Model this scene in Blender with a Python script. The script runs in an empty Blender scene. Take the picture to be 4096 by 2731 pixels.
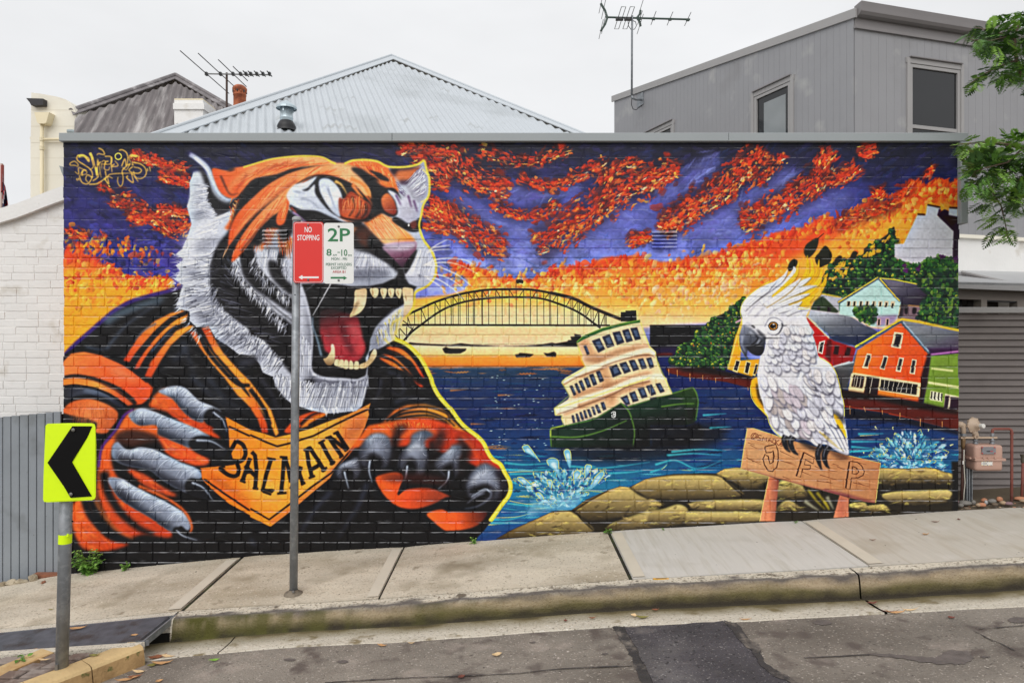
import bpy, bmesh, math, random
import numpy as np
from mathutils import Vector, Matrix, Euler

SC = bpy.context.scene
COL = SC.collection
random.seed(11)
R = math.radians
# ---------------------------------------------------------------- camera, sky, light, exposure
CAMZ, FPX = 1.6, 4096 * 24 / 36.0
cam_d = bpy.data.cameras.new('camera')
cam_d.lens, cam_d.sensor_width, cam_d.clip_start, cam_d.clip_end = 24.0, 36.0, .05, 2000
cam = bpy.data.objects.new('camera', cam_d)
COL.objects.link(cam)
cam.location = (0, 0, CAMZ)
cam.rotation_euler = (R(90), 0, 0)
SC.camera = cam

SUN_EL, SUN_AZ = R(40), R(196)          # high, behind the camera, hidden by cloud
W = bpy.data.worlds.new('World')
SC.world = W
W.use_nodes = True
nt = W.node_tree
nt.nodes.clear()


def N(tree, typ, **kw):
    n = tree.nodes.new(typ)
    for k, v in kw.items():
        if k.startswith('i_'):
            n.inputs[k[2:].replace('_', ' ')].default_value = v
        else:
            setattr(n, k, v)
    return n


L = nt.links.new
out = N(nt, 'ShaderNodeOutputWorld')
bg = N(nt, 'ShaderNodeBackground')
bg.inputs['Strength'].default_value = .1
sky = N(nt, 'ShaderNodeTexSky', sky_type='NISHITA', sun_disc=False, sun_elevation=SUN_EL, sun_rotation=SUN_AZ)
hs = N(nt, 'ShaderNodeHueSaturation')
hs.inputs['Saturation'].default_value = .25
tc = N(nt, 'ShaderNodeTexCoord')
sep = N(nt, 'ShaderNodeSeparateXYZ')
mr = N(nt, 'ShaderNodeMapRange')
mr.inputs['From Min'].default_value, mr.inputs['From Max'].default_value = 0.0, 1.0
mr.inputs['To Min'].default_value, mr.inputs['To Max'].default_value = 8.7, 10.6
nz = N(nt, 'ShaderNodeTexNoise')
nz.inputs['Scale'].default_value, nz.inputs['Detail'].default_value = 2.2, 5
mp = N(nt, 'ShaderNodeMapping')
mp.inputs['Scale'].default_value = (1, 1, 2.6)
mr2 = N(nt, 'ShaderNodeMapRange')
mr2.inputs['From Min'].default_value, mr2.inputs['From Max'].default_value = .3, .7
mr2.inputs['To Min'].default_value, mr2.inputs['To Max'].default_value = .9, 1.06
mul = N(nt, 'ShaderNodeMath', operation='MULTIPLY')
cc = N(nt, 'ShaderNodeVectorMath', operation='SCALE')
cc.inputs[0].default_value = (.985, .995, 1.012)
mix = N(nt, 'ShaderNodeMix', data_type='RGBA')
mix.inputs['Factor'].default_value = .93
L(tc.outputs['Generated'], sep.inputs[0])
L(sep.outputs['Z'], mr.inputs['Value'])
L(tc.outputs['Generated'], mp.inputs[0])
L(mp.outputs[0], nz.inputs['Vector'])
L(nz.outputs['Fac'], mr2.inputs['Value'])
L(mr.outputs[0], mul.inputs[0])
L(mr2.outputs[0], mul.inputs[1])
L(mul.outputs[0], cc.inputs['Scale'])
L(sky.outputs[0], hs.inputs['Color'])
L(hs.outputs[0], mix.inputs[6])
L(cc.outputs[0], mix.inputs[7])
L(mix.outputs[2], bg.inputs['Color'])
L(bg.outputs[0], out.inputs[0])

sun_d = bpy.data.lights.new('sun', 'SUN')
sun_d.energy, sun_d.angle, sun_d.color = 1.5, R(50), (1, .97, .94)
sun = bpy.data.objects.new('sun', sun_d)
COL.objects.link(sun)
_d = Vector((math.sin(SUN_AZ) * math.cos(SUN_EL), math.cos(SUN_AZ) * math.cos(SUN_EL), math.sin(SUN_EL)))
sun.rotation_euler = (-_d).to_track_quat('-Z', 'Y').to_euler()
sun.location = _d * 20
vs = SC.view_settings
vs.view_transform, vs.look, vs.exposure, vs.gamma, vs.use_curve_mapping = 'Standard', 'None', 0.0, 1.0, False
SC.cycles.max_bounces = 6
# ---------------------------------------------------------------- materials and mesh helpers
def srgb(c):
    return tuple(((v / 255) / 12.92 if v / 255 <= .04045 else ((v / 255 + .055) / 1.055) ** 2.4) for v in c)


MATS = {}


def mat(name, col, rough=.7, var=.12, scale=8.0, bump=0.0, bscale=60.0, metal=0.0, spots=None, spec=.5, stretch=(1, 1, 1), col2=None, c2fac=(.45, .6), rvar=0.0):
    """sRGB colour with world-space noise variation, optional second colour in blotches, fine relief"""
    if name in MATS:
        return MATS[name]
    m = bpy.data.materials.new(name)
    m.use_nodes = True
    t = m.node_tree
    b = t.nodes['Principled BSDF']
    lk = t.links.new
    geo = N(t, 'ShaderNodeNewGeometry')
    mpn = N(t, 'ShaderNodeMapping')
    mpn.inputs['Scale'].default_value = stretch
    lk(geo.outputs['Position'], mpn.inputs[0])
    n1 = N(t, 'ShaderNodeTexNoise')
    n1.inputs['Scale'].default_value, n1.inputs['Detail'].default_value = scale, 6
    lk(mpn.outputs[0], n1.inputs['Vector'])
    r = N(t, 'ShaderNodeMapRange')
    r.inputs['From Min'].default_value, r.inputs['From Max'].default_value = .3, .7
    r.inputs['To Min'].default_value, r.inputs['To Max'].default_value = 1 - var, 1 + var
    lk(n1.outputs['Fac'], r.inputs['Value'])
    cur = N(t, 'ShaderNodeRGB')
    cur.outputs[0].default_value = (*srgb(col), 1)
    last = cur.outputs[0]
    if col2 is not None:
        n2 = N(t, 'ShaderNodeTexNoise')
        n2.inputs['Scale'].default_value, n2.inputs['Detail'].default_value = scale * .45, 8
        n2.inputs['Roughness'].default_value = .65
        lk(mpn.outputs[0], n2.inputs['Vector'])
        r2 = N(t, 'ShaderNodeMapRange')
        r2.inputs['From Min'].default_value, r2.inputs['From Max'].default_value = c2fac
        lk(n2.outputs['Fac'], r2.inputs['Value'])
        mx = N(t, 'ShaderNodeMix', data_type='RGBA')
        mx.inputs[7].default_value = (*srgb(col2), 1)
        lk(r2.outputs[0], mx.inputs['Factor'])
        lk(last, mx.inputs[6])
        last = mx.outputs[2]
    for sp_ in ([] if spots is None else spots if isinstance(spots, list) else [spots]):      # (colour, scale, threshold[, softness]): grains, gum, stains
        v = N(t, 'ShaderNodeTexNoise')
        v.inputs['Scale'].default_value, v.inputs['Detail'].default_value = sp_[1], 3
        lk(geo.outputs['Position'], v.inputs['Vector'])
        r3 = N(t, 'ShaderNodeMapRange')
        r3.inputs['From Min'].default_value, r3.inputs['From Max'].default_value = sp_[2], sp_[2] + (sp_[3] if len(sp_) > 3 else .08)
        lk(v.outputs['Fac'], r3.inputs['Value'])
        mx = N(t, 'ShaderNodeMix', data_type='RGBA')
        mx.inputs[7].default_value = (*srgb(sp_[0]), 1)
        lk(r3.outputs[0], mx.inputs['Factor'])
        lk(last, mx.inputs[6])
        last = mx.outputs[2]
    sc = N(t, 'ShaderNodeVectorMath', operation='SCALE')
    lk(last, sc.inputs[0])
    lk(r.outputs[0], sc.inputs['Scale'])
    lk(sc.outputs[0], b.inputs['Base Color'])
    b.inputs['Roughness'].default_value = rough
    b.inputs['Metallic'].default_value = metal
    b.inputs['Specular IOR Level'].default_value = spec
    if bump:
        n3 = N(t, 'ShaderNodeTexNoise')
        n3.inputs['Scale'].default_value, n3.inputs['Detail'].default_value = bscale, 5
        lk(mpn.outputs[0], n3.inputs['Vector'])
        bp = N(t, 'ShaderNodeBump')
        bp.inputs['Strength'].default_value, bp.inputs['Distance'].default_value = min(1, bump), .012
        lk(n3.outputs['Fac'], bp.inputs['Height'])
        lk(bp.outputs[0], b.inputs['Normal'])
    MATS[name] = m
    return m


def glass(name, col, rough=.05):
    m = mat(name, col, rough, .1, 2)
    m.node_tree.nodes['Principled BSDF'].inputs['Coat Weight'].default_value = .1
    return m


class MB:
    def __init__(s):
        s.v, s.f, s.mi = [], [], []

    def add(s, vs, fs, mi=0):
        o = len(s.v)
        s.v += [tuple(q) for q in vs]
        s.f += [tuple(i + o for i in f) for f in fs]
        s.mi += [mi] * len(fs)
        return s

    def box(s, a, b, mi=0):
        (x0, y0, z0), (x1, y1, z1) = a, b
        return s.add([(x0, y0, z0), (x1, y0, z0), (x1, y1, z0), (x0, y1, z0), (x0, y0, z1), (x1, y0, z1), (x1, y1, z1), (x0, y1, z1)],
                     [(0, 3, 2, 1), (4, 5, 6, 7), (0, 1, 5, 4), (1, 2, 6, 5), (2, 3, 7, 6), (3, 0, 4, 7)], mi)

    def bevbox(s, a, b, w=.006, mi=0):
        """box with its front (-Y) edges chamfered"""
        (x0, y0, z0), (x1, y1, z1) = a, b
        return s.add([(x0, y1, z0), (x1, y1, z0), (x1, y1, z1), (x0, y1, z1), (x0, y0 + w, z0), (x1, y0 + w, z0), (x1, y0 + w, z1), (x0, y0 + w, z1), (x0 + w, y0, z0 + w), (x1 - w, y0, z0 + w), (x1 - w, y0, z1 - w), (x0 + w, y0, z1 - w)],
                     [(0, 3, 2, 1), (8, 9, 10, 11), (4, 5, 9, 8), (5, 6, 10, 9), (6, 7, 11, 10), (7, 4, 8, 11), (0, 1, 5, 4), (1, 2, 6, 5), (2, 3, 7, 6), (3, 0, 4, 7)], mi)

    def prism(s, pts, d, mi=0):
        """closed 3-D outline extruded by vector d"""
        n = len(pts)
        p = [Vector(q) for q in pts]
        d = Vector(d)
        return s.add(p + [q + d for q in p], [tuple(range(n)), tuple(range(2 * n - 1, n - 1, -1))] + [(i, i + n, (i + 1) % n + n, (i + 1) % n) for i in range(n)], mi)

    def tube(s, path, r, n=8, cap=True, mi=0):
        P = [Vector(p) for p in path]
        rr = r if isinstance(r, (list, tuple)) else [r] * len(P)
        o = len(s.v)
        up = None
        for i, p in enumerate(P):
            d = (P[min(i + 1, len(P) - 1)] - P[max(i - 1, 0)]).normalized()
            if up is None:
                up = d.orthogonal().normalized()
            up = (up - d * up.dot(d)).normalized()
            sd = d.cross(up)
            for k in range(n):
                a = 2 * math.pi * k / n
                s.v.append(tuple(p + (up * math.cos(a) + sd * math.sin(a)) * rr[i]))
        for i in range(len(P) - 1):
            for k in range(n):
                a, b = o + i * n + k, o + i * n + (k + 1) % n
                s.f.append((a, b, b + n, a + n))
                s.mi.append(mi)
        if cap:
            s.f += [tuple(o + k for k in range(n))[::-1], tuple(o + (len(P) - 1) * n + k for k in range(n))]
            s.mi += [mi, mi]
        return s

    def lathe(s, c, prof, axis=(0, 0, 1), n=20, mi=0):
        """profile of (radius, height) about an axis through c"""
        ax = Vector(axis).normalized()
        u = ax.orthogonal().normalized()
        w = ax.cross(u)
        o = len(s.v)
        c = Vector(c)
        for r, h in prof:
            for k in range(n):
                a = 2 * math.pi * k / n
                s.v.append(tuple(c + ax * h + (u * math.cos(a) + w * math.sin(a)) * max(r, 1e-4)))
        for i in range(len(prof) - 1):
            for k in range(n):
                a, b = o + i * n + k, o + i * n + (k + 1) % n
                s.f.append((a, b, b + n, a + n))
                s.mi.append(mi)
        return s

    def mesh(s, name, mats, smooth=False):
        me = bpy.data.meshes.new(name)
        me.from_pydata(s.v, [], s.f)
        for m in (mats if isinstance(mats, (list, tuple)) else [mats]):
            me.materials.append(m)
        if any(s.mi):
            me.polygons.foreach_set('material_index', s.mi)
        if smooth:
            me.polygons.foreach_set('use_smooth', [True] * len(me.polygons))
        me.update()
        return me

    def build(s, name, mats, parent=None, smooth=False, loc=None):
        """loc = world point that becomes the object's origin"""
        if loc is not None:
            o3 = Vector(loc)
            s.v = [tuple(Vector(v) - o3) for v in s.v]
        me = s.mesh(name, mats, smooth)
        o = bpy.data.objects.new(name, me)
        COL.objects.link(o)
        if loc is not None:
            o.location = loc
        if parent:
            put(o, parent)
        return o


def put(o, parent):
    """parent without moving (parents are unrotated here unless posed later)"""
    w = o.matrix_basis.copy()
    o.parent = parent
    o.matrix_parent_inverse = parent_world(parent).inverted()
    o.matrix_basis = w


def parent_world(p):
    return parent_world(p.parent) @ p.matrix_parent_inverse @ p.matrix_basis if p.parent else p.matrix_basis.copy()


def tag(o, label, cat, group=None):
    o['label'], o['category'] = label, cat
    if group:
        o['group'] = group
    return o


def thing(name, label, cat, loc=(0, 0, 0), group=None):
    o = bpy.data.objects.new(name, None)
    o.empty_display_size = .1
    COL.objects.link(o)
    o.location = loc
    return tag(o, label, cat, group)


def struct(o):
    o['kind'] = 'structure'
    return o


def at(px, py, Y):
    """point on the view ray through photo position (px, py) at depth Y"""
    return Vector(((px - 2048) / FPX * Y, Y, CAMZ - (py - 1365.5) / FPX * Y))


def ray_plane(px, py, o, n):
    d = Vector(((px - 2048) / FPX, 1, -(py - 1365.5) / FPX))
    c = Vector((0, 0, CAMZ))
    return c + d * ((Vector(o) - c).dot(n) / d.dot(n))


def text(body, cx, cz, w, h, y, m, parent, bold=0.0, depth=.0012, name='lettering'):
    """flat lettering facing -Y, fitted to a w x h box centred on (cx, cz)"""
    cu = bpy.data.curves.new('t', 'FONT')
    cu.body, cu.align_x, cu.offset, cu.resolution_u = body, 'LEFT', bold, 3
    cu.extrude = .01
    o = bpy.data.objects.new('t', cu)
    COL.objects.link(o)
    bpy.context.view_layer.update()
    me = bpy.data.meshes.new_from_object(o.evaluated_get(bpy.context.evaluated_depsgraph_get()))
    bpy.data.objects.remove(o)
    bpy.data.curves.remove(cu)
    a = np.zeros(len(me.vertices) * 3, np.float32)
    me.vertices.foreach_get('co', a)
    a = a.reshape(-1, 3)
    mn, mx = a.min(0), a.max(0)
    q = np.empty_like(a)
    q[:, 0] = cx + ((a[:, 0] - mn[0]) / (mx[0] - mn[0]) - .5) * w
    q[:, 2] = cz + ((a[:, 1] - mn[1]) / (mx[1] - mn[1]) - .5) * h
    q[:, 1] = y - (a[:, 2] - mn[2]) / (mx[2] - mn[2]) * depth
    me.vertices.foreach_set('co', q.ravel())
    me.materials.clear()
    me.materials.append(m)
    me.update()
    ob = bpy.data.objects.new(name, me)
    me.name = name
    COL.objects.link(ob)
    put(ob, parent)
    return ob


def rrect(x0, x1, z0, z1, r, y, n=5):
    p = []
    for cx, cz, a0 in ((x1 - r, z1 - r, 0), (x0 + r, z1 - r, 90), (x0 + r, z0 + r, 180), (x1 - r, z0 + r, 270)):
        for k in range(n):
            a = R(a0 + 90 * k / (n - 1))
            p.append((cx + r * math.cos(a), y, cz + r * math.sin(a)))
    return p


def inpoly(x, y, P):
    c = False
    for i in range(len(P)):
        (x0, y0), (x1, y1) = P[i], P[i - 1]
        if (y0 > y) != (y1 > y) and x < (x1 - x0) * (y - y0) / (y1 - y0) + x0:
            c = not c
    return c


# ---------------------------------------------------------------- the lie of the land
D = 6.18                                     # depth of the painted wall
UW = D / FPX
_gx = [(p - 2048) * UW for p in (-2600, 0, 285, 1000, 1616, 2433, 3205, 3848, 4096, 6800)]
_gz = [-1.02, -.608, -.503, -.341, -.257, -.116, -.019, .069, .1, .42]


def zw(x):
    return float(np.interp(x, _gx, _gz))


def zfoot(x, y):
    return zw(x) - .025 * (D - y)


YJ, YK, YG = 5.02, 4.86, 4.55                # footpath edge, kerb edge, gutter edge


def zinv(x):
    """invert of the gutter at the kerb"""
    return zfoot(x, YK) - float(np.interp(x, [-2.4, -1.5, .5, 2.5], [.155, .13, .15, .17]))


def zroad(x, y):
    return zinv(x) + .012 + .03 * min(max(YG - y, 0), 3.2) - .03 * max(YG - 3.2 - y, 0) * .6


def on(fn, px, py, y0=2.0, y1=9.0):
    """where the view ray meets a height field"""
    for _ in range(50):
        ym = (y0 + y1) / 2
        p = at(px, py, ym)
        if p.z > fn(p.x, p.y):
            y0 = ym
        else:
            y1 = ym
    return at(px, py, (y0 + y1) / 2)


XS = sorted(set([-9, -7, -5.5, 9, 7, 5.5] + [round(x, 3) for x in np.arange(-4.8, 5.01, .2)]))
# ---------------------------------------------------------------- the painted mural (flat paint on the brick wall)
# A small numpy painter: splines, soft spray edges, brush dabs and fur strands.
S = 0.6
MX0, MY0 = 230.0, 556.0
MW, MH = int(3640 * S), int(1780 * S)
RNG = np.random.default_rng(7)
CAN = np.zeros((MH, MW, 3), np.float32)
TILES = {'H': (650.0, 560.0, .81417), 'K': (650.0, 560.0, 1.12), 'L': (240.0, 1440.0, 1.12), 'Z': (0.0, 0.0, 1.0)}
for _r, _y in zip('ABCD', (520, 1000, 1480, 1900)):
    for _c, _x in zip('12345', (200, 1000, 1800, 2600, 3296)):
        TILES[_r + _c] = (_x, _y, 2.94)
CLIP = [None]


def pp(s):
    """wall sketch coordinates -> canvas pixels"""
    if not isinstance(s, str):
        return np.asarray(s, float)
    out = []
    t = TILES['Z']
    for k in s.split():
        if k in TILES:
            t = TILES[k]
            continue
        x, y = k.split(',')
        out.append(((t[0] + float(x) / t[2] - MX0) * S, (t[1] + float(y) / t[2] - MY0) * S))
    return np.array(out)


def spline(p, closed=False, n=7):
    p = np.asarray(p, float)
    m = len(p)
    if m < 3:
        tt = np.linspace(0, 1, 12)[:, None]
        return p[0] * (1 - tt) + p[-1] * tt
    if closed:
        q = np.vstack([p[-1:], p, p[:2]])
        segs = m
    else:
        q = np.vstack([2 * p[:1] - p[1:2], p, 2 * p[-1:] - p[-2:-1]])
        segs = m - 1
    t = np.linspace(0, 1, n, endpoint=False)[:, None]
    out = []
    for i in range(segs):
        a, b, c, d = q[i], q[i + 1], q[i + 2], q[i + 3]
        out.append(.5 * ((2 * b) + (c - a) * t + (2 * a - 5 * b + 4 * c - d) * t ** 2 + (-a + 3 * b - 3 * c + d) * t ** 3))
    if not closed:
        out.append(p[-1:])
    return np.vstack(out)


def rast(p, pad=0):
    x0 = max(int(np.floor(p[:, 0].min())) - pad - 1, 0)
    x1 = min(int(np.ceil(p[:, 0].max())) + pad + 2, MW)
    y0 = max(int(np.floor(p[:, 1].min())) - pad - 1, 0)
    y1 = min(int(np.ceil(p[:, 1].max())) + pad + 2, MH)
    if x1 <= x0 or y1 <= y0:
        return None
    w = x1 - x0
    m = np.zeros((y1 - y0, w + 2), np.float32)
    ax, ay = p[:, 0], p[:, 1]
    bx, by = np.roll(ax, -1), np.roll(ay, -1)
    SS = 3
    for r in range(y1 - y0):
        for k in range(SS):
            y = y0 + r + (k + .5) / SS
            c = (ay <= y) != (by <= y)
            if not c.any():
                continue
            xs = ax[c] + (y - ay[c]) * (bx[c] - ax[c]) / (by[c] - ay[c])
            xs = np.clip(np.sort(xs) - x0, 0, w)
            for j in range(0, len(xs) - 1, 2):
                a, b = xs[j], xs[j + 1]
                ia, ib = int(a), int(b)
                if ia == ib:
                    m[r, ia] += (b - a) / SS
                else:
                    m[r, ia] += (1 - a + ia) / SS
                    m[r, ia + 1:ib] += 1 / SS
                    m[r, ib] += (b - ib) / SS
    return y0, y1, x0, x1, np.clip(m[:, :w], 0, 1)


def blur(m, r):
    r = int(round(r))
    if r < 1:
        return m
    for ax in (0, 1):
        for _ in range(2):
            q = np.pad(m, [(r + 1, r) if a == ax else (0, 0) for a in (0, 1)], mode='edge')
            cs = np.cumsum(q, axis=ax, dtype=np.float64)
            k = 2 * r + 1
            m = ((cs[k:] - cs[:-k]) if ax == 0 else (cs[:, k:] - cs[:, :-k])) / k
    return m.astype(np.float32)


def G(s, *cols):
    p = pp(s)
    a, b = p[0], p[-1]
    d = b - a
    L = (d * d).sum()
    cols = np.array(cols, np.float32)

    def f(X, Y):
        t = np.clip(((X - a[0]) * d[0] + (Y - a[1]) * d[1]) / L, 0, 1) * (len(cols) - 1)
        i = np.minimum(t.astype(int), len(cols) - 2)
        u = (t - i)[..., None]
        return cols[i] * (1 - u) + cols[i + 1] * u
    return f


def blend(y0, y1, x0, x1, m, col, a=1.0):
    m = m * a
    if CLIP[0] is not None:
        m = m * CLIP[0][y0:y1, x0:x1]
    if callable(col):
        Y, X = np.mgrid[y0:y1, x0:x1]
        col = col(X, Y)
    c = CAN[y0:y1, x0:x1]
    c += (np.asarray(col, np.float32) - c) * m[..., None]


def fill(s, col, soft=1.0, sm=1, a=1.0):
    """soft = edge softness in sketch pixels"""
    p = pp(s)
    if sm:
        p = spline(p, True)
    r = soft * S
    t = rast(p, int(r * 2) + 1)
    if t is None:
        return
    y0, y1, x0, x1, m = t
    blend(y0, y1, x0, x1, blur(m, r), col, a)


def outline(p, w0, w1=None, wm=None):
    w1 = w0 if w1 is None else w1
    d = np.gradient(p, axis=0)
    d /= np.maximum(np.hypot(d[:, 0], d[:, 1]), 1e-6)[:, None]
    nrm = np.stack([-d[:, 1], d[:, 0]], 1)
    t = np.linspace(0, 1, len(p))
    w = w0 + (w1 - w0) * t if wm is None else np.interp(t, [0, .5, 1], [w0, wm, w1])
    w = (w * S * .5)[:, None]
    return np.vstack([p + nrm * w, (p - nrm * w)[::-1]])


def stroke(s, col, w0, w1=None, soft=.8, a=1.0, sm=1, wm=None):
    p = pp(s)
    if sm:
        p = spline(p)
    fill(outline(p, w0, w1, wm), col, soft, 0, a)


def many(s, col, w0, w1=None, soft=.8, a=1.0, sm=1, wm=None):
    for q in s.split(';'):
        stroke(q, col, w0, w1, soft, a, sm, wm)


def fills(s, col, soft=1.0, sm=1, a=1.0):
    for q in s.split(';'):
        fill(q, col, soft, sm, a)


def strand(p, q, w0, w1, col, a=1.0, bend=0.0):
    """one hair: a tapered capsule, w in canvas px"""
    d = q - p
    L = float(np.hypot(*d))
    if L < .5:
        return
    pad = max(w0, w1) + 1.5 + abs(bend)
    x0 = max(int(min(p[0], q[0]) - pad), 0)
    x1 = min(int(max(p[0], q[0]) + pad) + 2, MW)
    y0 = max(int(min(p[1], q[1]) - pad), 0)
    y1 = min(int(max(p[1], q[1]) + pad) + 2, MH)
    if x1 <= x0 or y1 <= y0:
        return
    Y, X = np.ogrid[y0:y1, x0:x1]
    ux, uy = d / L
    u = ((X - p[0]) * ux + (Y - p[1]) * uy) / L
    v = -(X - p[0]) * uy + (Y - p[1]) * ux
    if bend:
        v = v - bend * 4 * u * (1 - u)
    w = w0 + (w1 - w0) * np.clip(u, 0, 1)
    over = np.maximum(np.maximum(-u, u - 1), 0) * L
    m = np.clip(w * .5 - np.hypot(v, over) + .5, 0, 1) * np.clip(w + .3, 0, 1)
    blend(y0, y1, x0, x1, m.astype(np.float32), col, a)


def fur(root, tip, n, w, cols, frac=(.35, .8), a=.8, u=(0, 1), jit=4.0, bend=2.0):
    """hairs flowing from the root line to the tip line"""
    R = spline(pp(root), n=14)
    T = spline(pp(tip), n=14)

    def at(P, t):
        d = np.r_[0, np.cumsum(np.hypot(*np.diff(P, axis=0).T))]
        return np.array([np.interp(t * d[-1], d, P[:, 0]), np.interp(t * d[-1], d, P[:, 1])])
    cols = np.array(cols, np.float32)
    for _ in range(int(n)):
        t = RNG.random()
        f = RNG.uniform(*frac)
        s0 = RNG.uniform(u[0], max(u[0], u[1] - f))
        a0, b0 = at(R, t), at(T, np.clip(t + RNG.normal(0, .015), 0, 1))
        j = RNG.normal(0, jit * S, 2)
        p = a0 + (b0 - a0) * s0 + j
        q = a0 + (b0 - a0) * min(s0 + f, 1.08) + j + RNG.normal(0, jit * S * .8, 2)
        c = cols[RNG.integers(len(cols))] * RNG.uniform(.88, 1.1)
        strand(p, q, w * S * RNG.uniform(.6, 1.3), .2, np.clip(c, 0, 255), a * RNG.uniform(.6, 1), RNG.normal(0, bend * S))


NZ = np.random.default_rng(3).random((64,)).astype(np.float32)


def dab(x, y, ang, l, w, col, a=1.0, hard=1.0):
    """one flat brush mark (canvas px): an oval with bristle streaks"""
    r = max(l, w) + 2
    x0, x1 = max(int(x - r), 0), min(int(x + r) + 2, MW)
    y0, y1 = max(int(y - r), 0), min(int(y + r) + 2, MH)
    if x1 <= x0 or y1 <= y0:
        return
    Y, X = np.ogrid[y0:y1, x0:x1]
    c, s = np.cos(ang), np.sin(ang)
    u = (X - x) * c + (Y - y) * s
    v = -(X - x) * s + (Y - y) * c
    k = NZ[((v * 1.1 + x * 3.1).astype(int)) % 64]
    d = ((np.abs(u) / (l * (.7 + .45 * k))) ** 2.7 + (np.abs(v + .22 * w * np.sin(u * 1.9 / w + x)) / w) ** 2.7) ** .37
    m = np.clip((1 - d) * w * hard + .3, 0, 1)
    sh = 1 + .13 * (v / w) * -1
    blend(y0, y1, x0, x1, (m * (.75 + .25 * k)).astype(np.float32), np.clip(np.asarray(col, np.float32) * sh[..., None], 0, 255), a)


def dabs(path, half, n, cols, l=(9, 22), w=(4, 9), ang=None, spread=.35, a=.95, wts=None, off=0.0, hard=1.0):
    P = spline(pp(path), n=12)
    d = np.r_[0, np.cumsum(np.hypot(*np.diff(P, axis=0).T))]
    cols = np.array(cols, np.float32)
    for _ in range(int(n)):
        t = RNG.random() * d[-1]
        i = min(np.searchsorted(d, t), len(P) - 1)
        i = max(i, 1)
        dr = P[i] - P[i - 1]
        an = np.arctan2(dr[1], dr[0]) if ang is None else ang
        x = np.interp(t, d, P[:, 0])
        y = np.interp(t, d, P[:, 1])
        nx, ny = -np.sin(an), np.cos(an)
        o = np.clip(RNG.normal(off, .5), -1.2, 1.2) * half * S
        c = cols[RNG.choice(len(cols), p=wts)] * RNG.uniform(.85, 1.1)
        dab(x + nx * o if ang is None else x + RNG.normal(0, .5) * half * S, y + ny * o if ang is None else y + o, an + RNG.normal(0, spread),
            (l[0] + (l[1] * 1.35 - l[0]) * RNG.random() ** 2) * S, (w[0] + (w[1] * 1.35 - w[0]) * RNG.random() ** 2) * S, np.clip(c, 0, 255), a * RNG.uniform(.6, 1), hard * RNG.choice([.25, .6, 1]))


def fullmask(s, sm=1, soft=1.0):
    p = pp(s)
    if sm:
        p = spline(p, True)
    t = rast(p, int(soft * S * 2) + 1)
    M = np.zeros((MH, MW), np.float32)
    if t:
        y0, y1, x0, x1, m = t
        M[y0:y1, x0:x1] = blur(m, soft * S)
    return M


def vnoise(cell, seed):
    r = np.random.default_rng(seed)
    gh, gw = int(MH / cell) + 3, int(MW / cell) + 3
    g = r.random((gh, gw)).astype(np.float32)
    y = np.arange(MH) / cell
    x = np.arange(MW) / cell
    iy, ix = y.astype(int), x.astype(int)
    fy, fx = (y - iy)[:, None], (x - ix)[None]
    fy, fx = fy * fy * (3 - 2 * fy), fx * fx * (3 - 2 * fx)
    a = g[iy][:, ix] * (1 - fx) + g[iy][:, ix + 1] * fx
    b = g[iy + 1][:, ix] * (1 - fx) + g[iy + 1][:, ix + 1] * fx
    return a * (1 - fy) + b * fy


def inmask(M, n, seed=None):
    ys, xs = np.nonzero(M > .5)
    if len(ys) == 0:
        return []
    k = RNG.integers(len(ys), size=int(n))
    return list(zip(xs[k] + RNG.random(int(n)), ys[k] + RNG.random(int(n))))
BLK = (17, 16, 21)
# ---- sky ground coat
_Y, _X = np.mgrid[0:MH, 0:MW].astype(np.float32)
_PX, _PY = _X / S + MX0, _Y / S + MY0
_t = np.clip((_PY - 560) / 500, 0, 1)
_rt = np.clip((_PX - 700) / 1100, 0, 1)
_sky = np.stack([np.interp(_t, [0, .25, .55, .85, 1], [27, 48, 72, 104, 128]), np.interp(_t, [0, .25, .55, .85, 1], [27, 46, 74, 112, 136]), np.interp(_t, [0, .25, .55, .85, 1], [58, 96, 146, 184, 198])], -1)
_skyl = np.stack([np.interp(_t, [0, .3, 1], [22, 28, 62]), np.interp(_t, [0, .3, 1], [26, 30, 52]), np.interp(_t, [0, .3, 1], [62, 78, 128])], -1)
_r2 = np.clip((_PX - 3250) / 450, 0, 1)[..., None]
CAN[:] = _skyl * (1 - _rt[..., None]) + _sky * _rt[..., None]
CAN[:] = CAN * (1 - .75 * _r2) + _skyl * .75 * _r2
CAN *= ((0.72 + .42 * vnoise(30, 1) + .22 * vnoise(9, 2)) * np.clip(.68 + (_PY - 560) / 620, .5, 1.04))[..., None]
# loose violet and navy strokes that follow the sweep of the clouds
for _ in range(1500):
    x, y = RNG.uniform(0, MW), RNG.uniform(0, 330)
    px = x / S + MX0
    ang = np.interp(px, [250, 1700, 2150, 2500, 3000, 3830], [.35, .55, .0, -.35, -.62, -.4]) + RNG.normal(0, .3)
    base = CAN[int(min(y, MH - 1)), int(min(x, MW - 1))]
    k = RNG.random()
    col = base * RNG.uniform(.6, .9) if k < .4 else (base * .8 + np.array((96, 84, 170)) * .3 if k < .8 else base * .6 + np.array((40, 80, 150)) * .4)
    dab(x, y, ang, RNG.uniform(14, 42) * S, RNG.uniform(4, 10) * S, col, RNG.uniform(.25, .6))
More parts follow.
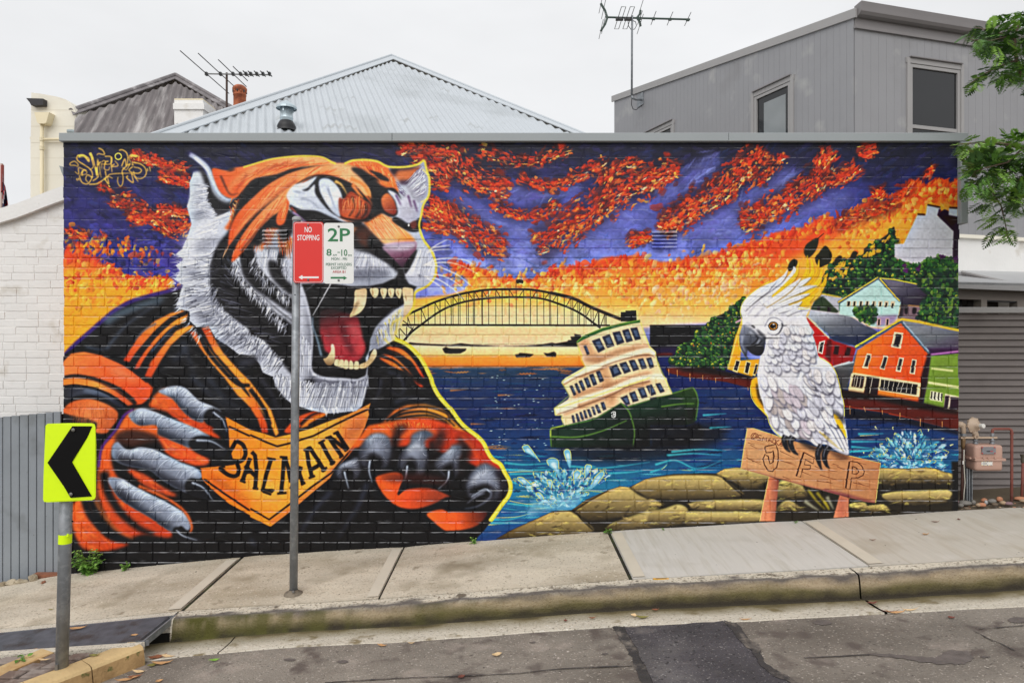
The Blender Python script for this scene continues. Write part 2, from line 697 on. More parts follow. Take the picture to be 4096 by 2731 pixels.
# pale violet sweep under the right-hand clouds
for s_, w_ in (("A3 0,860 500,1080 1000,1180 1500,1100 A4 0,980", 90), ("A4 0,1250 500,1150 900,1020 1250,800 1500,650 1700,480", 80), ("A4 700,1230 1100,1180 1600,1010 2000,900 2352,780", 70),
               ("A3 200,1330 900,1300 1500,1330 2000,1420", 70), ("A4 60,780 350,650 600,480 800,330", 70), ("A3 500,720 1000,760 1500,680", 60)):
    stroke(s_, (118, 124, 196), w_, soft=22, a=.55)
    dabs(s_, w_ * .7, 60, [(130, 136, 206), (104, 96, 184), (88, 96, 170), (140, 150, 214)], l=(16, 40), w=(4, 9), a=.45)
# ---- glow above the water
fill("A1 150,1500 400,1330 620,1390 B1 480,80 700,200 860,290 1150,320 1450,350 1560,700 B2 2352,520 B3 0,160 230,180 450,240 530,310 740,345 920,350 1080,310 1200,235 1320,210 1400,190 1640,180 1760,110 1900,80 2200,90 B4 20,120 180,140 350,120 500,90 660,60 850,20 A4 900,1430 1100,1340 1350,1280 1500,1200 1700,1180 1850,1120 1960,1050 2080,1010 2200,1070 A5 180,1070 300,1010 420,880 560,840 640,860 690,830 800,860 840,740 1000,690 1060,590 1180,660 1320,570 1480,620 1640,700 B5 1640,900 B4 2352,900 0,900 B2 2300,1500 B1 150,1500",
     G("Z 2000,1010 2000,1400", (226, 84, 32), (242, 140, 42), (249, 186, 78), (248, 204, 140), (249, 216, 182)), soft=5, sm=1)
fill("B1 150,260 600,330 1000,430 1500,480 1500,760 150,1300", (242, 170, 38), soft=12)
fill("A5 300,1180 700,1000 1100,900 1600,880 1600,1300 B5 800,300 B4 2000,500 1500,300 1600,150", (248, 188, 60), soft=20, a=.8)
# dabs along the top of the glow
FIRE = [(212, 58, 24), (228, 80, 28), (238, 112, 34), (246, 158, 50), (250, 200, 80)]
for s_, h_, n_ in (("B1 170,90 400,110 640,100 760,250 1000,330 1440,380", 26, 110), ("B3 0,190 230,220 450,290 560,350 740,390 920,390 1100,340 1240,270 1400,240 1640,220 1800,160 2000,130 2352,150", 28, 260),
                   ("B4 0,210 200,230 400,200 600,170 850,110 1000,20", 34, 150), ("A4 900,1500 1100,1420 1350,1340 1520,1260 1750,1230 1880,1180 2000,1090 2200,1110 2340,1130", 34, 170), ("A5 0,1120 180,1120 300,1060 430,930 560,880 680,900 800,900 860,800 1000,740 1070,640 1200,720 1320,620 1480,680 1600,760", 40, 240)):
    dabs(s_, h_, n_, FIRE[:4], l=(8, 20), w=(4, 9), ang=-1.1, spread=.5, wts=[.3, .3, .25, .15])
for s_, h_, n_, c_ in (("B3 60,330 500,420 900,440 1300,400 1700,380 2352,330", 60, 330, [(236, 110, 36), (246, 160, 50), (250, 196, 72), (252, 214, 120), (226, 84, 34)]),
                       ("B3 100,470 800,430 1500,470 1900,500 2352,520", 60, 220, [(248, 176, 70), (250, 206, 104), (251, 220, 150), (240, 140, 60)]),
                       ("B4 0,330 400,330 800,280 1200,200 1500,160", 90, 300, [(250, 186, 64), (246, 150, 48), (252, 212, 110), (234, 104, 40), (248, 200, 130)]),
                       ("B4 0,560 500,560 900,480 1200,400", 70, 170, [(250, 204, 110), (248, 170, 84), (252, 222, 160), (246, 190, 150)]),
                       ("A5 60,1250 500,1180 900,1020 1300,860 1560,820", 80, 260, [(250, 180, 50), (244, 134, 40), (232, 92, 34), (252, 206, 100)]),
                       ("B1 180,330 700,330 1100,420 1400,420", 46, 170, [(242, 170, 40), (236, 92, 30), (246, 140, 40), (250, 204, 90), (222, 66, 26)]),
                       ("B1 180,560 600,560 900,520", 50, 60, [(244, 176, 44), (240, 140, 40), (248, 192, 70)]),
                       ("A1 180,1300 500,1330 800,1400 1300,1500", 55, 190, [(222, 66, 26), (236, 96, 30), (246, 150, 40), (240, 190, 50), (50, 36, 90), (70, 66, 150)])):
    dabs(s_, h_, n_, c_, l=(7, 17), w=(5, 9), ang=-1.2, spread=.45, a=.85)
fill("B2 2000,860 2352,740 B3 600,640 1500,700 2200,800 B4 400,800 400,900 B2 1800,900", (249, 214, 178), soft=26, a=.75)
# violet patches that break the left fire
for s_, n_ in (("B1 640,80 900,150 1250,210", 34), ("B1 850,230 1100,260 1400,270", 26), ("A1 1000,1300 1250,1320 1500,1420", 30), ("A1 500,1160 700,1200 900,1240 1150,1170", 30)):
    dabs(s_, 22, n_, [(44, 44, 120), (64, 60, 150), (30, 30, 84), (84, 84, 176)], l=(10, 22), w=(5, 9), a=.85)
# ---- red clouds
RED = [(190, 44, 18), (214, 58, 24), (232, 82, 32), (242, 128, 46), (248, 190, 84)]
for s_, h_, n_ in (("A3 -90,240 60,300 120,440 300,560 470,640 700,700", 58, 150), ("A3 320,250 520,300 760,350 960,370 1180,300 1400,220", 30, 70), ("A3 800,560 950,620 1150,670 1330,620 1540,520 1820,390", 30, 90),
                   ("A3 480,870 650,950 850,1000 1080,970 1280,860", 28, 62), ("A3 -60,930 100,1080 300,1220 450,1330 640,1370", 66, 150), ("A3 1000,1340 1150,1280 1400,1120 1600,1000 1850,820 2100,650 2352,570", 74, 300),
                   ("A3 1780,640 1880,520 2000,430 2260,370", 32, 60), ("A4 -60,640 60,560 200,480 330,470", 56, 90), ("A4 130,1120 280,1060 450,950 620,850 800,740 950,600 1100,450 1250,330 1350,230", 66, 290),
                   ("A4 1070,1100 1250,1030 1450,900 1650,800 1850,690 2000,560 2080,400", 62, 230), ("A4 1260,620 1370,540 1490,390 1600,300", 24, 34), ("A4 1990,420 2060,330 2150,240", 36, 44), ("A5 40,610 200,560 330,480 400,430", 34, 60),
                   ("A5 420,280 500,250 620,210", 30, 30), ("A5 1180,560 1260,480 1300,430", 16, 14), ("A3 2090,1330 2200,1280 2352,1260", 26, 40), ("A4 100,1130 200,1120 300,1090", 26, 30),
                   ("A1 950,290 1150,350 1330,400 1620,470", 26, 80), ("A1 1280,530 1500,590 1640,600", 30, 46), ("A1 700,850 900,870 1110,900", 26, 34), ("A1 920,1030 1150,1000 1350,1090 1500,1160 1630,1080", 42, 130),
                   ("A1 1250,940 1450,960 1620,980", 28, 46), ("A1 170,1190 350,1230 420,1260", 22, 26), ("A1 560,660 760,740 950,740", 20, 14), ("A2 1760,230 1950,220 2352,260", 32, 60),
                   ("A2 1900,350 2150,420 2352,560", 40, 70), ("A2 2060,900 2200,960 2352,1060", 56, 110), ("A2 2050,1110 2200,1160 2330,1200", 22, 30), ("A2 2080,600 2230,650 2352,650", 20, 20), ("A5 850,860 700,930 520,980 300,1050 150,1130", 26, 60),
                   ("A5 560,760 640,760 700,720", 24, 26), ("A5 880,760 960,720 1030,600", 20, 24)):
    stroke(s_, (46, 22, 34), h_ * 1.9, soft=16, a=.6)
    dabs(s_, h_ * .95, n_ * .5, [(120, 34, 22), (168, 44, 20), (96, 30, 30)], l=(10, 26), w=(5, 12), a=.7, off=-.2)
    dabs(s_, h_ * .95, n_ * 1.9, RED, l=(5, 15), w=(2.2, 6), wts=[.24, .32, .26, .13, .05], off=.05, a=.88)
    dabs(s_, h_ * .5, n_ * .3, [(246, 150, 56), (250, 196, 96), (252, 224, 170), (238, 100, 40)], l=(5, 11), w=(1.8, 4), off=1.0, a=.9)
# ---- far shore, bay and open water
Wt = "B2 1500,1110 B3 2352,1130 B4 0,1130 0,880 650,880 2352,900 C5 1700,400 1700,1300 D5 0,100 D3 300,800 D2 1500,600 C2 2000,100"
fill("B2 1600,1130 B3 0,1128 1000,1132 2000,1132 2000,1260 0,1260 B2 1600,1250", G("Z 2000,1384 2000,1425", (250, 224, 176), (250, 204, 124)), soft=1, sm=0)
fill("B2 1700,1240 B3 0,1240 1600,1240 1600,1390 B2 1700,1390", G("Z 2000,1418 2000,1472", (248, 170, 62), (244, 128, 38)), soft=3, sm=0)
_wm = fullmask("B2 1900,1380 B3 0,1375 1700,1375 B4 0,1140 300,1140 1300,1300 C5 0,100 1700,380 1700,1300 D5 0,100 D3 300,900 D2 1500,600", 0, 6)
blend(0, MH, 0, MW, _wm, G("Z 2000,1460 2000,2160", (44, 70, 90), (24, 50, 98), (18, 42, 92), (20, 60, 112), (24, 92, 134), (40, 128, 160), (32, 104, 152), (20, 58, 116)))
CLIP[0] = _wm
for _ in range(2600):
    x, y = RNG.uniform(0, MW), RNG.uniform(520, MH)
    py = y / S + MY0
    px = x / S + MX0
    k = np.clip((py - 1780) / 110, 0, 1)
    if py < 1500:
        col = [(222, 120, 46), (150, 90, 50), (40, 60, 70), (236, 150, 60), (30, 60, 90)][RNG.integers(5)]
        a = .6
    elif RNG.random() < k * .75:
        col = [(36, 150, 170), (70, 190, 196), (24, 110, 150), (120, 206, 206), (20, 80, 140), (196, 190, 110)][RNG.integers(6)]
        a = .55
    else:
        col = [(14, 24, 70), (20, 44, 116), (10, 14, 40), (24, 60, 120), (18, 70, 110)][RNG.integers(5)]
        a = .5
        if RNG.random() < .05 and py < 1850 and px < 2400:
            col, a = (206, 130, 60), .7
    dab(x, y, RNG.normal(0, .05), RNG.uniform(14, 60) * S, RNG.uniform(1.5, 5) * S, col, a)
fill("C3 1200,930 1700,900 2352,900 C4 520,640 900,700 700,900 C3 2200,1080 1500,1040", BLK, soft=20, a=.8)
for _ in range(60):
    x, y = RNG.uniform(1960, 2400), RNG.uniform(1500, 1800)
    q = pp("Z %f,%f" % (x, y))[0]
    dab(q[0], q[1], 0, 3, .9, (200, 230, 225), .9)
CLIP[0] = None
# crests of bright teal
many("C3 640,1170 900,1180 1200,1165 1500,1190;C3 700,1220 1000,1215 1400,1200;C3 640,1090 900,1110 1300,1085;C3 1400,1130 1800,1150 2352,1080;C3 1800,1215 2100,1200 2352,1170;C3 700,1310 900,1340 1050,1390;D3 670,330 850,350 980,360;D3 480,520 700,520 950,450;D3 480,560 750,560 950,560;C4 0,1200 150,1150 210,1090;C4 60,1110 300,1060 560,1160 850,1060;C4 200,1000 500,980 850,1000;C4 250,960 600,930 900,950;C4 620,530 900,510;C4 700,680 960,665;C5 400,750 700,745;C5 320,840 720,840;C5 320,900 660,930;C5 300,960 650,935", (70, 186, 196), 9, 2, 1.2, .75)
many("C3 680,1200 900,1190 1200,1200;D3 700,300 860,330 980,350;D3 520,500 760,490 950,450;C4 140,1170 200,1110;C5 420,770 650,760", (214, 206, 130), 3, 1, .6, .8)
many("C3 420,905 560,890 720,905;C3 240,632 420,632;C3 0,240 200,228;C3 560,295 760,290", (206, 126, 60), 7, 1, 1.5, .75)
# shore, boats
fill("B2 1840,1110 1880,1085 1960,1095 B3 0,1118 60,1105 130,1095 250,1113 580,1128 900,1125 1090,1108 1200,1088 1240,1098 1380,1075 1390,1060 1430,1055 1415,1020 1470,1015 1460,985 1540,1000 1560,1135 0,1130", BLK, soft=1, sm=0)
fills("B2 2262,1160 2300,1140 2352,1155 B3 195,1158 180,1185 120,1215 0,1218 B2 2290,1210;B3 765,1228 810,1222 815,1208 900,1215 985,1225 940,1258 780,1262;B3 1098,1207 1150,1215 1225,1193 1250,1215 1245,1255 1140,1250", BLK, soft=1, sm=0)
# ---- arch bridge
TOPC = "B2 1780,1090 1830,900 1870,750 2000,692 2150,622 B3 0,552 200,502 450,467 700,461 950,466 1170,502 1400,552 1600,642 1750,712 1900,775 2010,805"
BOTC = "B2 1790,1085 1850,1020 1900,965 2050,850 2200,742 B3 0,662 200,602 450,567 750,554 1050,567 1250,622 1430,692 1560,762 1680,852 1770,915"
tc, bc = spline(pp(TOPC), n=20), spline(pp(BOTC), n=20)
DK = (24, 20, 18)
stroke("B2 1790,1085 1900,965 2050,850 2200,742 B3 0,662 200,602 450,567 750,554 1050,567 1250,622 1430,692 1560,762 1680,852 1770,915", DK, 8, soft=.8)
stroke("B2 1870,750 2000,692 2150,622 B3 0,552 200,502 450,467 700,461 950,466 1170,502 1400,552 1600,642 1750,712 1900,775 2010,805", DK, 9, soft=.8)
stroke("B3 1180,502 1450,570 1650,668 1900,770 2010,815", DK, 12, soft=1)
stroke("B2 1790,880 B3 0,880 1000,884 1880,886", DK, 7.5, soft=.6, sm=0)
deck = pp("B3 0,880")[0][1]
xs = [pp("B3 %d,0" % k)[0][0] for k in (-500, -420, -340, -260, -180, -120, -60, 10, 32, 95, 115, 190, 212, 270, 285, 370, 380, 450, 535, 610, 692, 775, 865, 942, 1020, 1100, 1165, 1180, 1260, 1340, 1420, 1440, 1500, 1520, 1572, 1595, 1655, 1680, 1740, 1750, 1820, 1835)]
for i, x in enumerate(xs):
    yb = np.interp(x, bc[:, 0], bc[:, 1])
    yt = np.interp(x, tc[:, 0], tc[:, 1])
    strand(np.array([x, yt]), np.array([x + .5, deck]), 1.5, 1.3, DK, .92)
    if i % 2 == 0:
        x2 = x + (12 if x < pp("B3 780,0")[0][0] else -12)
        strand(np.array([x, yt]), np.array([x2, np.interp(x2, bc[:, 0], bc[:, 1])]), 1.5, 1.5, DK, .9)
for a_, b_ in (("B2 1750,930", "B2 1755,1050"), ("B2 1840,900", "B2 1838,1050"), ("B2 1760,920", "B2 1830,1000"), ("B2 1920,905", "B2 1840,1010"), ("B2 1850,890", "B2 1930,940"), ("B2 1800,830", "B2 1870,880"), ("B2 1800,1075", "B2 1940,925"), ("B2 1710,1000", "B2 1755,1055")):
    strand(pp(a_)[0], pp(b_)[0], 2, 2, DK)
fill("B3 2008,840 2008,730 2065,728 2065,712 2190,710 2195,840", BLK, .8, 0)
stroke("B3 778,350 776,460", DK, 2.2, soft=.5)
fill("B3 785,350 820,345 860,358 858,392 820,388 788,395", DK, .8, 1)
stroke("B3 720,470 800,462 880,475", (120, 112, 100), 8, soft=6, a=.6)
# ---- dark headland and the wooded hill on the right
fill("B4 0,880 700,880 1000,900 1000,1400 300,1260 0,1260", (15, 14, 18), 1.5, 0)
fill("B4 60,1150 400,1150 400,1260 80,1250", (34, 22, 60), 6)
fill("B4 90,1215 250,1210 250,1240 90,1245", (90, 26, 26), 4)
fill("B4 100,1260 700,1330 1000,1420 1200,1560 900,1640 200,1600", (16, 34, 92), 4)
TREE = "A5 830,1150 740,1230 640,1300 560,1350 480,1390 460,1460 400,1480 330,1500 200,1540 B5 100,150 60,240 0,290 B4 2010,420 1980,560 2100,700 2352,700 B5 600,760 1100,600 1610,920 1610,100 1500,110 1380,60 1240,90 1150,160 1040,170 920,130 A5 830,1500"
BUSH = "B4 1130,560 1050,590 990,650 890,730 790,780 690,850 620,910 560,945 550,1010 480,1050 410,1100 340,1180 300,1240 250,1280 270,1330 350,1360 700,1390 920,1380 980,1100 1060,800"
for reg, seed, n_ in ((TREE, 1, 520), (BUSH, 2, 300)):
    fill(reg, (20, 42, 30), 2, 1)
    M = fullmask(reg, 1, 1)
    pts = sorted(inmask(M, n_), key=lambda q: q[1])
    for x, y in pts:
        r = RNG.uniform(8, 17) * S
        b = RNG.random()
        dk = np.array((22, 62, 40)) * RNG.uniform(.7, 1.1)
        md = np.array((52, 104, 44)) * RNG.uniform(.75, 1.15)
        hi = np.array((112, 146, 50)) if b < .7 else np.array((186, 176, 56))
        dab(x + r * .25, y + r * .3, 0, r * 1.15, r * 1.05, (14, 30, 26), .55)
        dab(x, y, 0, r, r * .9, dk, .95)
        dab(x - r * .15, y - r * .15, RNG.normal(0, 1), r * .75, r * .6, md, .85)
        if reg is BUSH or x > MW * .78:
            if RNG.random() < .55:
                dab(x - r * .3, y - r * .4, RNG.normal(0, .8), r * .45, r * .3, hi, .85)
            if reg is BUSH and RNG.random() < .12:
                dab(x + r * .1, y - r * .1, 1.2, r * .4, r * .15, (206, 70, 30), .9)
for x, y in inmask(fullmask("A5 760,1250 640,1330 500,1400 420,1480 300,1530 B5 120,180 0,300 200,330 460,100 A5 700,1400", 1), 40):
    dab(x, y, RNG.normal(-.8, .5), RNG.uniform(6, 14) * S, RNG.uniform(4, 7) * S, (226, 172, 44), .85)
# silhouettes of palms behind the crest
fills("A4 1815,1450 1830,1360 1900,1300 1960,1270 1985,1290 1960,1400 1900,1480 1850,1500;A4 1960,1560 1990,1440 2060,1370 2120,1420 2135,1500 2100,1567 2060,1567;B4 1945,130 1960,60 2060,10 2130,50 2120,130 2040,190 1990,200;B4 1620,220 1640,150 1690,105 1735,130 1720,190 1650,250;B4 2165,150 2230,80 2260,90 2240,120 2180,180;A5 300,1520 340,1430 400,1440 380,1490 330,1540;A5 120,1540 170,1480 210,1490 190,1540;A5 0,1370 60,1400 90,1480 60,1567 0,1567", (38, 36, 14), 1.5)
stroke("A4 1960,1290 2045,1215", (40, 36, 14), 4, 2)
# ---- white gabled house
fill("A5 1340,1010 1370,960 1420,930 1570,1010 1612,1110 1605,1560 1500,1560", (52, 20, 50), 2, 0)
fill("A5 1400,1010 1570,1020 1570,1080 1500,1130", (54, 26, 22), 3, 0)
fill("A5 830,1342 935,1335 1092,1000 1192,1000 1212,880 1370,910 1340,1012 1525,1192 1515,1500 B5 1500,90 1380,70 1250,110 1100,180 930,130 832,90", G("A5 1000,1000 1300,1567", (200, 204, 214), (206, 206, 214)), 1, 0)
fill("A5 1470,918 1570,925 1570,1020 1465,1000", (196, 200, 210), 1, 0)
many("A5 1215,880 1370,910;A5 1475,912 1570,918;A5 1100,992 1190,996", (70, 34, 26), 7, soft=1, sm=0)
many("A5 835,1335 935,1328 1095,996;A5 1192,990 1208,880", (206, 178, 50), 3, soft=1, sm=0, a=.8)
stroke("A5 1345,1010 1365,930", (60, 16, 60), 9, soft=2)
for x, y in inmask(fullmask("B5 830,80 920,130 1040,180 1240,90 1400,60 1600,110 1600,240 830,240", 0), 90):
    dab(x, y, RNG.normal(0, 1), RNG.uniform(6, 13) * S, RNG.uniform(5, 9) * S, [(50, 106, 44), (34, 78, 44), (90, 136, 54)][RNG.integers(3)], .9)
for x, y in inmask(fullmask("B5 930,140 990,190 980,270 940,240;B5 1100,180 1140,190 1120,250 1080,230".split(';')[0], 0), 12) + inmask(fullmask("B5 1350,60 1430,60 1420,110 1370,110", 0), 10) + inmask(fullmask("B5 1080,180 1140,180 1120,250 1080,230", 0), 8) + inmask(fullmask("B5 1490,90 1610,60 1600,150 1500,130", 0), 14):
    dab(x, y, RNG.normal(0, 1), RNG.uniform(4, 9) * S, RNG.uniform(3, 6) * S, (84, 30, 92), .85)
# ---- small grey-roofed house, red house and its long roof
fill("B4 1940,560 2000,510 2250,555 2352,600 B5 180,600 180,760 B4 1880,740", (176, 178, 184), 1.5, 0)
fill("B4 1890,690 1960,560 2040,545 2220,720 2190,750 1900,715", (54, 70, 44), 1.5, 0)
stroke("B4 1960,545 2010,512 2250,555", (214, 184, 60), 5, soft=1, sm=0)
fills("B4 1970,660 2000,655 1995,715 1965,710;B4 2095,670 2130,680 2120,730 2090,725", (46, 22, 44), 1, 0)
fill("B4 1880,705 2352,765 B5 310,775 640,965 470,1130 380,1160 B4 2352,1050 2120,1010 1860,790", G("B4 2100,720 2200,1040", (186, 190, 198), (112, 116, 126), (74, 80, 98)), 1.5, 0)
fill("B4 2100,1000 2352,1010 B5 300,1020 600,970 400,1140 60,1060 B4 2130,1050", (40, 48, 76), 5, 0)
stroke("B4 1880,705 2352,765 B5 330,780 500,890", (204, 196, 204), 4, soft=1.2, sm=0)
stroke("B4 1830,780 2105,1045", (216, 186, 80), 10, soft=1, sm=0)
stroke("B4 1845,780 2110,1035", (200, 200, 200), 5, soft=1, sm=0)
fill("B4 1830,780 2100,1040 2150,1060 2150,1330 2180,1400 1960,1500", (192, 26, 26), 1.5, 0)
fill("B4 2110,1050 2352,1060 B5 60,1050 380,1150 330,1330 120,1370 B4 2352,1400 2160,1370", (150, 18, 22), 1.5, 0)
fill("B4 2080,1050 2140,1060 2130,1330 2060,1250", (100, 14, 20), 4, 0)
fill("B4 1990,1080 2060,1060 2030,1225 1975,1205", (226, 206, 176), .8, 0)
fill("B4 2010,1090 2045,1080 2020,1205 1990,1190", (30, 16, 26), .8, 0)
fills("B4 2180,1130 2220,1130 2210,1220 2170,1220;B5 130,1120 180,1130 165,1230 110,1220;B5 270,1140 320,1150 300,1240 245,1240", (50, 8, 14), 2, 0)
fill("B4 2160,1370 2352,1310 B5 340,1315 390,1160 400,1170 340,1440 280,1567 C5 200,240 120,100 B5 120,1400", (96, 94, 96), 2, 0)
fill("C5 120,0 330,0 270,220 200,240", (74, 72, 74), 3, 0)
stroke("B4 2150,1372 2352,1310", (206, 206, 210), 5, soft=1, sm=0)
stroke("B5 110,1370 350,1315", (206, 206, 210), 5, soft=1, sm=0)
# yellow cottage behind the bird
fill("B4 1075,835 1100,860 1060,1300 1290,1280 1270,1400 1200,1490 915,1400 1000,1020", (228, 168, 32), 1, 0)
stroke("B4 1005,855 1080,815", (206, 170, 180), 8, soft=1, sm=0)
stroke("B4 1075,835 915,1400", (236, 210, 130), 4, soft=1, sm=0)
fills("B4 1010,1285 1070,1300 1030,1445 970,1420;B4 1130,1300 1190,1320 1160,1465 1100,1440;B4 1240,1330 1275,1340 1240,1480 1205,1470", (224, 190, 130), .8, 0)
fills("B4 1020,1300 1055,1310 1025,1420 985,1405;B4 1140,1315 1180,1330 1150,1450 1115,1435;B4 1245,1345 1270,1350 1240,1460 1215,1455", (44, 22, 44), .8, 0)
# ---- mint house
fill("B5 680,335 1100,400 1240,560 1170,660 900,640", G("B5 900,380 1050,640", (112, 108, 122), (70, 66, 84), (44, 34, 52)), 1.2, 0)
fill("B5 905,645 1190,670 1120,780 1110,830 880,800", (128, 106, 112), 1.5, 0)
fill("B5 905,645 950,650 920,800 870,800", (56, 48, 56), 3, 0)
fills("B5 950,670 990,668 985,745 950,745;B5 1045,680 1085,685 1080,745 1040,745", (30, 16, 28), 1.2)
fill("B5 178,755 190,622 640,335 905,612 868,800 700,905 560,900 360,790", (184, 214, 208), 1.2, 0)
fill("B5 560,780 880,760 820,860 640,900", (160, 140, 170), 5, 0)
many("B5 165,622 640,325;B5 640,325 900,605", (86, 96, 106), 11, soft=1.2, sm=0)
many("B5 165,615 640,318;B5 655,335 890,600;B5 660,330 820,345 1100,402", (216, 184, 70), 5, soft=.8, sm=0)
for x in (280, 345, 420, 495, 575, 650, 720, 795):
    fill("B5 %d,600 %d,602 %d,665 %d,665" % (x - 8, x + 40, x + 34, x - 14), (206, 190, 160), 1, 0)
    y = 604 + max(0, x - 600) * .12
    fill("B5 %d,%f %d,%f %d,%f %d,%f" % (x + 4, y, x + 26, y, x + 20, y + 55, x - 2, y + 55), (30, 24, 30), .8, 0)
for x in (640, 740):
    fill("B5 %d,805 %d,805 %d,890 %d,890" % (x - 12, x + 28, x + 24, x - 16), (206, 170, 150), 1, 0)
    fill("B5 %d,812 %d,812 %d,882 %d,882" % (x - 2, x + 20, x + 16, x - 6), (46, 18, 44), .8, 0)
for reg, n_ in (("B5 380,680 500,650 620,680 610,780 590,870 480,850 360,760", 60), ("B5 1180,560 1450,560 1560,700 1600,900 1450,900 1110,820 1130,720", 170), ("B5 1120,360 1560,250 1600,460 1300,540 1150,470", 90)):
    fill(reg, (26, 52, 34), 3)
    for x, y in inmask(fullmask(reg), n_):
        dab(x, y, RNG.normal(0, 1), RNG.uniform(5, 12) * S, RNG.uniform(4, 9) * S, [(52, 106, 44), (36, 80, 46), (108, 142, 54), (24, 54, 46)][RNG.integers(4)], .9)
# ---- orange house, green annexe, wharf
fill("B5 910,815 1100,845 1590,950 1590,1180 1240,1215", G("B5 1250,880 1350,1190", (134, 136, 142), (108, 112, 120), (84, 70, 96)), 1.2, 0)
fill("B5 1220,1160 1590,1160 1585,1220 1240,1240", (60, 20, 66), 3, 0)
stroke("B5 905,812 1100,842 1590,945", (222, 182, 50), 9, soft=1, sm=0)
stroke("B5 1250,1230 1400,1212 1585,1190", (176, 120, 170), 8, soft=1, sm=0)
fill("B5 1250,1245 1585,1215 1585,1400 C5 1590,240 1590,480 1400,450 1170,390 1210,130", (122, 150, 54), 1.5, 0)
many("B5 1260,1390 1520,1420;B5 1220,1560 C5 1225,145 1590,200;C5 1225,145 1590,205", (222, 224, 160), 8, soft=2, sm=0, a=.85)
fill("B5 395,1175 910,850 1240,1222 1200,1480 C5 1120,380 290,245 335,30", G("B5 500,1100 1150,1400", (232, 126, 30), (224, 92, 26), (214, 84, 24)), 1.2, 0)
fill("B5 1225,1200 1255,1230 1215,1567 C5 1165,385 1110,380 1150,40", (44, 12, 20), 3, 0)
many("B5 365,1150 905,835", (80, 92, 104), 13, soft=1, sm=0)
many("B5 905,835 1240,1215", (84, 92, 102), 11, soft=1, sm=0)
many("B5 365,1140 905,818", (220, 190, 60), 7, soft=.8, sm=0)
stroke("B5 930,845 1230,1190", (176, 190, 204), 5, soft=1, sm=0)
W_ = (236, 208, 160)
fills("B5 825,962 935,975 905,1160 788,1140;B5 505,1213 566,1222 520,1395 448,1385;B5 702,1236 758,1245 715,1408 655,1395;B5 882,1260 940,1268 905,1435 842,1425;B5 1035,1280 1090,1290 1068,1462 1005,1450", W_, .8, 0)
fills("B5 850,985 915,995 880,1140 815,1130;B5 515,1235 550,1240 515,1372 475,1365;B5 708,1255 742,1262 710,1395 672,1385;B5 888,1275 922,1282 892,1415 862,1408;B5 1040,1295 1075,1300 1052,1445 1020,1440", (38, 14, 30), 1, 0)
fill("B5 345,1440 C5 1140,150 1120,320 620,235 290,240 320,40 345,30", W_, 1, 0)
fill("C5 345,38 500,65 470,270 290,240", W_, 1, 0)
fill("C5 350,55 480,75 455,215 320,190", (50, 20, 24), 1, 0)
fill("C5 505,75 655,100 625,300 470,275", (34, 12, 20), 1, 0)
fill("C5 675,110 1100,170 1085,290 655,230", (26, 14, 22), 1, 0)
fill("C5 645,245 1100,320 1112,345 635,300", (226, 128, 36), 1, 0)
many("C5 375,60 350,195;C5 400,65 375,200;C5 440,72 415,210;C5 570,85 535,275;C5 715,115 705,235;C5 770,120 750,240;C5 830,128 800,245;C5 885,135 850,250;C5 935,142 900,262;C5 985,152 965,265;C5 1040,160 1020,280", (226, 206, 170), 2.2, soft=.6, sm=0)
fills("C5 1255,240 1400,270 1395,375 1245,350", (216, 214, 170), 1, 0)
fills("C5 1262,250 1278,252 1275,340 1258,335;C5 1300,255 1318,258 1312,350 1295,345;C5 1345,262 1362,265 1355,358 1340,352;C5 1380,275 1398,275 1392,365 1378,360", (34, 26, 24), .8, 0)
fill("C5 1425,275 1590,310 1590,480 1410,460", (228, 220, 180), 1, 0)
fills("C5 1430,300 1478,305 1455,460 1410,450;C5 1492,315 1590,325 1590,475 1475,470", (44, 14, 40), 1, 0)
fill("C5 200,235 700,310 1120,385 1590,490 1590,720 1200,610 600,480 230,430", (88, 22, 14), 2, 0)
fill("C5 200,230 700,300 1120,375 1580,480 1590,520 1100,450 600,350 220,330", (24, 12, 12), 6, 0)
fill("B4 190,1390 260,1375 600,1390 1210,1500 C4 1190,215 900,140 450,85 240,40 B4 200,1420", (92, 24, 12), 2, 0)
fill("B4 280,1375 700,1385 1210,1495 C4 1200,110 800,60 400,15", (24, 12, 12), 6, 0)
fill("C5 235,430 640,485 1180,605 1590,720 1590,760 900,620 240,560", (12, 14, 34), 5, 0)
many("C5 240,425 640,482 760,500;C5 760,510 1000,560 1400,665", (196, 62, 22), 6, 2, soft=2, sm=0, a=.7)
many("B4 220,1400 222,1470;B4 320,1410 322,1490;B4 470,1450 470,1510;B4 620,1470 620,1530;B4 772,1500 772,1560;C5 305,420 306,520;C5 475,430 485,490;C5 685,470 690,520;C5 895,500 895,580;C5 1135,570 1130,660;C5 1390,600 1390,670;C4 470,90 472,130;C4 1155,200 1155,240", (206, 150, 90), 3, 2, soft=.8, sm=0, a=.8)
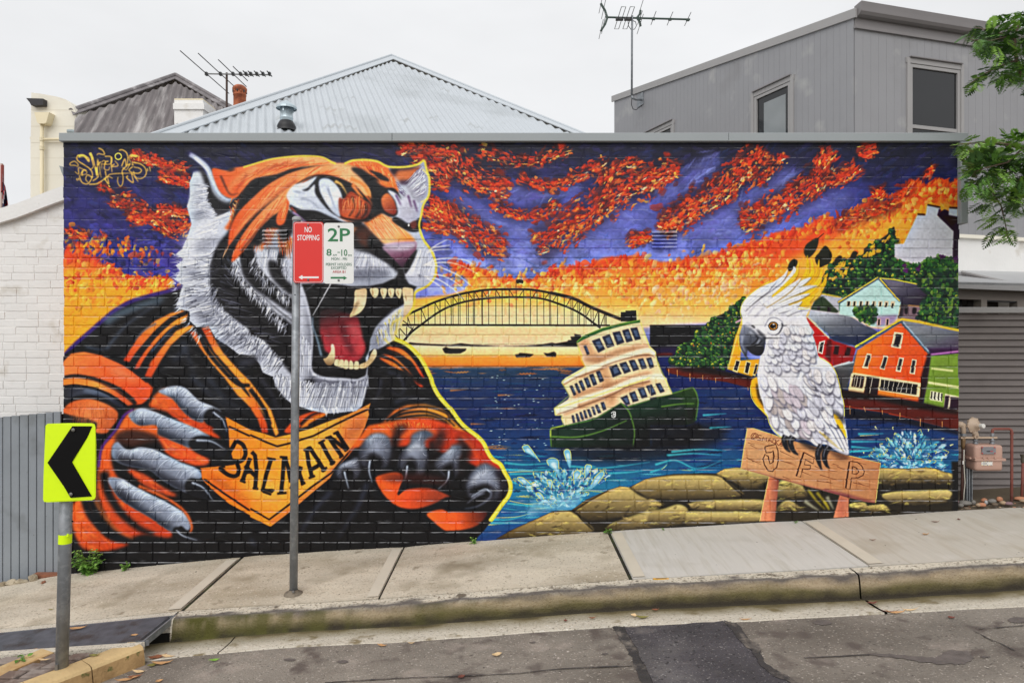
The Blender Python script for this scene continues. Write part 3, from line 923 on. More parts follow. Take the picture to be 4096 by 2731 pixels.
# ---- tilted ferry
CR, SHD = (240, 208, 166), (176, 124, 82)
HULL = "C3 1185,680 1500,620 1720,560 1870,465 2010,380 2090,430 2200,410 2352,345 C4 0,335 260,275 400,225 505,200 545,270 565,360 555,480 520,620 400,650 0,645 C3 2352,900 2150,915 1190,910 1175,800"
fill(HULL, G("C3 1500,650 1700,915", (26, 54, 40), (16, 40, 30), (13, 28, 23)), 1, 0)
fill("C3 2090,430 2352,350 C4 250,290 400,260 440,460 420,640 0,645 C3 2352,900 2170,910 2165,700", G("C3 2200,450 2300,900", (24, 54, 38), (14, 22, 20), (14, 14, 18)), 4, 0)
fill("C4 270,275 500,202 545,270 560,400 530,600 430,640 420,400", (34, 62, 30), 3, 0)
fill("C4 420,450 540,440 515,610 420,640", (22, 30, 24), 5, 0)
many("C3 2010,380 2100,480 2150,620 2170,750 2150,910;C3 1190,780 1500,785 1800,710 2080,590;C4 505,202 545,270 566,380 540,590;C4 130,430 330,400 520,392;C3 1185,682 1500,620 1720,560 2010,382;C3 2090,430 2352,350;C4 80,325 260,275 500,202;C3 1180,700 1190,900", (104, 146, 60), 7, 4, soft=1.6, a=.8)
SUP = "B3 1490,1090 1560,1030 1810,935 2235,845 2352,1130 B4 65,1195 70,1255 130,1420 C4 150,60 200,100 200,130 260,280 0,330 C3 2352,345 2090,420 2010,380 1720,555 1500,610 1345,650 1305,570 1320,530 1235,530 1225,450 1390,340 1405,300 1350,200 1310,140 1360,90 1500,10 B3 1590,1370 1545,1270 1560,1250"
fill(SUP, CR, 1, 0)
CLIP[0] = fullmask(SUP, 0, .5)
many("B3 1540,1030 1640,1200 1780,1330 1850,1567 C3 1890,220 1900,430", SHD, 36, soft=12, a=.6)
many("B3 1580,1280 1740,1290 2000,1190 2352,1140;C3 1500,70 1640,20 1800,-40 B3 2000,1270 2352,1230;C3 1450,300 1800,200 2100,110 2352,40;C3 1340,500 1600,400 1880,300 2150,200 2352,130", (170, 120, 84), 18, soft=7, a=.7)
many("C3 1330,130 1600,0 B3 1800,1345 2000,1270 2250,1190 2352,1180 B4 70,1215;C3 1240,450 1600,330 1900,230 2150,120 2352,80 C4 180,70;C3 1250,500 1500,420", (250, 232, 204), 22, soft=4, a=.9)
many("B3 1790,1370 1950,1310 2200,1245 2352,1235 B4 60,1262;C3 1330,175 1480,90 1620,40 1800,-20;C3 1260,520 1500,440 1880,300 2100,190 2352,130", (120, 84, 60), 5, soft=2, a=.6)
CLIP[0] = None
fill("B3 1485,1085 1560,1015 1800,915 2100,838 2235,822 2237,852 2110,872 1800,952 1570,1052 1500,1092", (44, 104, 48), 1, 0)
stroke("B3 1490,1080 1560,1015 1800,915 2235,822", (120, 150, 60), 3, soft=.8, sm=0)
WN = "B3 1668,1066 1760,1034 1825,1165 1745,1207;B3 1788,1020 1880,988 1935,1125 1850,1152;B3 1910,968 1998,952 2052,1085 1965,1117;B3 2023,944 2100,924 2152,1066 2075,1088;B3 2118,918 2200,908 2247,1046 2175,1062;B3 1570,1128 1600,1118 1642,1222 1612,1232;" \
     "B3 1872,1378 1960,1340 2020,1455 1915,1498;B3 1990,1335 2070,1310 2128,1425 2050,1455;B3 2100,1300 2170,1288 2225,1400 2155,1425;B3 2208,1282 2270,1270 2318,1385 2255,1402;B3 2305,1272 2352,1262 B4 40,1370 B3 2352,1390;B4 0,1260 15,1262 48,1375 0,1390;" \
     "C3 1405,185 1440,178 1485,285 1455,302;C3 1462,162 1495,150 1540,260 1512,272;C3 1510,130 1550,115 1595,230 1560,245;C3 1570,95 1620,85 1662,195 1618,210;C3 1635,55 1685,40 1732,165 1685,185;C3 1715,20 1760,5 1812,125 1762,145;" \
     "C3 2005,325 2085,290 2120,400 2070,415;C3 2108,270 2175,245 2220,360 2150,380;C3 2205,215 2280,198 2325,315 2255,335;C3 2305,185 2352,175 2352,290;C4 0,170 20,168 75,280 10,305;C4 65,160 120,150 175,250 120,270;" \
     "C3 1428,530 1455,528 1475,615 1445,620;C3 1475,512 1500,508 1535,600 1498,608;C3 1520,495 1545,488 1580,580 1548,592;C3 1565,472 1590,468 1622,565 1590,572;C3 1610,462 1640,455 1675,545 1642,555;C3 1662,432 1690,428 1720,525 1690,530;C3 1705,412 1735,402 1782,500 1740,510;C3 1770,380 1808,372 1842,460 1800,475"
fills(WN, (36, 46, 66), .9, 0)
for q in WN.split(';'):
    p = pp(q)
    c = p.mean(0)
    fill(c + (p - c) * .55 + np.array((1, -1)), (120, 138, 166), 2, 0, .6)
many("B3 1490,1095 1550,1240 1545,1290 1590,1380 1500,1440 1320,1540;C3 1310,140 1350,200 1400,300 1225,450 1240,530 1310,530 1330,650 1185,690 1180,780;B3 2240,850 2352,1150 B4 65,1200 75,1270 130,1410 C4 190,120 260,270;C3 1250,450 1500,370 1900,240 2352,90", (216, 214, 96), 3.5, soft=.9, sm=0, a=.85)
many("C3 1895,505 1920,490 1945,490;C3 1905,520 1905,550 1930,560 1945,540 1945,492;C3 1918,520 1950,512;C3 1925,500 1930,548", (226, 226, 220), 4, soft=.6, sm=0)
fill("C3 2160,880 2352,895 C4 0,645 400,652 530,615 640,700 560,840 200,900 C3 2200,960 1800,930 1400,920", (13, 14, 20), 6, 1, .9)
# ---- splash, right
def splash(reg, cx, cy, n_, seed, hi):
    M = fullmask(reg, 1, 3)
    blend(0, MH, 0, MW, M, (60, 136, 170), .55)
    c0 = pp("%s %f,%f" % (cx[0], cx[1], cy))[0]
    pts = inmask(M, n_)
    for x, y in pts:
        an = np.arctan2(c0[1] - y, c0[0] - x)
        k = RNG.random()
        l, w = RNG.uniform(7, 20) * S, RNG.uniform(3, 7) * S
        col = [(96, 176, 196), (44, 110, 160), (150, 206, 216), (24, 70, 130), (206, 226, 232), (70, 160, 176)][RNG.integers(6)]
        dab(x, y, an + RNG.normal(0, .25), l, w, col, .75, .6)
        if k < hi:
            stroke(np.array([[x - l * .6 * np.cos(an + .8), y - l * .6 * np.sin(an + .8)], [x - l * np.cos(an), y - l * np.sin(an)], [x - l * .6 * np.cos(an - .8), y - l * .6 * np.sin(an - .8)]]), (214, 206, 110), 2.2, soft=.5, a=.85)
        elif k < hi + .15:
            dab(x, y, an, 3 * S, 2 * S, (232, 240, 240), .9)


splash("C5 560,1000 740,840 860,760 1000,720 1150,760 1250,800 1420,900 1400,1080 1430,1180 1000,1170 720,1150 640,1060", ("C5", 1000), 1120, 330, 5, .25)
splash("C3 760,1290 960,1260 1150,1200 1500,1170 1800,1180 1850,1260 1650,1400 1500,1567 1420,1600 1100,1567 980,1480 900,1400", ("C3", 1350), 1560, 380, 6, .25)
fill("D3 1000,300 1300,240 1550,200 1450,400 1100,430 950,500 900,440", (150, 200, 216), 10, a=.55)
# big drops
for s_ in ("C3 850,900 910,880 950,920 1060,1075 960,1000 880,960", "C3 1140,1060 1200,1030 1270,1060 1280,1160 1305,1290 1240,1190 1160,1120", "C3 1340,960 1380,930 1415,960 1425,1060 1410,1150 1370,1070", "C3 1455,1210 1500,1175 1540,1210 1500,1270 1460,1340", "C3 1590,1130 1630,1110 1665,1130 1640,1200 1585,1270", "C3 1720,1240 1790,1190 1810,1230 1740,1330 1630,1420 1660,1340", "C3 1010,1450 1050,1440 1090,1480 1100,1520 1060,1510", "C3 790,1270 850,1260 930,1320 950,1345 860,1340", "C3 1140,1300 1170,1290 1200,1310 1190,1390 1160,1360"):
    fill(s_, (110, 176, 200), 2)
    p = pp(s_)
    c = p.mean(0)
    fill(c + (p - c) * .5, (206, 226, 232), 3, 1, .8)
    stroke(np.vstack([p[-1:], p[:4]]), (216, 212, 110), 2.6, soft=.6, a=.9)
for s_ in ("C5 600,660 625,690", "C5 808,665 815,700", "C5 1230,690 1225,720", "C5 760,800 770,830", "C5 465,960 470,980", "C5 1390,810 1420,800", "C5 1480,885 1520,870", "C5 1440,990 1420,1010", "C3 980,1200 985,1240"):
    many(s_, (220, 222, 150), 6, 3, soft=.8, a=.9)
# ---- rocks along the foot of the wall
RK = "D3 540,750 730,640 1000,520 1200,430 1430,410 1600,290 1850,180 2000,130 2100,140 2140,130 2290,50 2352,35 C4 0,1265 280,1220 600,1210 780,1215 880,1160 1000,1145 1400,1150 1900,1250 C5 650,1150 1000,1160 1200,1145 1320,1160 1440,1200 1530,1220 1590,1560 D5 1620,430 0,560 D4 0,660 D3 1600,690"
fill(RK, (42, 36, 26), 2, 0)
CLIP[0] = fullmask(RK, 0, .8)
ROCKS = ("D3 540,755 740,640 1000,520 1200,430 1330,410 1450,430 1570,530 1690,640 1560,700 1200,700 800,735", "D3 1440,420 1620,290 1850,180 2000,130 2090,135 2220,230 2352,300 2352,430 2100,480 1800,520 1640,540 1560,500", "D3 1850,600 2000,530 2250,450 2352,420 2352,640 1900,650",
         "D3 2130,140 2300,45 D4 0,35 300,0 700,0 850,30 1000,150 1100,230 800,280 400,290 0,280 D3 2352,300 2250,220", "D4 0,290 60,300 130,350 60,400 0,410", "D4 0,430 150,400 330,345 440,400 440,500 380,570 0,610", "D4 460,350 560,310 900,290 1340,300 1310,420 900,430 560,410", "D4 450,440 700,430 1290,440 1280,540 700,570 430,590",
         "C4 780,1210 880,1160 1050,1145 1400,1170 1390,1290 1200,1400 1100,1380 1000,1320", "D4 1480,400 1560,320 1640,300 1760,370 1800,420 1500,420", "D4 1530,70 1750,100 1830,180 1820,260 1500,270", "C4 1540,1320 1640,1310 1640,1345 1560,1350",
         "C5 655,1150 900,1155 1010,1180 1180,1290 1200,1330 1000,1330 640,1340", "C5 1010,1170 1200,1145 1310,1160 1440,1210 1530,1220 1540,1320 1280,1330", "C5 690,1470 900,1430 1200,1440 1470,1420 1400,1560 900,1567 760,1530", "D5 310,340 480,325 500,410 350,400", "D5 520,370 700,350 760,420 560,430", "D5 690,240 900,195 1470,185 1400,310 1100,350 830,330")
for i, s_ in enumerate(ROCKS):
    p = spline(pp(s_), True)
    t_, b_ = p[:, 1].min(), p[:, 1].max()
    cx = p[:, 0].mean()
    fill(s_, G("Z %f,%f %f,%f" % (cx / S + MX0, t_ / S + MY0, cx / S + MX0, b_ / S + MY0), (206, 190, 122), (170, 150, 96), (116, 100, 64), (50, 42, 30)), 2.5)
    for x, y in inmask(fullmask(s_, 1, 0), 26):
        k = (y - t_) / max(b_ - t_, 1)
        col = [(214, 200, 112), (166, 144, 84), (196, 170, 110), (110, 92, 56)][RNG.integers(4)] if k < .55 else [(60, 50, 34), (124, 104, 62), (84, 70, 42), (190, 178, 96)][RNG.integers(4)]
        dab(x, y, RNG.normal(-.15, .3), RNG.uniform(8, 24) * S, RNG.uniform(2.5, 6) * S, col, .55, .5)
    stroke(np.vstack([p[k] for k in range(len(p)) if p[k, 1] < t_ + (b_ - t_) * .4] or [p[:2]]), (212, 200, 104), 3, soft=1.2, a=.35, sm=0) if i not in (0, 1, 3) else None
many("D4 1860,170 1960,300 2060,400;D4 1960,200 2060,320 2110,410;D5 0,300 60,400", (176, 160, 44), 12, 4, soft=3, a=.8)
many("D4 1820,300 1900,360 1990,415;D4 2080,250 2160,400", (170, 168, 140), 16, 4, soft=4, a=.8)
many("D3 1100,440 1430,420 1560,530 1680,640;D3 1850,180 1640,300 1450,420;D4 860,30 1000,160 1100,240", (30, 26, 20), 6, soft=2, a=.8)
CLIP[0] = None
# ---- wooden sign
WD = (206, 144, 92)
fill("C4 1400,1240 1520,1290 1500,1460 D4 1470,540 1290,540 1340,290", G("D4 1290,400 1510,400", (214, 150, 108), (206, 130, 92), (150, 84, 66)), 1, 0)
fill("D4 2230,230 2352,270 D5 300,250 290,490 110,500", G("D5 110,400 300,400", (206, 134, 96), (186, 110, 84), (200, 130, 96)), 1, 0)
SG = "C4 1145,680 1220,685 1560,795 2352,1005 C5 665,1090 610,1560 D5 605,325 480,310 0,185 D4 2150,210 1500,40 C4 1070,1155 1100,900"
fill(SG, G("C4 1100,800 C5 600,1500", (204, 158, 112), (198, 148, 102), (192, 138, 94), (184, 128, 86)), 1, 0)
CLIP[0] = fullmask(SG, 0, .5)
for _ in range(150):
    q = pp("Z %f,%f" % (RNG.uniform(2960, 3520), RNG.uniform(1700, 2020)))[0]
    dab(q[0], q[1], .22 + RNG.normal(0, .05), RNG.uniform(15, 50) * S, RNG.uniform(1, 3) * S, [(176, 112, 66), (226, 172, 122), (190, 124, 76)][RNG.integers(3)], .45)
many("C4 1120,1190 1500,1290 2000,1420 2352,1500;C5 0,1410 250,1470 600,1570", (110, 44, 60), 14, soft=5, a=.6)
many("C4 1150,850 1230,880;C4 1180,880 1260,920;C4 1140,1030 1310,1110;C4 1200,1070 1300,1080;C4 1530,950 1700,1030;C4 1530,1060 1700,1110;C4 1600,1080 1690,1090;C4 1940,1130 2040,1170;C4 2150,1100 2220,1120;C4 1780,1190 1900,1240;C4 1960,1300 2130,1325;C4 2000,1230 2200,1290;C4 1560,1250 1650,1280;C5 30,1310 100,1330;C5 340,1320 540,1370;C5 400,1320 470,1350;C5 150,1130 250,1170;C5 380,1080 500,1110;C5 60,1180 160,1190", (112, 58, 34), 2.6, 1, soft=.8, a=.8)
CLIP[0] = None
many("C4 1070,1155 1145,680 1220,685 1560,795;C5 290,1005 665,1090 610,1560;D4 1290,540 1400,20", (226, 206, 120), 2.6, soft=.6, sm=0, a=.8)
# carved letters
DKW = (84, 44, 28)
many("C4 1350,900 1480,870 1505,940 1510,1050 1490,1140 1440,1190 1390,1180 1345,1110 1330,1040 1355,985;C4 1350,900 1365,970 1420,965 1450,950 1460,1010 1450,1080 1410,1100 1400,1060 1390,1010 1365,1000", DKW, 4.5, soft=.7, sm=0, a=.85)
many("C4 1810,965 1720,1245 1770,1255 1800,1160 1850,1165 1885,1165 1890,1120 1815,1110 1830,1050 1920,1100 1935,1030 1810,965", DKW, 4, soft=.7, sm=0, a=.8)
many("C4 1810,965 1720,1245", DKW, 7, soft=.8, sm=0, a=.9)
many("C5 305,1070 255,1385 305,1400 325,1265 400,1265 460,1235 475,1190 440,1120 390,1080 305,1070;C5 340,1130 330,1215 385,1220 410,1195 385,1150 340,1130", DKW, 4, soft=.7, sm=0, a=.85)
many("C5 300,1075 255,1385", DKW, 7, soft=.8, sm=0, a=.9)
# @ signature on the board
many("C4 1250,770 1235,750 1215,760 1205,790 1225,800 1245,780 1252,755 1250,800 1265,790 1270,760 1240,738 1205,745 1187,775 1195,805 1230,815;C4 1310,770 1285,762 1265,780 1300,800 1300,825 1262,820;C4 1315,835 1335,785 1350,820 1375,790 1365,840;C4 1385,845 1420,795 1430,850;C4 1395,828 1428,828;C4 1475,820 1450,810 1440,850 1470,860;C4 1480,815 1475,870;C4 1520,820 1480,845 1510,885;C4 1515,890 1545,840 1540,895;C4 1525,870 1545,872;C4 1580,855 1555,850 1555,868 1575,880 1570,900 1545,895".replace('1580,855 1555,850 1555,868 1575,880 1570,900 1545,895', '1566,850 1545,846 1540,862 1562,874 1556,892 1536,888'), (112, 50, 30), 3, soft=.5, sm=0, a=.9)
# ---- cockatoo
fill("B4 1230,1500 C4 1190,130 1186,250 1230,380 1330,500 1390,540 1390,430 1290,300 1270,100", (226, 172, 30), 2)
fill("C4 1250,150 1260,300 1320,410 1380,440 1340,320 1280,200", (86, 66, 20), 4)
BODY = "B4 1085,790 1065,720 1085,640 1150,545 1300,440 1500,370 1700,430 1850,560 1880,680 1840,780 1880,880 1930,965 1915,1010 1960,1130 1985,1245 2050,1280 2120,1340 2170,1410 2210,1520 C4 2180,20 2230,200 2275,400 2285,540 2310,700 2325,850 2335,990 2230,970 2060,870 1960,890 1850,820 1620,790 1520,775 1430,690 1390,560 1350,500 1330,400 1290,280 1270,150 1260,40 B4 1270,1400 1300,1250 1340,1180 1340,1060 1100,1010 1085,900"
WH = (226, 227, 232)
fill(BODY, G("C4 1300,0 2200,600", (222, 220, 222), (216, 216, 222), (206, 206, 214)), 1.5)
CLIP[0] = fullmask(BODY, 1, 1.5)
fill("B4 1700,1150 2000,1240 1900,1300 1750,1280", (150, 140, 160), 10, a=.6)
fill("C4 1380,500 1700,600 2000,800 2100,900 1600,800", (140, 126, 124), 16, a=.6)
fill("C4 1650,300 1750,360 2000,700 1990,780 1800,520", (176, 150, 176), 14, a=.6)


def feathers(rows, l, w, ang0, ang1, cols):
    for (a_, b_, n_) in rows:
        A, B = pp(a_)[0], pp(b_)[0]
        for i in range(n_):
            t = (i + .5) / n_
            p = A + (B - A) * t + RNG.normal(0, 2.5, 2)
            an = ang0 + (ang1 - ang0) * t + RNG.normal(0, .12)
            d = np.array((np.cos(an), np.sin(an)))
            ll, ww = l * RNG.uniform(.85, 1.2) * S, w * RNG.uniform(.85, 1.15) * S
            c = np.array(cols[RNG.integers(len(cols))]) * RNG.uniform(.94, 1.03)
            nn = np.array((-d[1], d[0]))

            def leaf(o, k):
                q = p + o
                return np.array([q, q + d * ll * .35 + nn * ww * .55 * k, q + d * ll * .75 + nn * ww * .5 * k, q + d * ll * k, q + d * ll * .75 - nn * ww * .5 * k, q + d * ll * .35 - nn * ww * .55 * k])
            fill(leaf(np.array((1.5, 2.2)), 1.08), (96, 94, 108), 2.6, 1, .75)
            fill(leaf(np.array((0, 0)), 1), np.clip(c, 0, 255), .9, 1, .96)
            strand(p + d * ll * .2, p + d * ll * .85, 1.2, .4, c * .8, .5)


FC = [(230, 231, 236), (222, 222, 230), (232, 228, 228), (216, 216, 226)]
feathers([("C4 1500,680", "C4 2000,780", 6), ("C4 1440,590", "C4 2020,700", 7), ("C4 1400,480", "C4 2050,620", 8), ("C4 1370,360", "C4 2050,520", 8), ("C4 1340,240", "C4 1800,420", 6), ("C4 1310,130", "C4 1780,300", 6), ("C4 1300,30", "C4 1740,190", 6)], 62, 26, 1.15, .95, FC + [(206, 196, 204), (196, 186, 184)])
# wing: long primaries, then coverts, then the round shoulder
many("C4 1960,420 2120,640 2300,960;C4 1900,380 2080,640 2260,950;C4 2020,400 2180,620 2320,930;C4 2060,330 2230,560 2320,860", (226, 228, 236), 22, 16, soft=2)
many("C4 1930,400 2100,650 2280,960;C4 1990,410 2150,630 2310,950;C4 2050,370 2210,600 2325,900", (92, 92, 106), 4, 3, soft=1.6, a=.8)
feathers([("C4 1830,330", "C4 2200,520", 6), ("C4 1800,200", "C4 2230,400", 7), ("C4 1760,90", "C4 2200,260", 7), ("C4 1740,0", "C4 2190,130", 7), ("B4 1760,1440", "B4 2150,1510", 7), ("B4 1790,1370", "B4 2110,1430", 6)], 66, 27, 1.0, 1.3, FC)
fill("C4 2160,520 2210,540 2260,620 2300,720 2310,800 2270,740 2200,640", (232, 190, 24), 2)
fill("C4 2130,470 2200,490 2280,560 2290,640 2220,560", (40, 38, 36), 6, a=.9)
stroke("C4 2200,640 2260,740 2310,830", (70, 70, 80), 5, 2, soft=2)
many("C4 1990,720 2140,860 2280,950;C4 2030,740 2200,890", (206, 176, 70), 3, 1.5, soft=1)
fill("B4 1730,1480 1790,1360 1900,1280 2030,1290 2110,1360 2050,1380 1900,1400 1820,1440 1770,1540", (228, 230, 238), 3)
many("B4 1730,1500 1790,1365 1900,1280;B4 1800,1490 1900,1390 2020,1400;B4 1850,1540 1960,1450", (110, 112, 126), 5, 2, soft=2.5, a=.8)
# neck ruff and cheek
feathers([("B4 1340,1300", "B4 1800,1340", 8), ("B4 1350,1220", "B4 1880,1240", 8), ("B4 1380,1130", "B4 1900,1160", 8), ("B4 1400,1050", "B4 1880,1070", 8), ("B4 1540,970", "B4 1870,980", 6), ("B4 1560,900", "B4 1840,900", 5)], 40, 24, 1.35, .9, FC)
fill("B4 1085,790 1065,720 1085,640 1150,545 1300,440 1500,400 1650,520 1750,700 1800,790 1640,840 1500,790 1350,830 1330,1000 1200,900 1090,870", G("B4 1150,600 1700,800", (234, 232, 234), (222, 222, 228)), 6)
many("B4 1150,760 1250,640 1450,500;B4 1230,790 1380,640 1600,480;B4 1400,760 1560,620 1750,500;B4 1550,760 1650,690 1800,640;B4 1120,700 1200,600", (150, 150, 164), 6, 3, soft=3, a=.6)
CLIP[0] = None
# crest plumes
for s_, c_, w0, w1, wm in (("B4 1300,620 1500,470 1650,330 1700,230 1690,190", WH, 20, 3, 24), ("B4 1250,560 1450,420 1570,320 1620,230", WH, 20, 2, 20), ("B4 1500,600 1750,430 1850,250 1850,60", (232, 190, 30), 24, 3, 24), ("B4 1450,560 1620,400 1720,280 1750,140", (236, 200, 50), 18, 2, 18),
                           ("B4 1550,620 1800,430 1910,260 1895,90", (238, 198, 30), 22, 3, 24), ("B4 1600,600 1840,440 1960,280 1990,110", (226, 178, 24), 22, 3, 24), ("B4 1620,620 1860,500 1990,350 2030,200", (240, 200, 40), 22, 3, 24), ("B4 1640,640 1880,560 2030,420 2085,270", (230, 182, 24), 22, 3, 26),
                           ("B4 1700,660 1850,600 1980,520 2000,440", (226, 190, 70), 16, 6, 22), ("B4 1750,640 1860,580 1935,530", (240, 196, 30), 14, 10, 22), ("B4 1760,680 1850,640 1885,620", (238, 196, 40), 12, 10, 20),
                           ("B4 1500,560 1700,440 1830,360 1900,320", WH, 20, 2, 22), ("B4 1450,620 1700,500 1850,440 1970,420", WH, 20, 2, 22), ("B4 1350,650 1550,520 1700,400 1780,330", (226, 226, 232), 22, 2, 22), ("B4 1450,680 1640,600 1800,540 1880,510", WH, 18, 2, 20), ("B4 1500,720 1700,660 1790,600", WH, 18, 3, 20),
                           ("B4 1150,640 1300,520 1400,440 1490,360", WH, 18, 2, 20), ("B4 1100,700 1250,560 1400,470", WH, 18, 6, 20), ("B4 1600,760 1750,690 1880,700", WH, 14, 2, 16)):
    p = spline(pp(s_))
    fill(outline(p + np.array((1.2, 1.6)), w0, w1, wm + 4), (104, 100, 104) if c_ is WH else (150, 110, 24), 2.4, 0, .55)
    fill(outline(p, w0, w1, wm), c_, 1, 0)
    stroke(p[3:-3] + np.array((.8, .8)), np.array(c_) * .78, 1.6, 1, .6, .6, 0)
many("B4 1060,720 1090,620 1170,530 1300,430 1400,370;B4 1060,720 1080,850 1050,1000 1040,1060 1060,1160 1130,1250 1160,1300;C4 1185,180 1190,300 1250,410 1370,520 1410,640 1520,770 1580,790;B4 1990,1260 2120,1340 2190,1450 C4 2230,180 2280,400 2285,540;B4 1740,690 1850,690 1890,640", (222, 212, 90), 3, soft=.8, a=.8)
# beak
fill("B4 1090,890 1180,880 1260,950 1330,1010 1360,1040 1340,1180 1290,1240 1200,1220 1155,1175 1140,1230 1160,1300 1100,1220 1060,1120 1050,1010", G("B4 1080,900 1250,1200", (150, 154, 166), (86, 90, 102), (56, 58, 68)), 1)
fill("B4 1130,1140 1200,1130 1260,1110 1340,1150 1300,1235 1200,1215", (40, 40, 46), 2)
fill("B4 1150,1170 1190,1180 1290,1245 1180,1260 1150,1230", (30, 26, 24), 2, a=.0)
many("B4 1090,1000 1080,1100 1120,1200;B4 1170,960 1230,1000;B4 1290,1050 1260,1110", (196, 200, 210), 9, 4, soft=4, a=.7)
many("B4 1190,1120 1250,1070 1270,1030 1240,1010;B4 1180,1130 1260,1120 1320,1060", (26, 26, 32), 5, 3, soft=1.6)
fill("B4 1110,850 1170,850 1260,940 1340,1010 1300,1020 1200,930 1110,880", (206, 206, 212), 3)
fill("B4 1195,885 1225,890 1235,915 1210,910", (40, 36, 40), 1.5)
fill("B4 1260,930 1360,1010 1340,1040 1280,990", (70, 70, 78), 4, a=.8)
# eye
fill("B4 1360,890 1400,820 1470,800 1540,830 1560,890 1520,960 1450,990 1390,960", (226, 226, 230), 3)
many("B4 1350,900 1400,810 1470,795 1550,840 1560,900 1520,970 1450,1000 1380,970", (140, 140, 152), 4, 3, soft=2, a=.8)
def disc(c, rx, ry, col):
    c = pp(c)[0]
    t = np.linspace(0, 2 * np.pi, 24, endpoint=False)
    fill(np.stack([c[0] + rx * S * np.cos(t), c[1] + ry * S * np.sin(t)], 1), col, .6, 0)


disc("B4 1450,893", 20, 18, (22, 18, 16))
disc("B4 1450,895", 17, 15.5, (170, 126, 50))
disc("B4 1450,893", 11.5, 10.5, (14, 12, 14))
disc("B4 1454,873", 4.5, 2.6, (236, 236, 240))
disc("B4 1462,915", 3, 2, (160, 150, 130))
many("B4 1545,860 1570,890 1615,885;B4 1560,890 1520,970 1480,1000;B4 1340,1040 1400,1035 1560,1035", (40, 38, 46), 4, 1.5, soft=1)
# feet
for s_ in ("C4 1600,770 1580,830 1610,920 1650,960", "C4 1680,780 1650,850 1690,950 1745,995", "C4 2020,880 1975,980 1990,1090 2020,1170", "C4 2100,890 2050,1000 2070,1100 2110,1155"):
    p = spline(pp(s_))
    fill(outline(p + 1.5, 26, 3), (60, 40, 36), 4, 0, .6)
    fill(outline(p, 26, 3, 20), (34, 34, 40), 1, 0)
    stroke(p[:10] + np.array((-1, -2)), (150, 150, 160), 6, 2, 2.2, .8, 0)
fill("C4 1750,800 1950,900 2000,960 1900,940 1780,870", (46, 38, 40), 7, a=.8)
fill("C4 2100,930 2300,990 2352,1010 2280,1060 2150,1000", (70, 46, 40), 7, a=.6)

fill("Z 1700,2180 2000,2166 2433,2128 2600,2116 3205,2086 3400,2076 3850,2046 3900,2400 1700,2400", (26, 22, 20), 5, 0)
# ---- tiger in a striped jersey: body first
OR, ORL, ORD, PCH = (226, 104, 38), (240, 150, 66), (196, 66, 26), (246, 190, 136)
WHT, GRY, DGR = (214, 218, 228), (158, 164, 178), (92, 96, 110)
BODYT = "B1 140,1280 200,1200 270,1130 430,990 620,825 760,712 960,602 1200,530 1400,480 1560,430 B2 0,400 1000,1000 1560,1130 1700,1055 1800,1090 1900,1160 2000,1270 2060,1370 2130,1520 C2 2150,180 2220,300 2340,440 C3 10,450 110,600 200,690 330,790 400,870 440,960 500,1050 590,1110 640,1200 700,1310 712,1400 D3 690,240 630,320 560,430 480,540 400,650 330,720 300,770 0,900 D1 2352,1200 140,1300"
fill(BODYT, (15, 14, 18), 1, 0)
many("B1 145,1270 270,1130 430,990 620,825 760,712 960,602 1200,530 1400,480 1550,430", (66, 34, 110), 16, soft=3)
many("B1 640,860 800,760 1000,680 1200,610 1340,570", (110, 130, 148), 30, 20, soft=12, a=.8)
many("B1 660,1170 750,1050 900,880 1100,740 1300,620;B1 420,1140 560,1170 650,1160", (90, 104, 124), 14, 6, soft=7, a=.7)
many("B1 1560,1080 1620,1250 1700,1450;C1 1650,60 1900,300 2130,500;C1 1850,80 2050,330 2260,480;B1 1440,1300 1560,1200 1600,1100", (60, 68, 84), 22, 8, soft=12, a=.8)
many("C2 120,100 220,220 300,380 350,560;C2 60,330 150,480 190,600", (62, 62, 76), 16, 6, soft=8, a=.8)
many("C2 1540,100 1520,250 1450,380;C2 1740,60 1800,150 1800,260 1740,285 1640,230;C2 1700,380 1850,330 2000,345 2150,420;C2 1620,20 1760,60", (66, 70, 86), 12, 4, soft=6, a=.8)
many("D2 1380,90 1280,350 1180,500 1040,740;D2 960,190 780,380 640,600 590,700;D2 0,760 80,830", (62, 68, 88), 20, 6, soft=9, a=.7)
# shoulder hoops
for s_, c0, c1 in (("B1 860,1300 920,1200 1040,1010 1220,840 1420,740 1560,705 1590,720 1420,790 1250,930 1120,1080 1000,1220 940,1320", ORD, (238, 140, 46)), ("B1 980,1400 1080,1230 1250,1010 1420,860 1560,760 1620,740 1600,830 1400,940 1260,1090 1150,1220 1060,1390", ORD, (240, 150, 50)),
                   ("B1 1110,1490 1180,1320 1330,1120 1480,950 1640,880 1700,900 1560,990 1420,1120 1310,1290 1190,1500", ORD, (242, 156, 56)), ("B1 1640,960 1740,950 1800,1050 1900,1200 2000,1330 2150,1500 C1 2352,330 2352,430 2200,290 2050,90 1900,-80 B1 1750,1130", (200, 80, 26), (240, 152, 52)),
                   ("B1 1780,920 1870,880 1920,1010 2030,1200 2200,1390 C1 2352,130 C2 150,330 250,470 300,620 340,740 300,780 230,600 60,380 C1 2250,150 2050,-80 B1 1930,1200", (196, 70, 26), (242, 154, 54)), ("C2 0,280 100,420 200,620 215,740 140,740 90,580 0,440 C1 2250,260 2352,330", (240, 140, 44), (190, 62, 24))):
    q = s_.split()
    fill(s_, G("%s %s %s" % (q[0], q[1], q[4]), c0, c1), 4, 0)
many("B1 960,1350 1100,1150 1300,930 1460,800 1600,740;B1 1060,1420 1180,1230 1350,1020 1500,890;B1 1730,930 1850,1180 2000,1370 2200,1567 C1 2352,180;C2 0,220 150,430 240,640", BLK, 18, 14, soft=3)
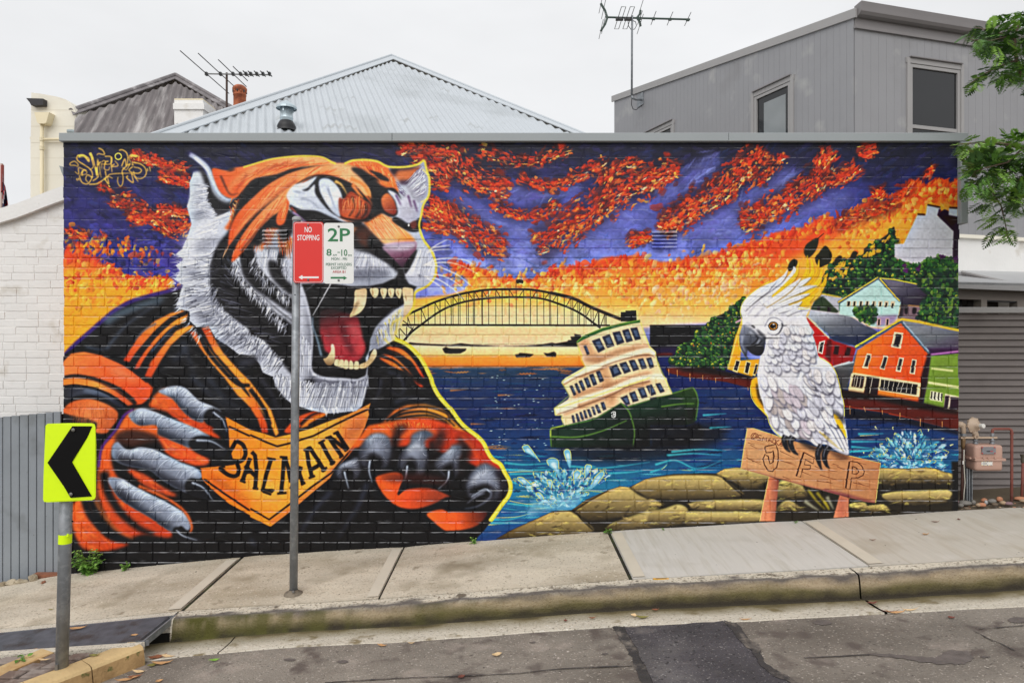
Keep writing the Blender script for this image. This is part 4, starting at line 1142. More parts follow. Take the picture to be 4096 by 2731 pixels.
many("B1 1190,1190 1320,1050 1460,900;B1 1250,860 1100,950 980,1080", (96, 106, 126), 9, 4, soft=4, a=.8)
# right shoulder hoops
for s_ in ("B2 1600,1160 1720,1130 1850,1210 1960,1340 2050,1500 C2 2000,60 1900,-100 B2 1800,1260", "B2 1560,1230 1700,1260 1850,1400 1960,1540 C2 2040,190 1990,190 1900,60 B2 1750,1350", "B2 1520,1270 1650,1290 1800,1400 1900,1500 C2 2000,170 1960,160 1850,30 B2 1700,1380"):
    fill(s_, G("B2 1600,1150 2000,1500", (224, 96, 36), (240, 140, 50), (210, 70, 30)), 4)
many("B2 1600,1170 1760,1230 1900,1360 2050,1560;B2 1560,1250 1720,1320 1870,1460 C2 2000,170;B2 1660,1120 1820,1160 1960,1290 2090,1500", BLK, 9, 6, soft=2.5)
# ---- left arm
fill("B1 145,1320 240,1215 400,1192 600,1235 850,1345 1000,1450 1150,1560 C1 1205,210 1180,310 1080,400 1000,405 900,300 700,190 400,100 145,100", G("B1 300,1220 900,1567", (238, 134, 62), (232, 110, 50), (226, 92, 36)), 3, 0)
fill("B1 700,1350 850,1400 1000,1490 C1 1050,150 900,120 760,60", (240, 160, 120), 14, a=.5)
fill("C1 900,200 1150,180 1200,260 1080,390 980,330", (220, 84, 34), 10, a=.8)
stroke("B1 150,1275 240,1195 400,1172 600,1215 850,1325 1000,1430 1140,1550", (22, 18, 20), 9, soft=3)
fill("C1 148,100 310,80 520,120 760,230 900,330 990,400 920,420 880,400 700,270 500,200 300,175 148,180", G("C1 300,100 800,330", (226, 130, 50), (236, 156, 70), (200, 90, 44)), 3, 0)
stroke("C1 148,85 300,66 500,98 750,190 920,300 1010,400", (26, 20, 20), 11, 14, soft=2.5)
fill("C1 145,195 300,175 560,235 760,330 900,430 860,460 640,370 480,320 330,320 210,390 145,450", G("C1 200,200 800,400", (44, 44, 54), (70, 74, 88), (40, 40, 52)), 3, 0)
stroke("C1 400,235 600,265 740,340", (130, 140, 158), 14, 8, soft=6, a=.7)
stroke("C1 145,200 300,178 560,228 760,322 900,425", BLK, 7, soft=2)
stroke("C1 145,440 220,370 350,320 490,318 650,370 800,470", BLK, 14, 20, soft=4)
fill("C1 145,500 180,430 260,370 380,340 490,338 640,385 740,440 800,500 790,590 740,720 640,745 530,725 530,600", G("C1 250,380 700,700", (206, 98, 44), (226, 128, 66), (190, 92, 46)), 3)
fill("C1 250,460 480,440 600,520 480,660 300,600", (236, 150, 92), 20, a=.45)
fur("C1 250,400 450,380 680,440", "C1 200,640 450,690 700,680", 110, 4, [(236, 150, 90), (170, 70, 34), (226, 120, 60)], a=.25)
# left paw
fill("L 40,640 160,540 185,360 290,230 390,190 420,140 540,108 640,180 740,235 770,370 760,440 650,480 700,640 650,830 300,900 40,900", (16, 15, 19), 4, 0)


def og(s_, a_=(232, 112, 44), b_=(190, 66, 26), soft=6, ax=None):
    p = pp(s_)
    fill(s_, G(ax, a_, b_) if ax else a_, soft)
    CLIP[0] = fullmask(s_, 1, soft)
    for x, y in inmask(CLIP[0], 26):
        dab(x, y, .5 + RNG.normal(0, .5), RNG.uniform(10, 30) * S, RNG.uniform(5, 11) * S, [(240, 146, 70), (206, 76, 30), (226, 104, 46), (166, 60, 30)][RNG.integers(4)], .35, .2)
    CLIP[0] = None


def finger(s_, top, low):
    fill(s_, (142, 150, 168), 4)
    CLIP[0] = fullmask(s_, 1, 3)
    stroke(low, (40, 40, 50), 50, 44, soft=15, a=.95)
    stroke(top, (208, 217, 230), 30, 26, soft=12, a=.9)
    A_, B_ = spline(pp(top)), spline(pp(low))
    for k in range(60):
        t = int(RNG.uniform(0, .98) * (len(A_) - 1))
        q = B_[min(int(t / len(A_) * len(B_)), len(B_) - 1)]
        strand(A_[t] + RNG.normal(0, 3, 2), A_[t] + (q - A_[t]) * RNG.uniform(.3, .8) + RNG.normal(0, 4, 2), 3.2, .6, [(222, 230, 240), (110, 118, 136), (190, 200, 214)][RNG.integers(3)], .28, 4)
    CLIP[0] = None


def claw(s_, hl, w_=10):
    p = spline(pp(s_), True)
    fill(p.mean(0) + (p - p.mean(0)) * 1.1, (12, 12, 16), 5, 0, .9)
    fill(s_, (24, 24, 30), 1.2)
    stroke(hl, (150, 160, 180), w_, 2, soft=3.5, a=.8)
    stroke(hl, (214, 222, 234), w_ * .35, 1, soft=1.5, a=.8)


og("L 60,640 120,630 150,720 220,800 310,822 200,856 100,840 55,740", ax="L 60,640 250,840")
og("L 172,470 188,390 250,320 290,250 330,222 420,235 500,280 560,340 640,440 600,470 480,420 440,360 330,380 250,372 230,440 250,510 300,560 400,620 480,690 500,790 380,780 300,790 220,720 170,600", ax="L 250,300 350,780")
many("L 110,620 140,700 220,782 310,812", BLK, 34, 14, soft=6)
many("L 195,500 215,590 270,680 350,750 420,780", BLK, 38, 16, soft=8)
many("L 150,560 170,650 240,750 330,800", (240, 130, 56), 20, 8, soft=7, a=.6)
stroke("L 172,480 188,390 245,318 285,250 330,220", (92, 44, 130), 10, soft=4)
fill("L 250,330 330,310 440,340 520,400 430,380 340,390 260,385", (44, 26, 24), 9, a=.85)
fill("L 290,470 400,520 520,600 570,640 480,640 380,590 300,530", (16, 14, 18), 9)
fill("L 420,250 520,300 640,350 700,350 640,310 540,260", (14, 13, 17), 6)
og("L 400,195 425,155 470,128 520,150 560,210 640,255 690,310 650,312 560,270 480,232 410,214", ax="L 420,140 650,310")
finger("L 440,140 500,117 560,125 620,180 680,205 722,232 655,250 640,278 590,262 540,215 500,170", "L 470,132 550,128 620,185 700,228", "L 480,165 540,225 640,275")
og("L 480,225 560,265 640,292 705,335 715,352 650,332 560,292", (214, 84, 34), soft=5)
claw("L 648,255 670,225 710,228 745,270 757,320 750,374 735,342 700,302 660,285", "L 685,232 728,268 748,320")
finger("L 305,245 360,214 420,230 500,263 580,293 640,322 672,345 605,350 582,392 550,380 480,352 440,335 430,292 350,290", "L 340,232 430,240 540,285 640,330", "L 330,290 440,330 570,385")
og("L 435,340 500,368 580,408 665,440 645,472 560,452 500,425", (226, 92, 40), soft=6)
claw("L 583,370 620,344 680,350 740,390 776,432 700,432 640,422 600,402", "L 610,358 680,364 740,400")
finger("L 232,392 258,365 300,402 360,390 420,400 480,428 540,458 612,484 640,520 602,545 578,592 520,572 450,530 400,492 300,472 240,442", "L 280,400 400,402 520,455 620,505", "L 250,440 400,500 560,585")
og("L 300,488 380,512 450,562 525,604 480,604 380,562", (206, 86, 40), soft=6)
claw("L 563,562 590,533 630,545 670,590 692,637 640,622 580,602", "L 590,548 640,570 685,628")
finger("L 212,532 270,528 330,563 400,598 480,638 560,688 587,740 570,762 540,742 510,772 470,752 400,702 330,662 260,612", "L 260,540 360,585 480,645 565,700", "L 240,580 360,680 500,765")
many("L 350,562 480,620 560,680 590,742 582,772", (226, 112, 50), 14, 9, soft=4, a=.85)
claw("L 508,765 530,750 570,782 636,805 590,823 530,812", "L 520,762 555,788 615,806", 8)
# ---- the gold scarf/shield
SH = "C1 2060,545 2200,620 2352,700 C2 150,740 300,790 480,750 700,690 900,610 1150,520 1400,400 1420,380 1390,470 1400,520 1350,670 1250,870 1150,1010 1000,1160 D2 940,30 700,230 480,420 240,605 0,490 D1 2352,470 2100,330 1900,160 1790,50 C1 1780,1180 1760,1150 1980,1130 2170,1110 2110,900 2100,700"
fill(SH, G("C1 1900,800 C2 200,1400 1300,600", (226, 120, 30), (240, 150, 38), (246, 176, 64), (238, 150, 60)), 2, 0)
CLIP[0] = fullmask(SH, 0, 1)
fill("C2 -100,1250 300,1300 480,1480 100,1560", (250, 184, 84), 30, a=.7)
fill("C2 1150,560 1400,480 1330,760 1100,1000 1050,900", (206, 110, 70), 24, a=.6)
many("C2 1350,620 1150,760 1000,980;C1 1900,1270 2200,1450 2352,1567", (176, 90, 40), 22, 8, soft=12, a=.6)
many("C1 1790,1130 1950,1180 2100,1100", (232, 150, 70), 20, 8, soft=10, a=.6)
many("D2 960,10 700,210 480,400 240,560;C2 1200,960 1050,1100 900,1240", (190, 70, 50), 16, soft=8, a=.55)
many("D1 1900,110 2150,270 2352,400", (226, 90, 24), 18, soft=8, a=.6)
CLIP[0] = None
many("C1 2100,660 2352,775 C2 0,760 200,850 320,895 500,850 750,770 1000,640 1250,520 1390,460;C1 1810,1280 2050,1450 2352,1650 D2 0,390 225,520 480,330 720,140 960,-30 C2 1080,1060 1230,890", (24, 18, 14), 7, soft=1.2, sm=0)
# lettering on the scarf
LB = (20, 17, 15)
L_ = ["C1 2190,830 2120,950 2020,1130;C1 2190,830 2270,880 2300,990 2240,1070 2130,1060;C1 2060,1100 2180,1080 2220,1170 2190,1240 2100,1230 1990,1150", "C1 2352,1030 2290,1220 2260,1310;C2 20,960 60,1000 75,1180 60,1390;C1 2352,1190 2300,1200;C2 -60,1120 60,1240", "C2 250,1040 190,1230 150,1400 260,1420 270,1400", "C2 400,1030 385,1250 365,1450;C2 410,1030 450,1150 480,1320;C2 480,1400 560,1250 600,1130;C2 575,1200 600,1270 625,1340",
      "C2 700,910 670,950 690,1100 730,1260;C2 700,910 800,1060 880,1190;C2 700,1180 820,1110", "C2 840,850 900,970 980,1110", "C2 930,790 1000,900 1080,1010;C2 940,790 1040,860 1140,940;C2 1020,730 1090,840 1150,930"]
for s_ in L_:
    many(s_, LB, 16, soft=1, sm=1 if s_ is L_[0] else 0)
many("C2 200,1035 300,1050;C2 130,1400 150,1425 250,1460;C2 350,1020 440,1025;C2 320,1450 430,1440;C2 30,1390 95,1395;C1 2235,1290 2300,1320;C1 1985,1150 2060,1130;C1 2180,835 2230,850;C2 630,945 715,900;C2 690,1270 765,1240;C2 840,1190 905,1140;C2 805,860 880,820;C2 940,1110 1000,1070;C2 885,800 960,775;C2 1050,1030 1100,1000;C2 980,750 1040,720;C2 1110,950 1160,920;C2 600,1350 650,1320;C1 2240,1300 2290,1280", LB, 9, soft=1, sm=0)
# collar under the chin
fill("C2 400,720 480,620 600,530 800,470 900,460 900,500 700,570 590,670 480,740", (206, 84, 30), 4)
fill("C2 590,680 700,570 880,500 900,520 780,600 720,640 640,670", (230, 130, 40), 4)
many("C2 590,640 720,530 900,470;C2 690,650 820,580 1000,560", BLK, 10, 5, soft=3)
# ---- right paw
fill("C2 1560,620 1700,470 1850,410 2050,400 2250,450 2352,530 C3 0,560 130,680 230,760 350,820 400,900 200,760 0,690 C2 2300,600 2100,560 1900,560 1700,600", G("C2 1600,600 C3 200,700", (226, 110, 40), (240, 160, 60), (236, 150, 40)), 5, 0)
many("C2 1600,600 1800,470 2050,430 2300,500 C3 0,600;C2 1660,560 1850,500 2080,490 2300,570 C3 60,660;C2 1650,590 1900,540 2150,540 2352,640", BLK, 11, 5, soft=3)
fill("C2 1310,760 1380,660 1500,630 1700,600 1900,565 2100,565 2352,640 C3 50,690 230,740 380,850 430,960 500,1050 600,1120 500,1200 C2 2352,1000 2000,900 1700,900 1280,900 1150,1000 1230,850", G("C2 1600,620 1800,1000", (232, 110, 40), (222, 84, 34), (190, 60, 30)), 5)
fur("C2 1450,660 1800,600 2200,620", "C2 1600,760 1850,720 2150,760", 90, 4, [(246, 176, 90), (206, 70, 28), (240, 130, 50)], a=.45)
fill("C2 1690,680 1780,640 1860,640 1800,760 1740,900 1700,1100 1660,900", (30, 20, 22), 14, a=.85)
fill("C2 2230,700 2300,720 2270,900 2180,1050 2120,1160 2120,900", (34, 20, 22), 14, a=.8)
fill("C3 120,760 260,900 240,1050 130,1250 60,1100", (32, 20, 22), 12, a=.8)
many("C3 130,760 260,900 330,1050 320,1170", (222, 84, 34), 16, 6, soft=6, a=.8)
for a_, hl, cl, chl in (("C2 1400,760 1480,730 1580,740 1660,820 1680,950 1660,1050 1600,1130 1540,1140 1400,1130 1330,1120 1285,1000 1310,870", "C2 1380,840 1480,770 1600,800", "C2 1390,1050 1440,1010 1530,1060 1540,1130 1460,1240 1440,1340 1405,1260 1390,1130", "C2 1410,1060 1400,1180 1435,1320"),
                        ("C2 1900,760 2000,690 2100,700 2160,770 2060,840 2095,980 2090,1090 2040,1200 1980,1230 1790,1170 1745,1080 1790,960 1880,860", "C2 1850,950 1950,890 2040,930", "C2 1830,1120 1880,1070 1930,1110 1940,1200 1860,1330 1740,1465 1790,1320 1815,1200", "C2 1850,1120 1830,1260 1780,1380"),
                        ("C2 2250,1000 2352,920 C3 20,880 130,880 150,960 110,1060 100,1180 20,1290 C2 2352,1280 2200,1150 2180,1080", "C2 2300,960 2352,950 C3 60,930", "C2 2260,1180 2352,1120 C3 20,1160 40,1250 C2 2352,1300 2260,1400 2125,1455 2240,1370 2310,1250", "C2 2340,1180 2320,1290 2210,1400"),
                        ("C2 1015,1170 1080,1100 1180,1060 1260,1020 1285,1080 1290,1200 1200,1290 1060,1270 1020,1230", "C2 1060,1140 1160,1090 1240,1060", "C2 1085,1200 1130,1170 1200,1190 1210,1270 1160,1390 1120,1300", "C2 1110,1190 1130,1280 1160,1390"),
                        ("C3 190,1350 230,1230 310,1140 400,1090 480,1110 580,1180 640,1280 650,1380 600,1480 480,1520 250,1500 210,1430", "C3 260,1330 330,1240 450,1180", "C3 230,1440 330,1380 420,1370 480,1430 470,1490 360,1520 200,1567 D3 130,400 200,340 330,260 420,210", "C3 480,1430 400,1400 250,1490")):
    fill(a_, (84, 88, 102), 7)
    CLIP[0] = fullmask(a_, 1, 5)
    p = spline(pp(a_), True)
    c = p.mean(0)
    fill(c + (p - c) * .55 + np.array((-3, -11)), (166, 174, 192), 16, 0, .8)
    stroke(np.vstack([p[int(len(p) * .45):int(len(p) * .95)]]), (40, 38, 46), 30, soft=14, a=.6, sm=0)
    stroke(hl, (218, 224, 234), 18, 12, soft=8, a=.7)
    for k in range(40):
        q = p[RNG.integers(len(p))]
        strand(q + (c - q) * .5, q, 1.8, .4, [(220, 226, 236), (100, 102, 116), (80, 82, 94)][RNG.integers(3)], .22, 3)
    CLIP[0] = None
    q = spline(pp(cl), True)
    fill(q.mean(0) + (q - q.mean(0)) * 1.3, (26, 24, 30), 6, 0, .85)
    fill(cl, (16, 16, 21), 1.2)
    stroke(chl, (150, 164, 188), 9, 2, soft=2.5, a=.85)
    stroke(chl, (222, 230, 240), 3.5, 1, soft=1, a=.9)
stroke("D3 480,160 470,260 330,360 170,395", (96, 100, 116), 12, 3, soft=3, a=.9)
stroke("D3 420,170 330,230 200,330", (150, 156, 172), 9, 3, soft=3, a=.8)
fill("C3 520,1170 620,1230 660,1360 640,1480 560,1500 600,1350", (26, 18, 20), 8, a=.8)
fill("C2 1490,1250 1700,1200 1800,1250 1760,1400 1730,1460 1850,1400 2100,1380 2352,1480 D2 2300,260 2150,340 1950,395 1750,370 1600,260 1500,110", G("C2 1600,1300 2200,1500", (236, 100, 36), (224, 84, 34), (150, 60, 34)), 3)
fill("C2 1740,1465 1790,1320 1900,1250 1880,1340 1800,1420", (16, 16, 21), 1.5)
fill("C2 1850,1270 2200,1260 2300,1340 2100,1370 1900,1360", (24, 18, 18), 8, a=.8)
fill("D2 2080,450 2250,400 2352,450 D3 0,430 250,430 430,430 400,520 300,600 150,640 0,650 D2 2280,640 2150,540", G("D2 2100,600 D3 400,440", (240, 104, 36), (232, 96, 36), (80, 30, 24)), 3)
many("C2 1330,780 1420,720 1560,710 1680,780;C2 1780,800 1900,720 2060,680 2200,740;C2 1250,900 1300,820 1330,760", (232, 112, 44), 16, 8, soft=7, a=.7)
many("C2 1700,780 1690,950 1640,1120;C2 2130,830 2140,1000 2080,1180;C3 170,900 160,1050 110,1180", (18, 14, 18), 20, 14, soft=9, a=.8)
fill("C2 1500,1240 1800,1210 2200,1250 2330,1330 2100,1340 1700,1310", (70, 26, 22), 14, a=.75)
# gold rim light
for s_, w_ in (("B2 1700,1045 1800,1085 1900,1155 2000,1265 2060,1365 2130,1510 C2 2150,170 2220,300 2340,440 C3 10,455 110,595 200,685 330,785 400,865 440,955 500,1045 590,1105 640,1195 700,1305 712,1400 680,1490 D3 620,330 550,430 470,540", 17),):
    p = spline(pp(s_))
    fill(outline(p, w_), (232, 206, 56), 1.2, 0)
    fill(outline(p + np.array((-1.5, 1)), 5), (246, 232, 140), 1.5, 0, .7)
# ---- the roaring head
HEAD = "A1 1680,490 1640,620 1640,780 1600,900 1660,1100 1610,1260 1540,1400 1470,1460 B1 1560,110 1470,180 1520,250 1440,340 1540,410 1500,540 1450,690 1620,720 1620,830 1700,930 1850,880 1930,1050 2110,1150 2200,1220 2352,1250 B2 100,1330 130,1460 C2 260,80 290,190 400,330 500,410 700,470 900,510 1050,500 1250,480 1320,420 1380,200 1380,70 1330,110 1200,130 1000,100 800,90 720,20 B2 720,1400 740,1000 650,560 900,420 1200,440 1900,450 1940,520 1920,680 1840,770 1760,870 1750,920 1690,960 1700,1050 1560,1140 1480,1150 1420,1280 1400,1330 1380,1480 1900,1400 2010,480 B2 2090,420 2170,320 2190,200 2170,30 A2 2120,1400 2040,1290 1990,1130 2010,1000 2040,880 2100,780 2110,560 2070,440 2045,365 1960,410 1800,435 1620,430 1500,375 1350,355 1200,365 1120,400 1010,400 960,380 830,320 550,315 250,350 0,420 A1 2100,470 1900,450 1760,480"
fill("A1 1690,500 1640,620 1650,780 1610,900 1665,1100 1615,1260 1550,1400 1480,1460 B1 1570,110 1480,180 1530,250 1460,340 1560,410 1520,540 1480,680 1640,720 1640,830 1720,910 1860,880 1940,1030 2110,1140 2210,1220 2352,1240 B2 100,1320 150,1440 C2 270,80 300,190 410,330 500,400 700,470 900,510 1050,500 1250,480 1320,420 1370,200 1380,60 B2 1400,1200 1750,900 1930,520 2090,420 2170,320 2190,200 2170,30 A2 2120,1400 2040,1290 1990,1130 2010,1000 2040,880 2100,780 2110,560 2070,440 2045,365 1960,410 1800,435 1620,430 1500,375 1350,355 1200,365 1120,400 1010,400 960,380 830,320 550,315 250,350 0,420 A1 2100,480 1900,520 1760,560",
     G("Z 700,800 1500,1500", (206, 210, 220), (196, 200, 212), (186, 190, 202)), 2, 0)
WF = [(232, 235, 242), (214, 218, 228), (196, 200, 212), (160, 164, 178)]
# left ear
fill("A1 1690,490 1800,480 1900,600 1950,760 2050,840 2200,830 2250,760 2352,700 2352,880 2150,950 1950,1030 1800,1060 1680,1100 1620,900 1650,700", (200, 206, 216), 5, 0)
fill("A1 1750,430 1860,560 1900,700 1960,790 2060,850 2200,830 2260,780 2300,830 2190,900 2050,990 1950,1020 1900,930 1850,830 1840,700 1800,560", (24, 22, 28), 7)
fill("A1 1860,450 1900,470 1940,600 2000,720 2080,790 2180,790 2250,720 2300,600 2352,560 2352,640 2270,760 2200,820 2080,830 1980,770 1900,640", (22, 20, 24), 5)
fill("A1 1900,455 2000,470 2090,480 2180,440 2352,420 2352,560 2300,640 2270,720 2200,790 2100,790 2020,730 1950,620", G("A1 1950,480 2200,790", (232, 120, 56), (226, 112, 56), (230, 126, 66)), 4, 0)
fur("A1 1920,470 2100,520 2352,450", "A1 2060,760 2150,770 2280,660", 150, 4.5, [(246, 176, 110), (206, 80, 34), (240, 140, 70), (250, 200, 150)], a=.6)
fill("A1 2050,560 2100,470 2180,460 2130,540 2090,580", (30, 22, 22), 6)
stroke("A1 1640,285 1730,340 1840,440 1900,560 1950,690 2020,780 2100,820 2200,800", (188, 196, 214), 17, 6, soft=4, wm=24)
stroke("A1 1700,330 1840,460 1910,600 2000,760", (232, 236, 244), 7, 3, soft=3, a=.8)
stroke("A1 1620,250 1680,310", (70, 62, 130), 20, 4, soft=6, a=.6)
fur("A1 1860,640 1860,820 1960,1000", "A1 1640,640 1640,850 1660,1080", 300, 5, WF + [(120, 126, 146)], a=.52)
fur("A1 1720,900 1800,960 1800,1040", "A1 1950,940 1960,1010 1900,1060", 80, 4, WF, a=.58)
# white cheek ruff running down to the beard
fur("A1 2200,950 2000,1100 1900,1300 1900,1500 B1 1950,150", "A1 1700,1130 1600,1260 1530,1410 1460,1470 B1 1460,180", 420, 6, WF, a=.5)
fur("B1 1900,60 1880,250 1880,450 1950,600", "B1 1460,170 1430,340 1500,520 1430,690", 420, 6, WF, a=.5)
fur("B1 1900,480 1980,620 2150,760 2300,850", "B1 1440,690 1620,740 1640,840 1780,930", 360, 6, WF + [(110, 112, 126)], a=.52)
fur("B1 2100,700 2250,850 2352,950 B2 150,950", "B1 1850,890 1930,1060 2110,1160 2240,1240", 320, 6, WF + [(90, 92, 106)], a=.5)
fur("B1 2352,900 B2 120,1000 300,1100 480,1250", "B1 2240,1230 B2 60,1250 110,1340 140,1480", 320, 6, WF + [(90, 92, 106)], a=.5)
# orange crown
CROWN = "A2 -60,445 0,420 250,350 550,315 830,320 960,380 1010,400 1120,400 1200,365 1350,355 1500,375 1620,430 1720,600 1760,760 1740,800 1560,690 1500,800 1500,950 1330,1060 1200,1060 1050,1020 1040,760 900,560 760,540 600,640 440,740 430,900 470,1100 400,1160 150,1160 0,1240 A1 2150,1500 2352,700 2200,900 2300,560"
fill("A1 2100,1400 2150,1200 2050,1160 2200,930 2290,700 2352,560 A2 0,425 250,350 550,315 830,320 960,380 1010,400 1120,400 1200,365 1350,355 1500,375 1620,430 1700,560 1740,700 1700,780 1560,700 1500,820 1480,980 1330,1080 1150,1080 1040,1020 1050,700 1000,600 860,560 740,560 560,660 440,760 430,900 480,1060 420,1160 150,1160 0,1250 A1 2250,1500", (226, 108, 46), 5, 0)
OC = [(240, 140, 62), (206, 72, 30), (248, 186, 120), (232, 112, 46), (250, 206, 156), (226, 90, 36)]
fur("A2 960,390 600,350 200,390 -100,480", "A2 350,520 100,640 -100,700 -250,900", 340, 6, OC, a=.6, frac=(.25, .6))
fur("A2 1000,420 700,480 300,640 -50,880", "A2 300,760 150,950 -100,1120 -200,1300", 340, 6, OC, a=.55, frac=(.25, .6))
fur("A2 450,640 420,900 380,1150", "A2 150,900 100,1100 0,1300", 160, 6, OC, a=.6)
fur("A2 1100,440 1200,500 1320,600", "A2 850,480 950,560 1300,760", 120, 6, [(248, 190, 140), (246, 170, 110), (240, 150, 90)], a=.55)
fur("A2 1200,380 1400,380 1600,450", "A2 1330,560 1500,700 1720,700", 170, 5, OC, a=.55)
fill("A2 700,480 900,420 1060,410 1180,480 1300,580 1320,680 1200,620 1000,540 850,500", (246, 178, 128), 18, a=.65)
fill("A2 1250,430 1450,420 1600,520 1680,650 1560,650 1450,560", (238, 132, 66), 14, a=.7)
# black crown stripes
KS = ("A2 350,540 430,480 560,440 720,430 830,410 760,450 600,500 480,560 380,600", "A2 -30,700 100,600 180,580 120,660 0,740 A1 2200,900 2300,760", "A2 240,800 330,770 320,900 260,1000 180,1130 20,1160 100,1040 150,930", "A2 60,900 100,880 20,1000 -60,1100 A1 2250,1150 2352,1050",
      "A2 0,1180 200,1100 230,1180 120,1290 0,1420 A1 2250,1567 2300,1250", "A2 430,1050 560,1040 500,1130 380,1140", "A2 1130,420 1230,460 1330,570 1400,640 1440,760 1440,860 1400,800 1350,700 1310,600 1210,500", "A2 1370,530 1480,550 1620,600 1560,610 1440,590", "A2 1470,490 1540,510 1610,560 1530,540",
      "A2 1440,800 1540,780 1540,920 1500,1000 1400,1040 1390,960 1430,900", "A2 1310,620 1370,640 1430,760 1440,800 1390,760")
for k in KS:
    fill(k, BLK, 5)
fill("A2 1350,640 1380,650 1415,750 1380,710", (222, 150, 80), 4)
fur("A2 300,500 500,430 800,400", "A2 350,600 520,560 760,470", 60, 3, [(60, 40, 36), (200, 90, 50), (17, 16, 21)], a=.6)
# right ear
fill("A2 1640,450 1800,440 1960,420 2045,370 2070,440 2110,570 2090,760 2030,850 1980,860 1900,780 1830,660 1760,600 1690,520", (170, 170, 184), 4, 0)
fill("A2 1660,470 1900,440 2000,430 1960,560 1850,600 1760,610", (206, 120, 70), 7)
fill("A2 1640,460 1720,440 1980,425 1900,460 1740,480 1700,540", (44, 26, 40), 6)
fill("A2 1760,600 1900,580 1990,450 1980,540 1880,620 1780,640", (60, 40, 66), 6)
fur("A2 2030,410 2060,560 2080,740", "A2 1820,640 1850,680 1940,800", 130, 5, WF + [(120, 110, 140)], a=.65)
fur("A2 1700,600 1760,700 1850,800", "A2 1760,650 1850,800 1960,860", 60, 4, [(190, 190, 204), (90, 70, 110)], a=.5)
# bridge of the nose
fill("A2 1340,1080 1440,1000 1530,960 1600,1000 1700,1060 1800,1150 1900,1250 1940,1310 1850,1340 1700,1350 1580,1380 1480,1280 1380,1150", G("A2 1400,1020 1850,1330", (232, 128, 60), (248, 186, 130), (244, 190, 130), (232, 150, 60)), 5)
fur("A2 1380,1080 1500,1000 1620,1000", "A2 1560,1340 1700,1330 1900,1300", 110, 5, [(250, 206, 160), (236, 140, 80), (226, 110, 56)], a=.4)
fur("A2 1360,1090 1450,1040 1540,1000", "A2 1380,1010 1450,970 1530,940", 50, 5, [(232, 128, 60), (238, 140, 70)], a=.8)
fill("A2 1220,1120 1330,1100 1400,1180 1500,1280 1580,1360 1700,1480 1760,1567 1650,1567 1500,1400 1400,1380 1280,1280 1240,1200", (32, 22, 24), 7)
fill("A2 1275,1180 1350,1160 1430,1230 1480,1330 1400,1360 1300,1270", (120, 60, 34), 8)
fill("A2 1220,1160 1270,1170 1290,1270 1390,1370 1220,1300", (226, 140, 66), 6)
# nose
fill("A2 1480,1340 1600,1340 1700,1320 1850,1310 1950,1320 1960,1380 1930,1450 1900,1500 1870,1567 B2 1860,90 1830,190 1800,220 1770,210 1750,120 1700,20 A2 1620,1480 1520,1400", G("A2 1600,1340 1800,1700", (206, 180, 196), (170, 84, 110), (90, 34, 66), (40, 18, 30)), 4, 0)
fill("A2 1560,1370 1700,1330 1930,1330 1940,1390 1850,1420 1720,1420 1640,1410", (224, 206, 216), 9, a=.85)
fill("A2 1640,1430 1760,1440 1830,1500 B2 1820,60 1760,80 1700,20", (176, 80, 112), 10, a=.7)
fill("A2 1930,1440 1950,1400 1900,1520 B2 1880,60 1830,190 1850,60", BLK, 3)
fill("A2 1520,1400 1600,1440 1700,1567 B2 1750,130 1770,220 1700,130 1600,20", BLK, 5)
# muzzle
fill("A2 1215,1330 1300,1370 1420,1400 1540,1440 1600,1500 B2 1650,80 1740,200 1740,270 1680,330 1560,390 1400,420 1200,425 1000,400 900,380 820,330 860,200 1100,60", G("A2 1400,1400 1500,1900", (214, 218, 230), (206, 210, 222), (176, 182, 196), (120, 124, 138)), 5, 0)
fill("A2 1950,1420 1960,1330 2050,1330 2120,1410 2170,1510 B2 2190,180 2170,320 2090,420 1960,430 1860,390 1820,320 1800,240 1860,150 1900,40", G("A2 2000,1400 2000,1900", (200, 204, 216), (216, 218, 228), (166, 170, 186)), 4, 0)
fill("A2 1220,1420 1320,1450 1420,1470 1300,1500 1220,1490", (120, 124, 140), 10, a=.7)
many("B2 1220,270 1400,240 1560,230 1680,200;B2 1210,340 1400,330 1600,280", (96, 100, 116), 12, 6, soft=8, a=.7)
for q in ("B2 1300,275", "B2 1370,270", "B2 1440,260", "B2 1520,250", "B2 1590,225", "B2 1250,200", "B2 1990,300"):
    dab(*pp(q)[0], .8, 10 * S, 6 * S, (60, 60, 74), .6, .3)
fur("A2 1300,1400 1450,1450 1560,1500", "B2 1100,350 1350,410 1640,330", 200, 5, WF + [(140, 144, 160)], a=.35)
fur("A2 2000,1360 2100,1420 2150,1500", "B2 1880,350 2000,410 2120,350", 110, 5, WF, a=.35)
fill("B2 1860,390 1830,330 2000,300 2100,330 2000,310 1900,320", (130, 134, 150), 6, a=.5)
# the open mouth
fill("B2 600,400 800,390 1000,400 1200,430 1400,425 1560,395 1700,330 1750,260 1770,210 1800,220 1820,330 1870,400 1960,435 1930,470 1920,600 1800,640 1700,700 1580,800 1480,900 1420,1040 1400,1180 1350,1270 1380,1370 1360,1480 C2 1270,110 1000,90 800,75 740,20 B2 710,1350 730,1050 690,700 640,540 600,430", (14, 13, 16), 3, 0)
fill("B2 830,720 950,690 1080,720 1250,770 1290,850 1310,950 1330,1040 1355,1100 1350,1200 1280,1300 1150,1320 1000,1290 920,1210 880,1180 850,1080 820,980 815,880", G("B2 1000,720 1150,1300", (44, 16, 22), (150, 44, 54), (186, 60, 70), (170, 50, 60)), 5)
fill("B2 1060,790 1130,900 1160,1060 1240,1200 1180,1210 1090,1050 1050,900", (96, 24, 36), 10, a=.85)
fill("B2 1180,850 1260,900 1300,1000 1250,1050 1190,960", (206, 96, 100), 12, a=.7)
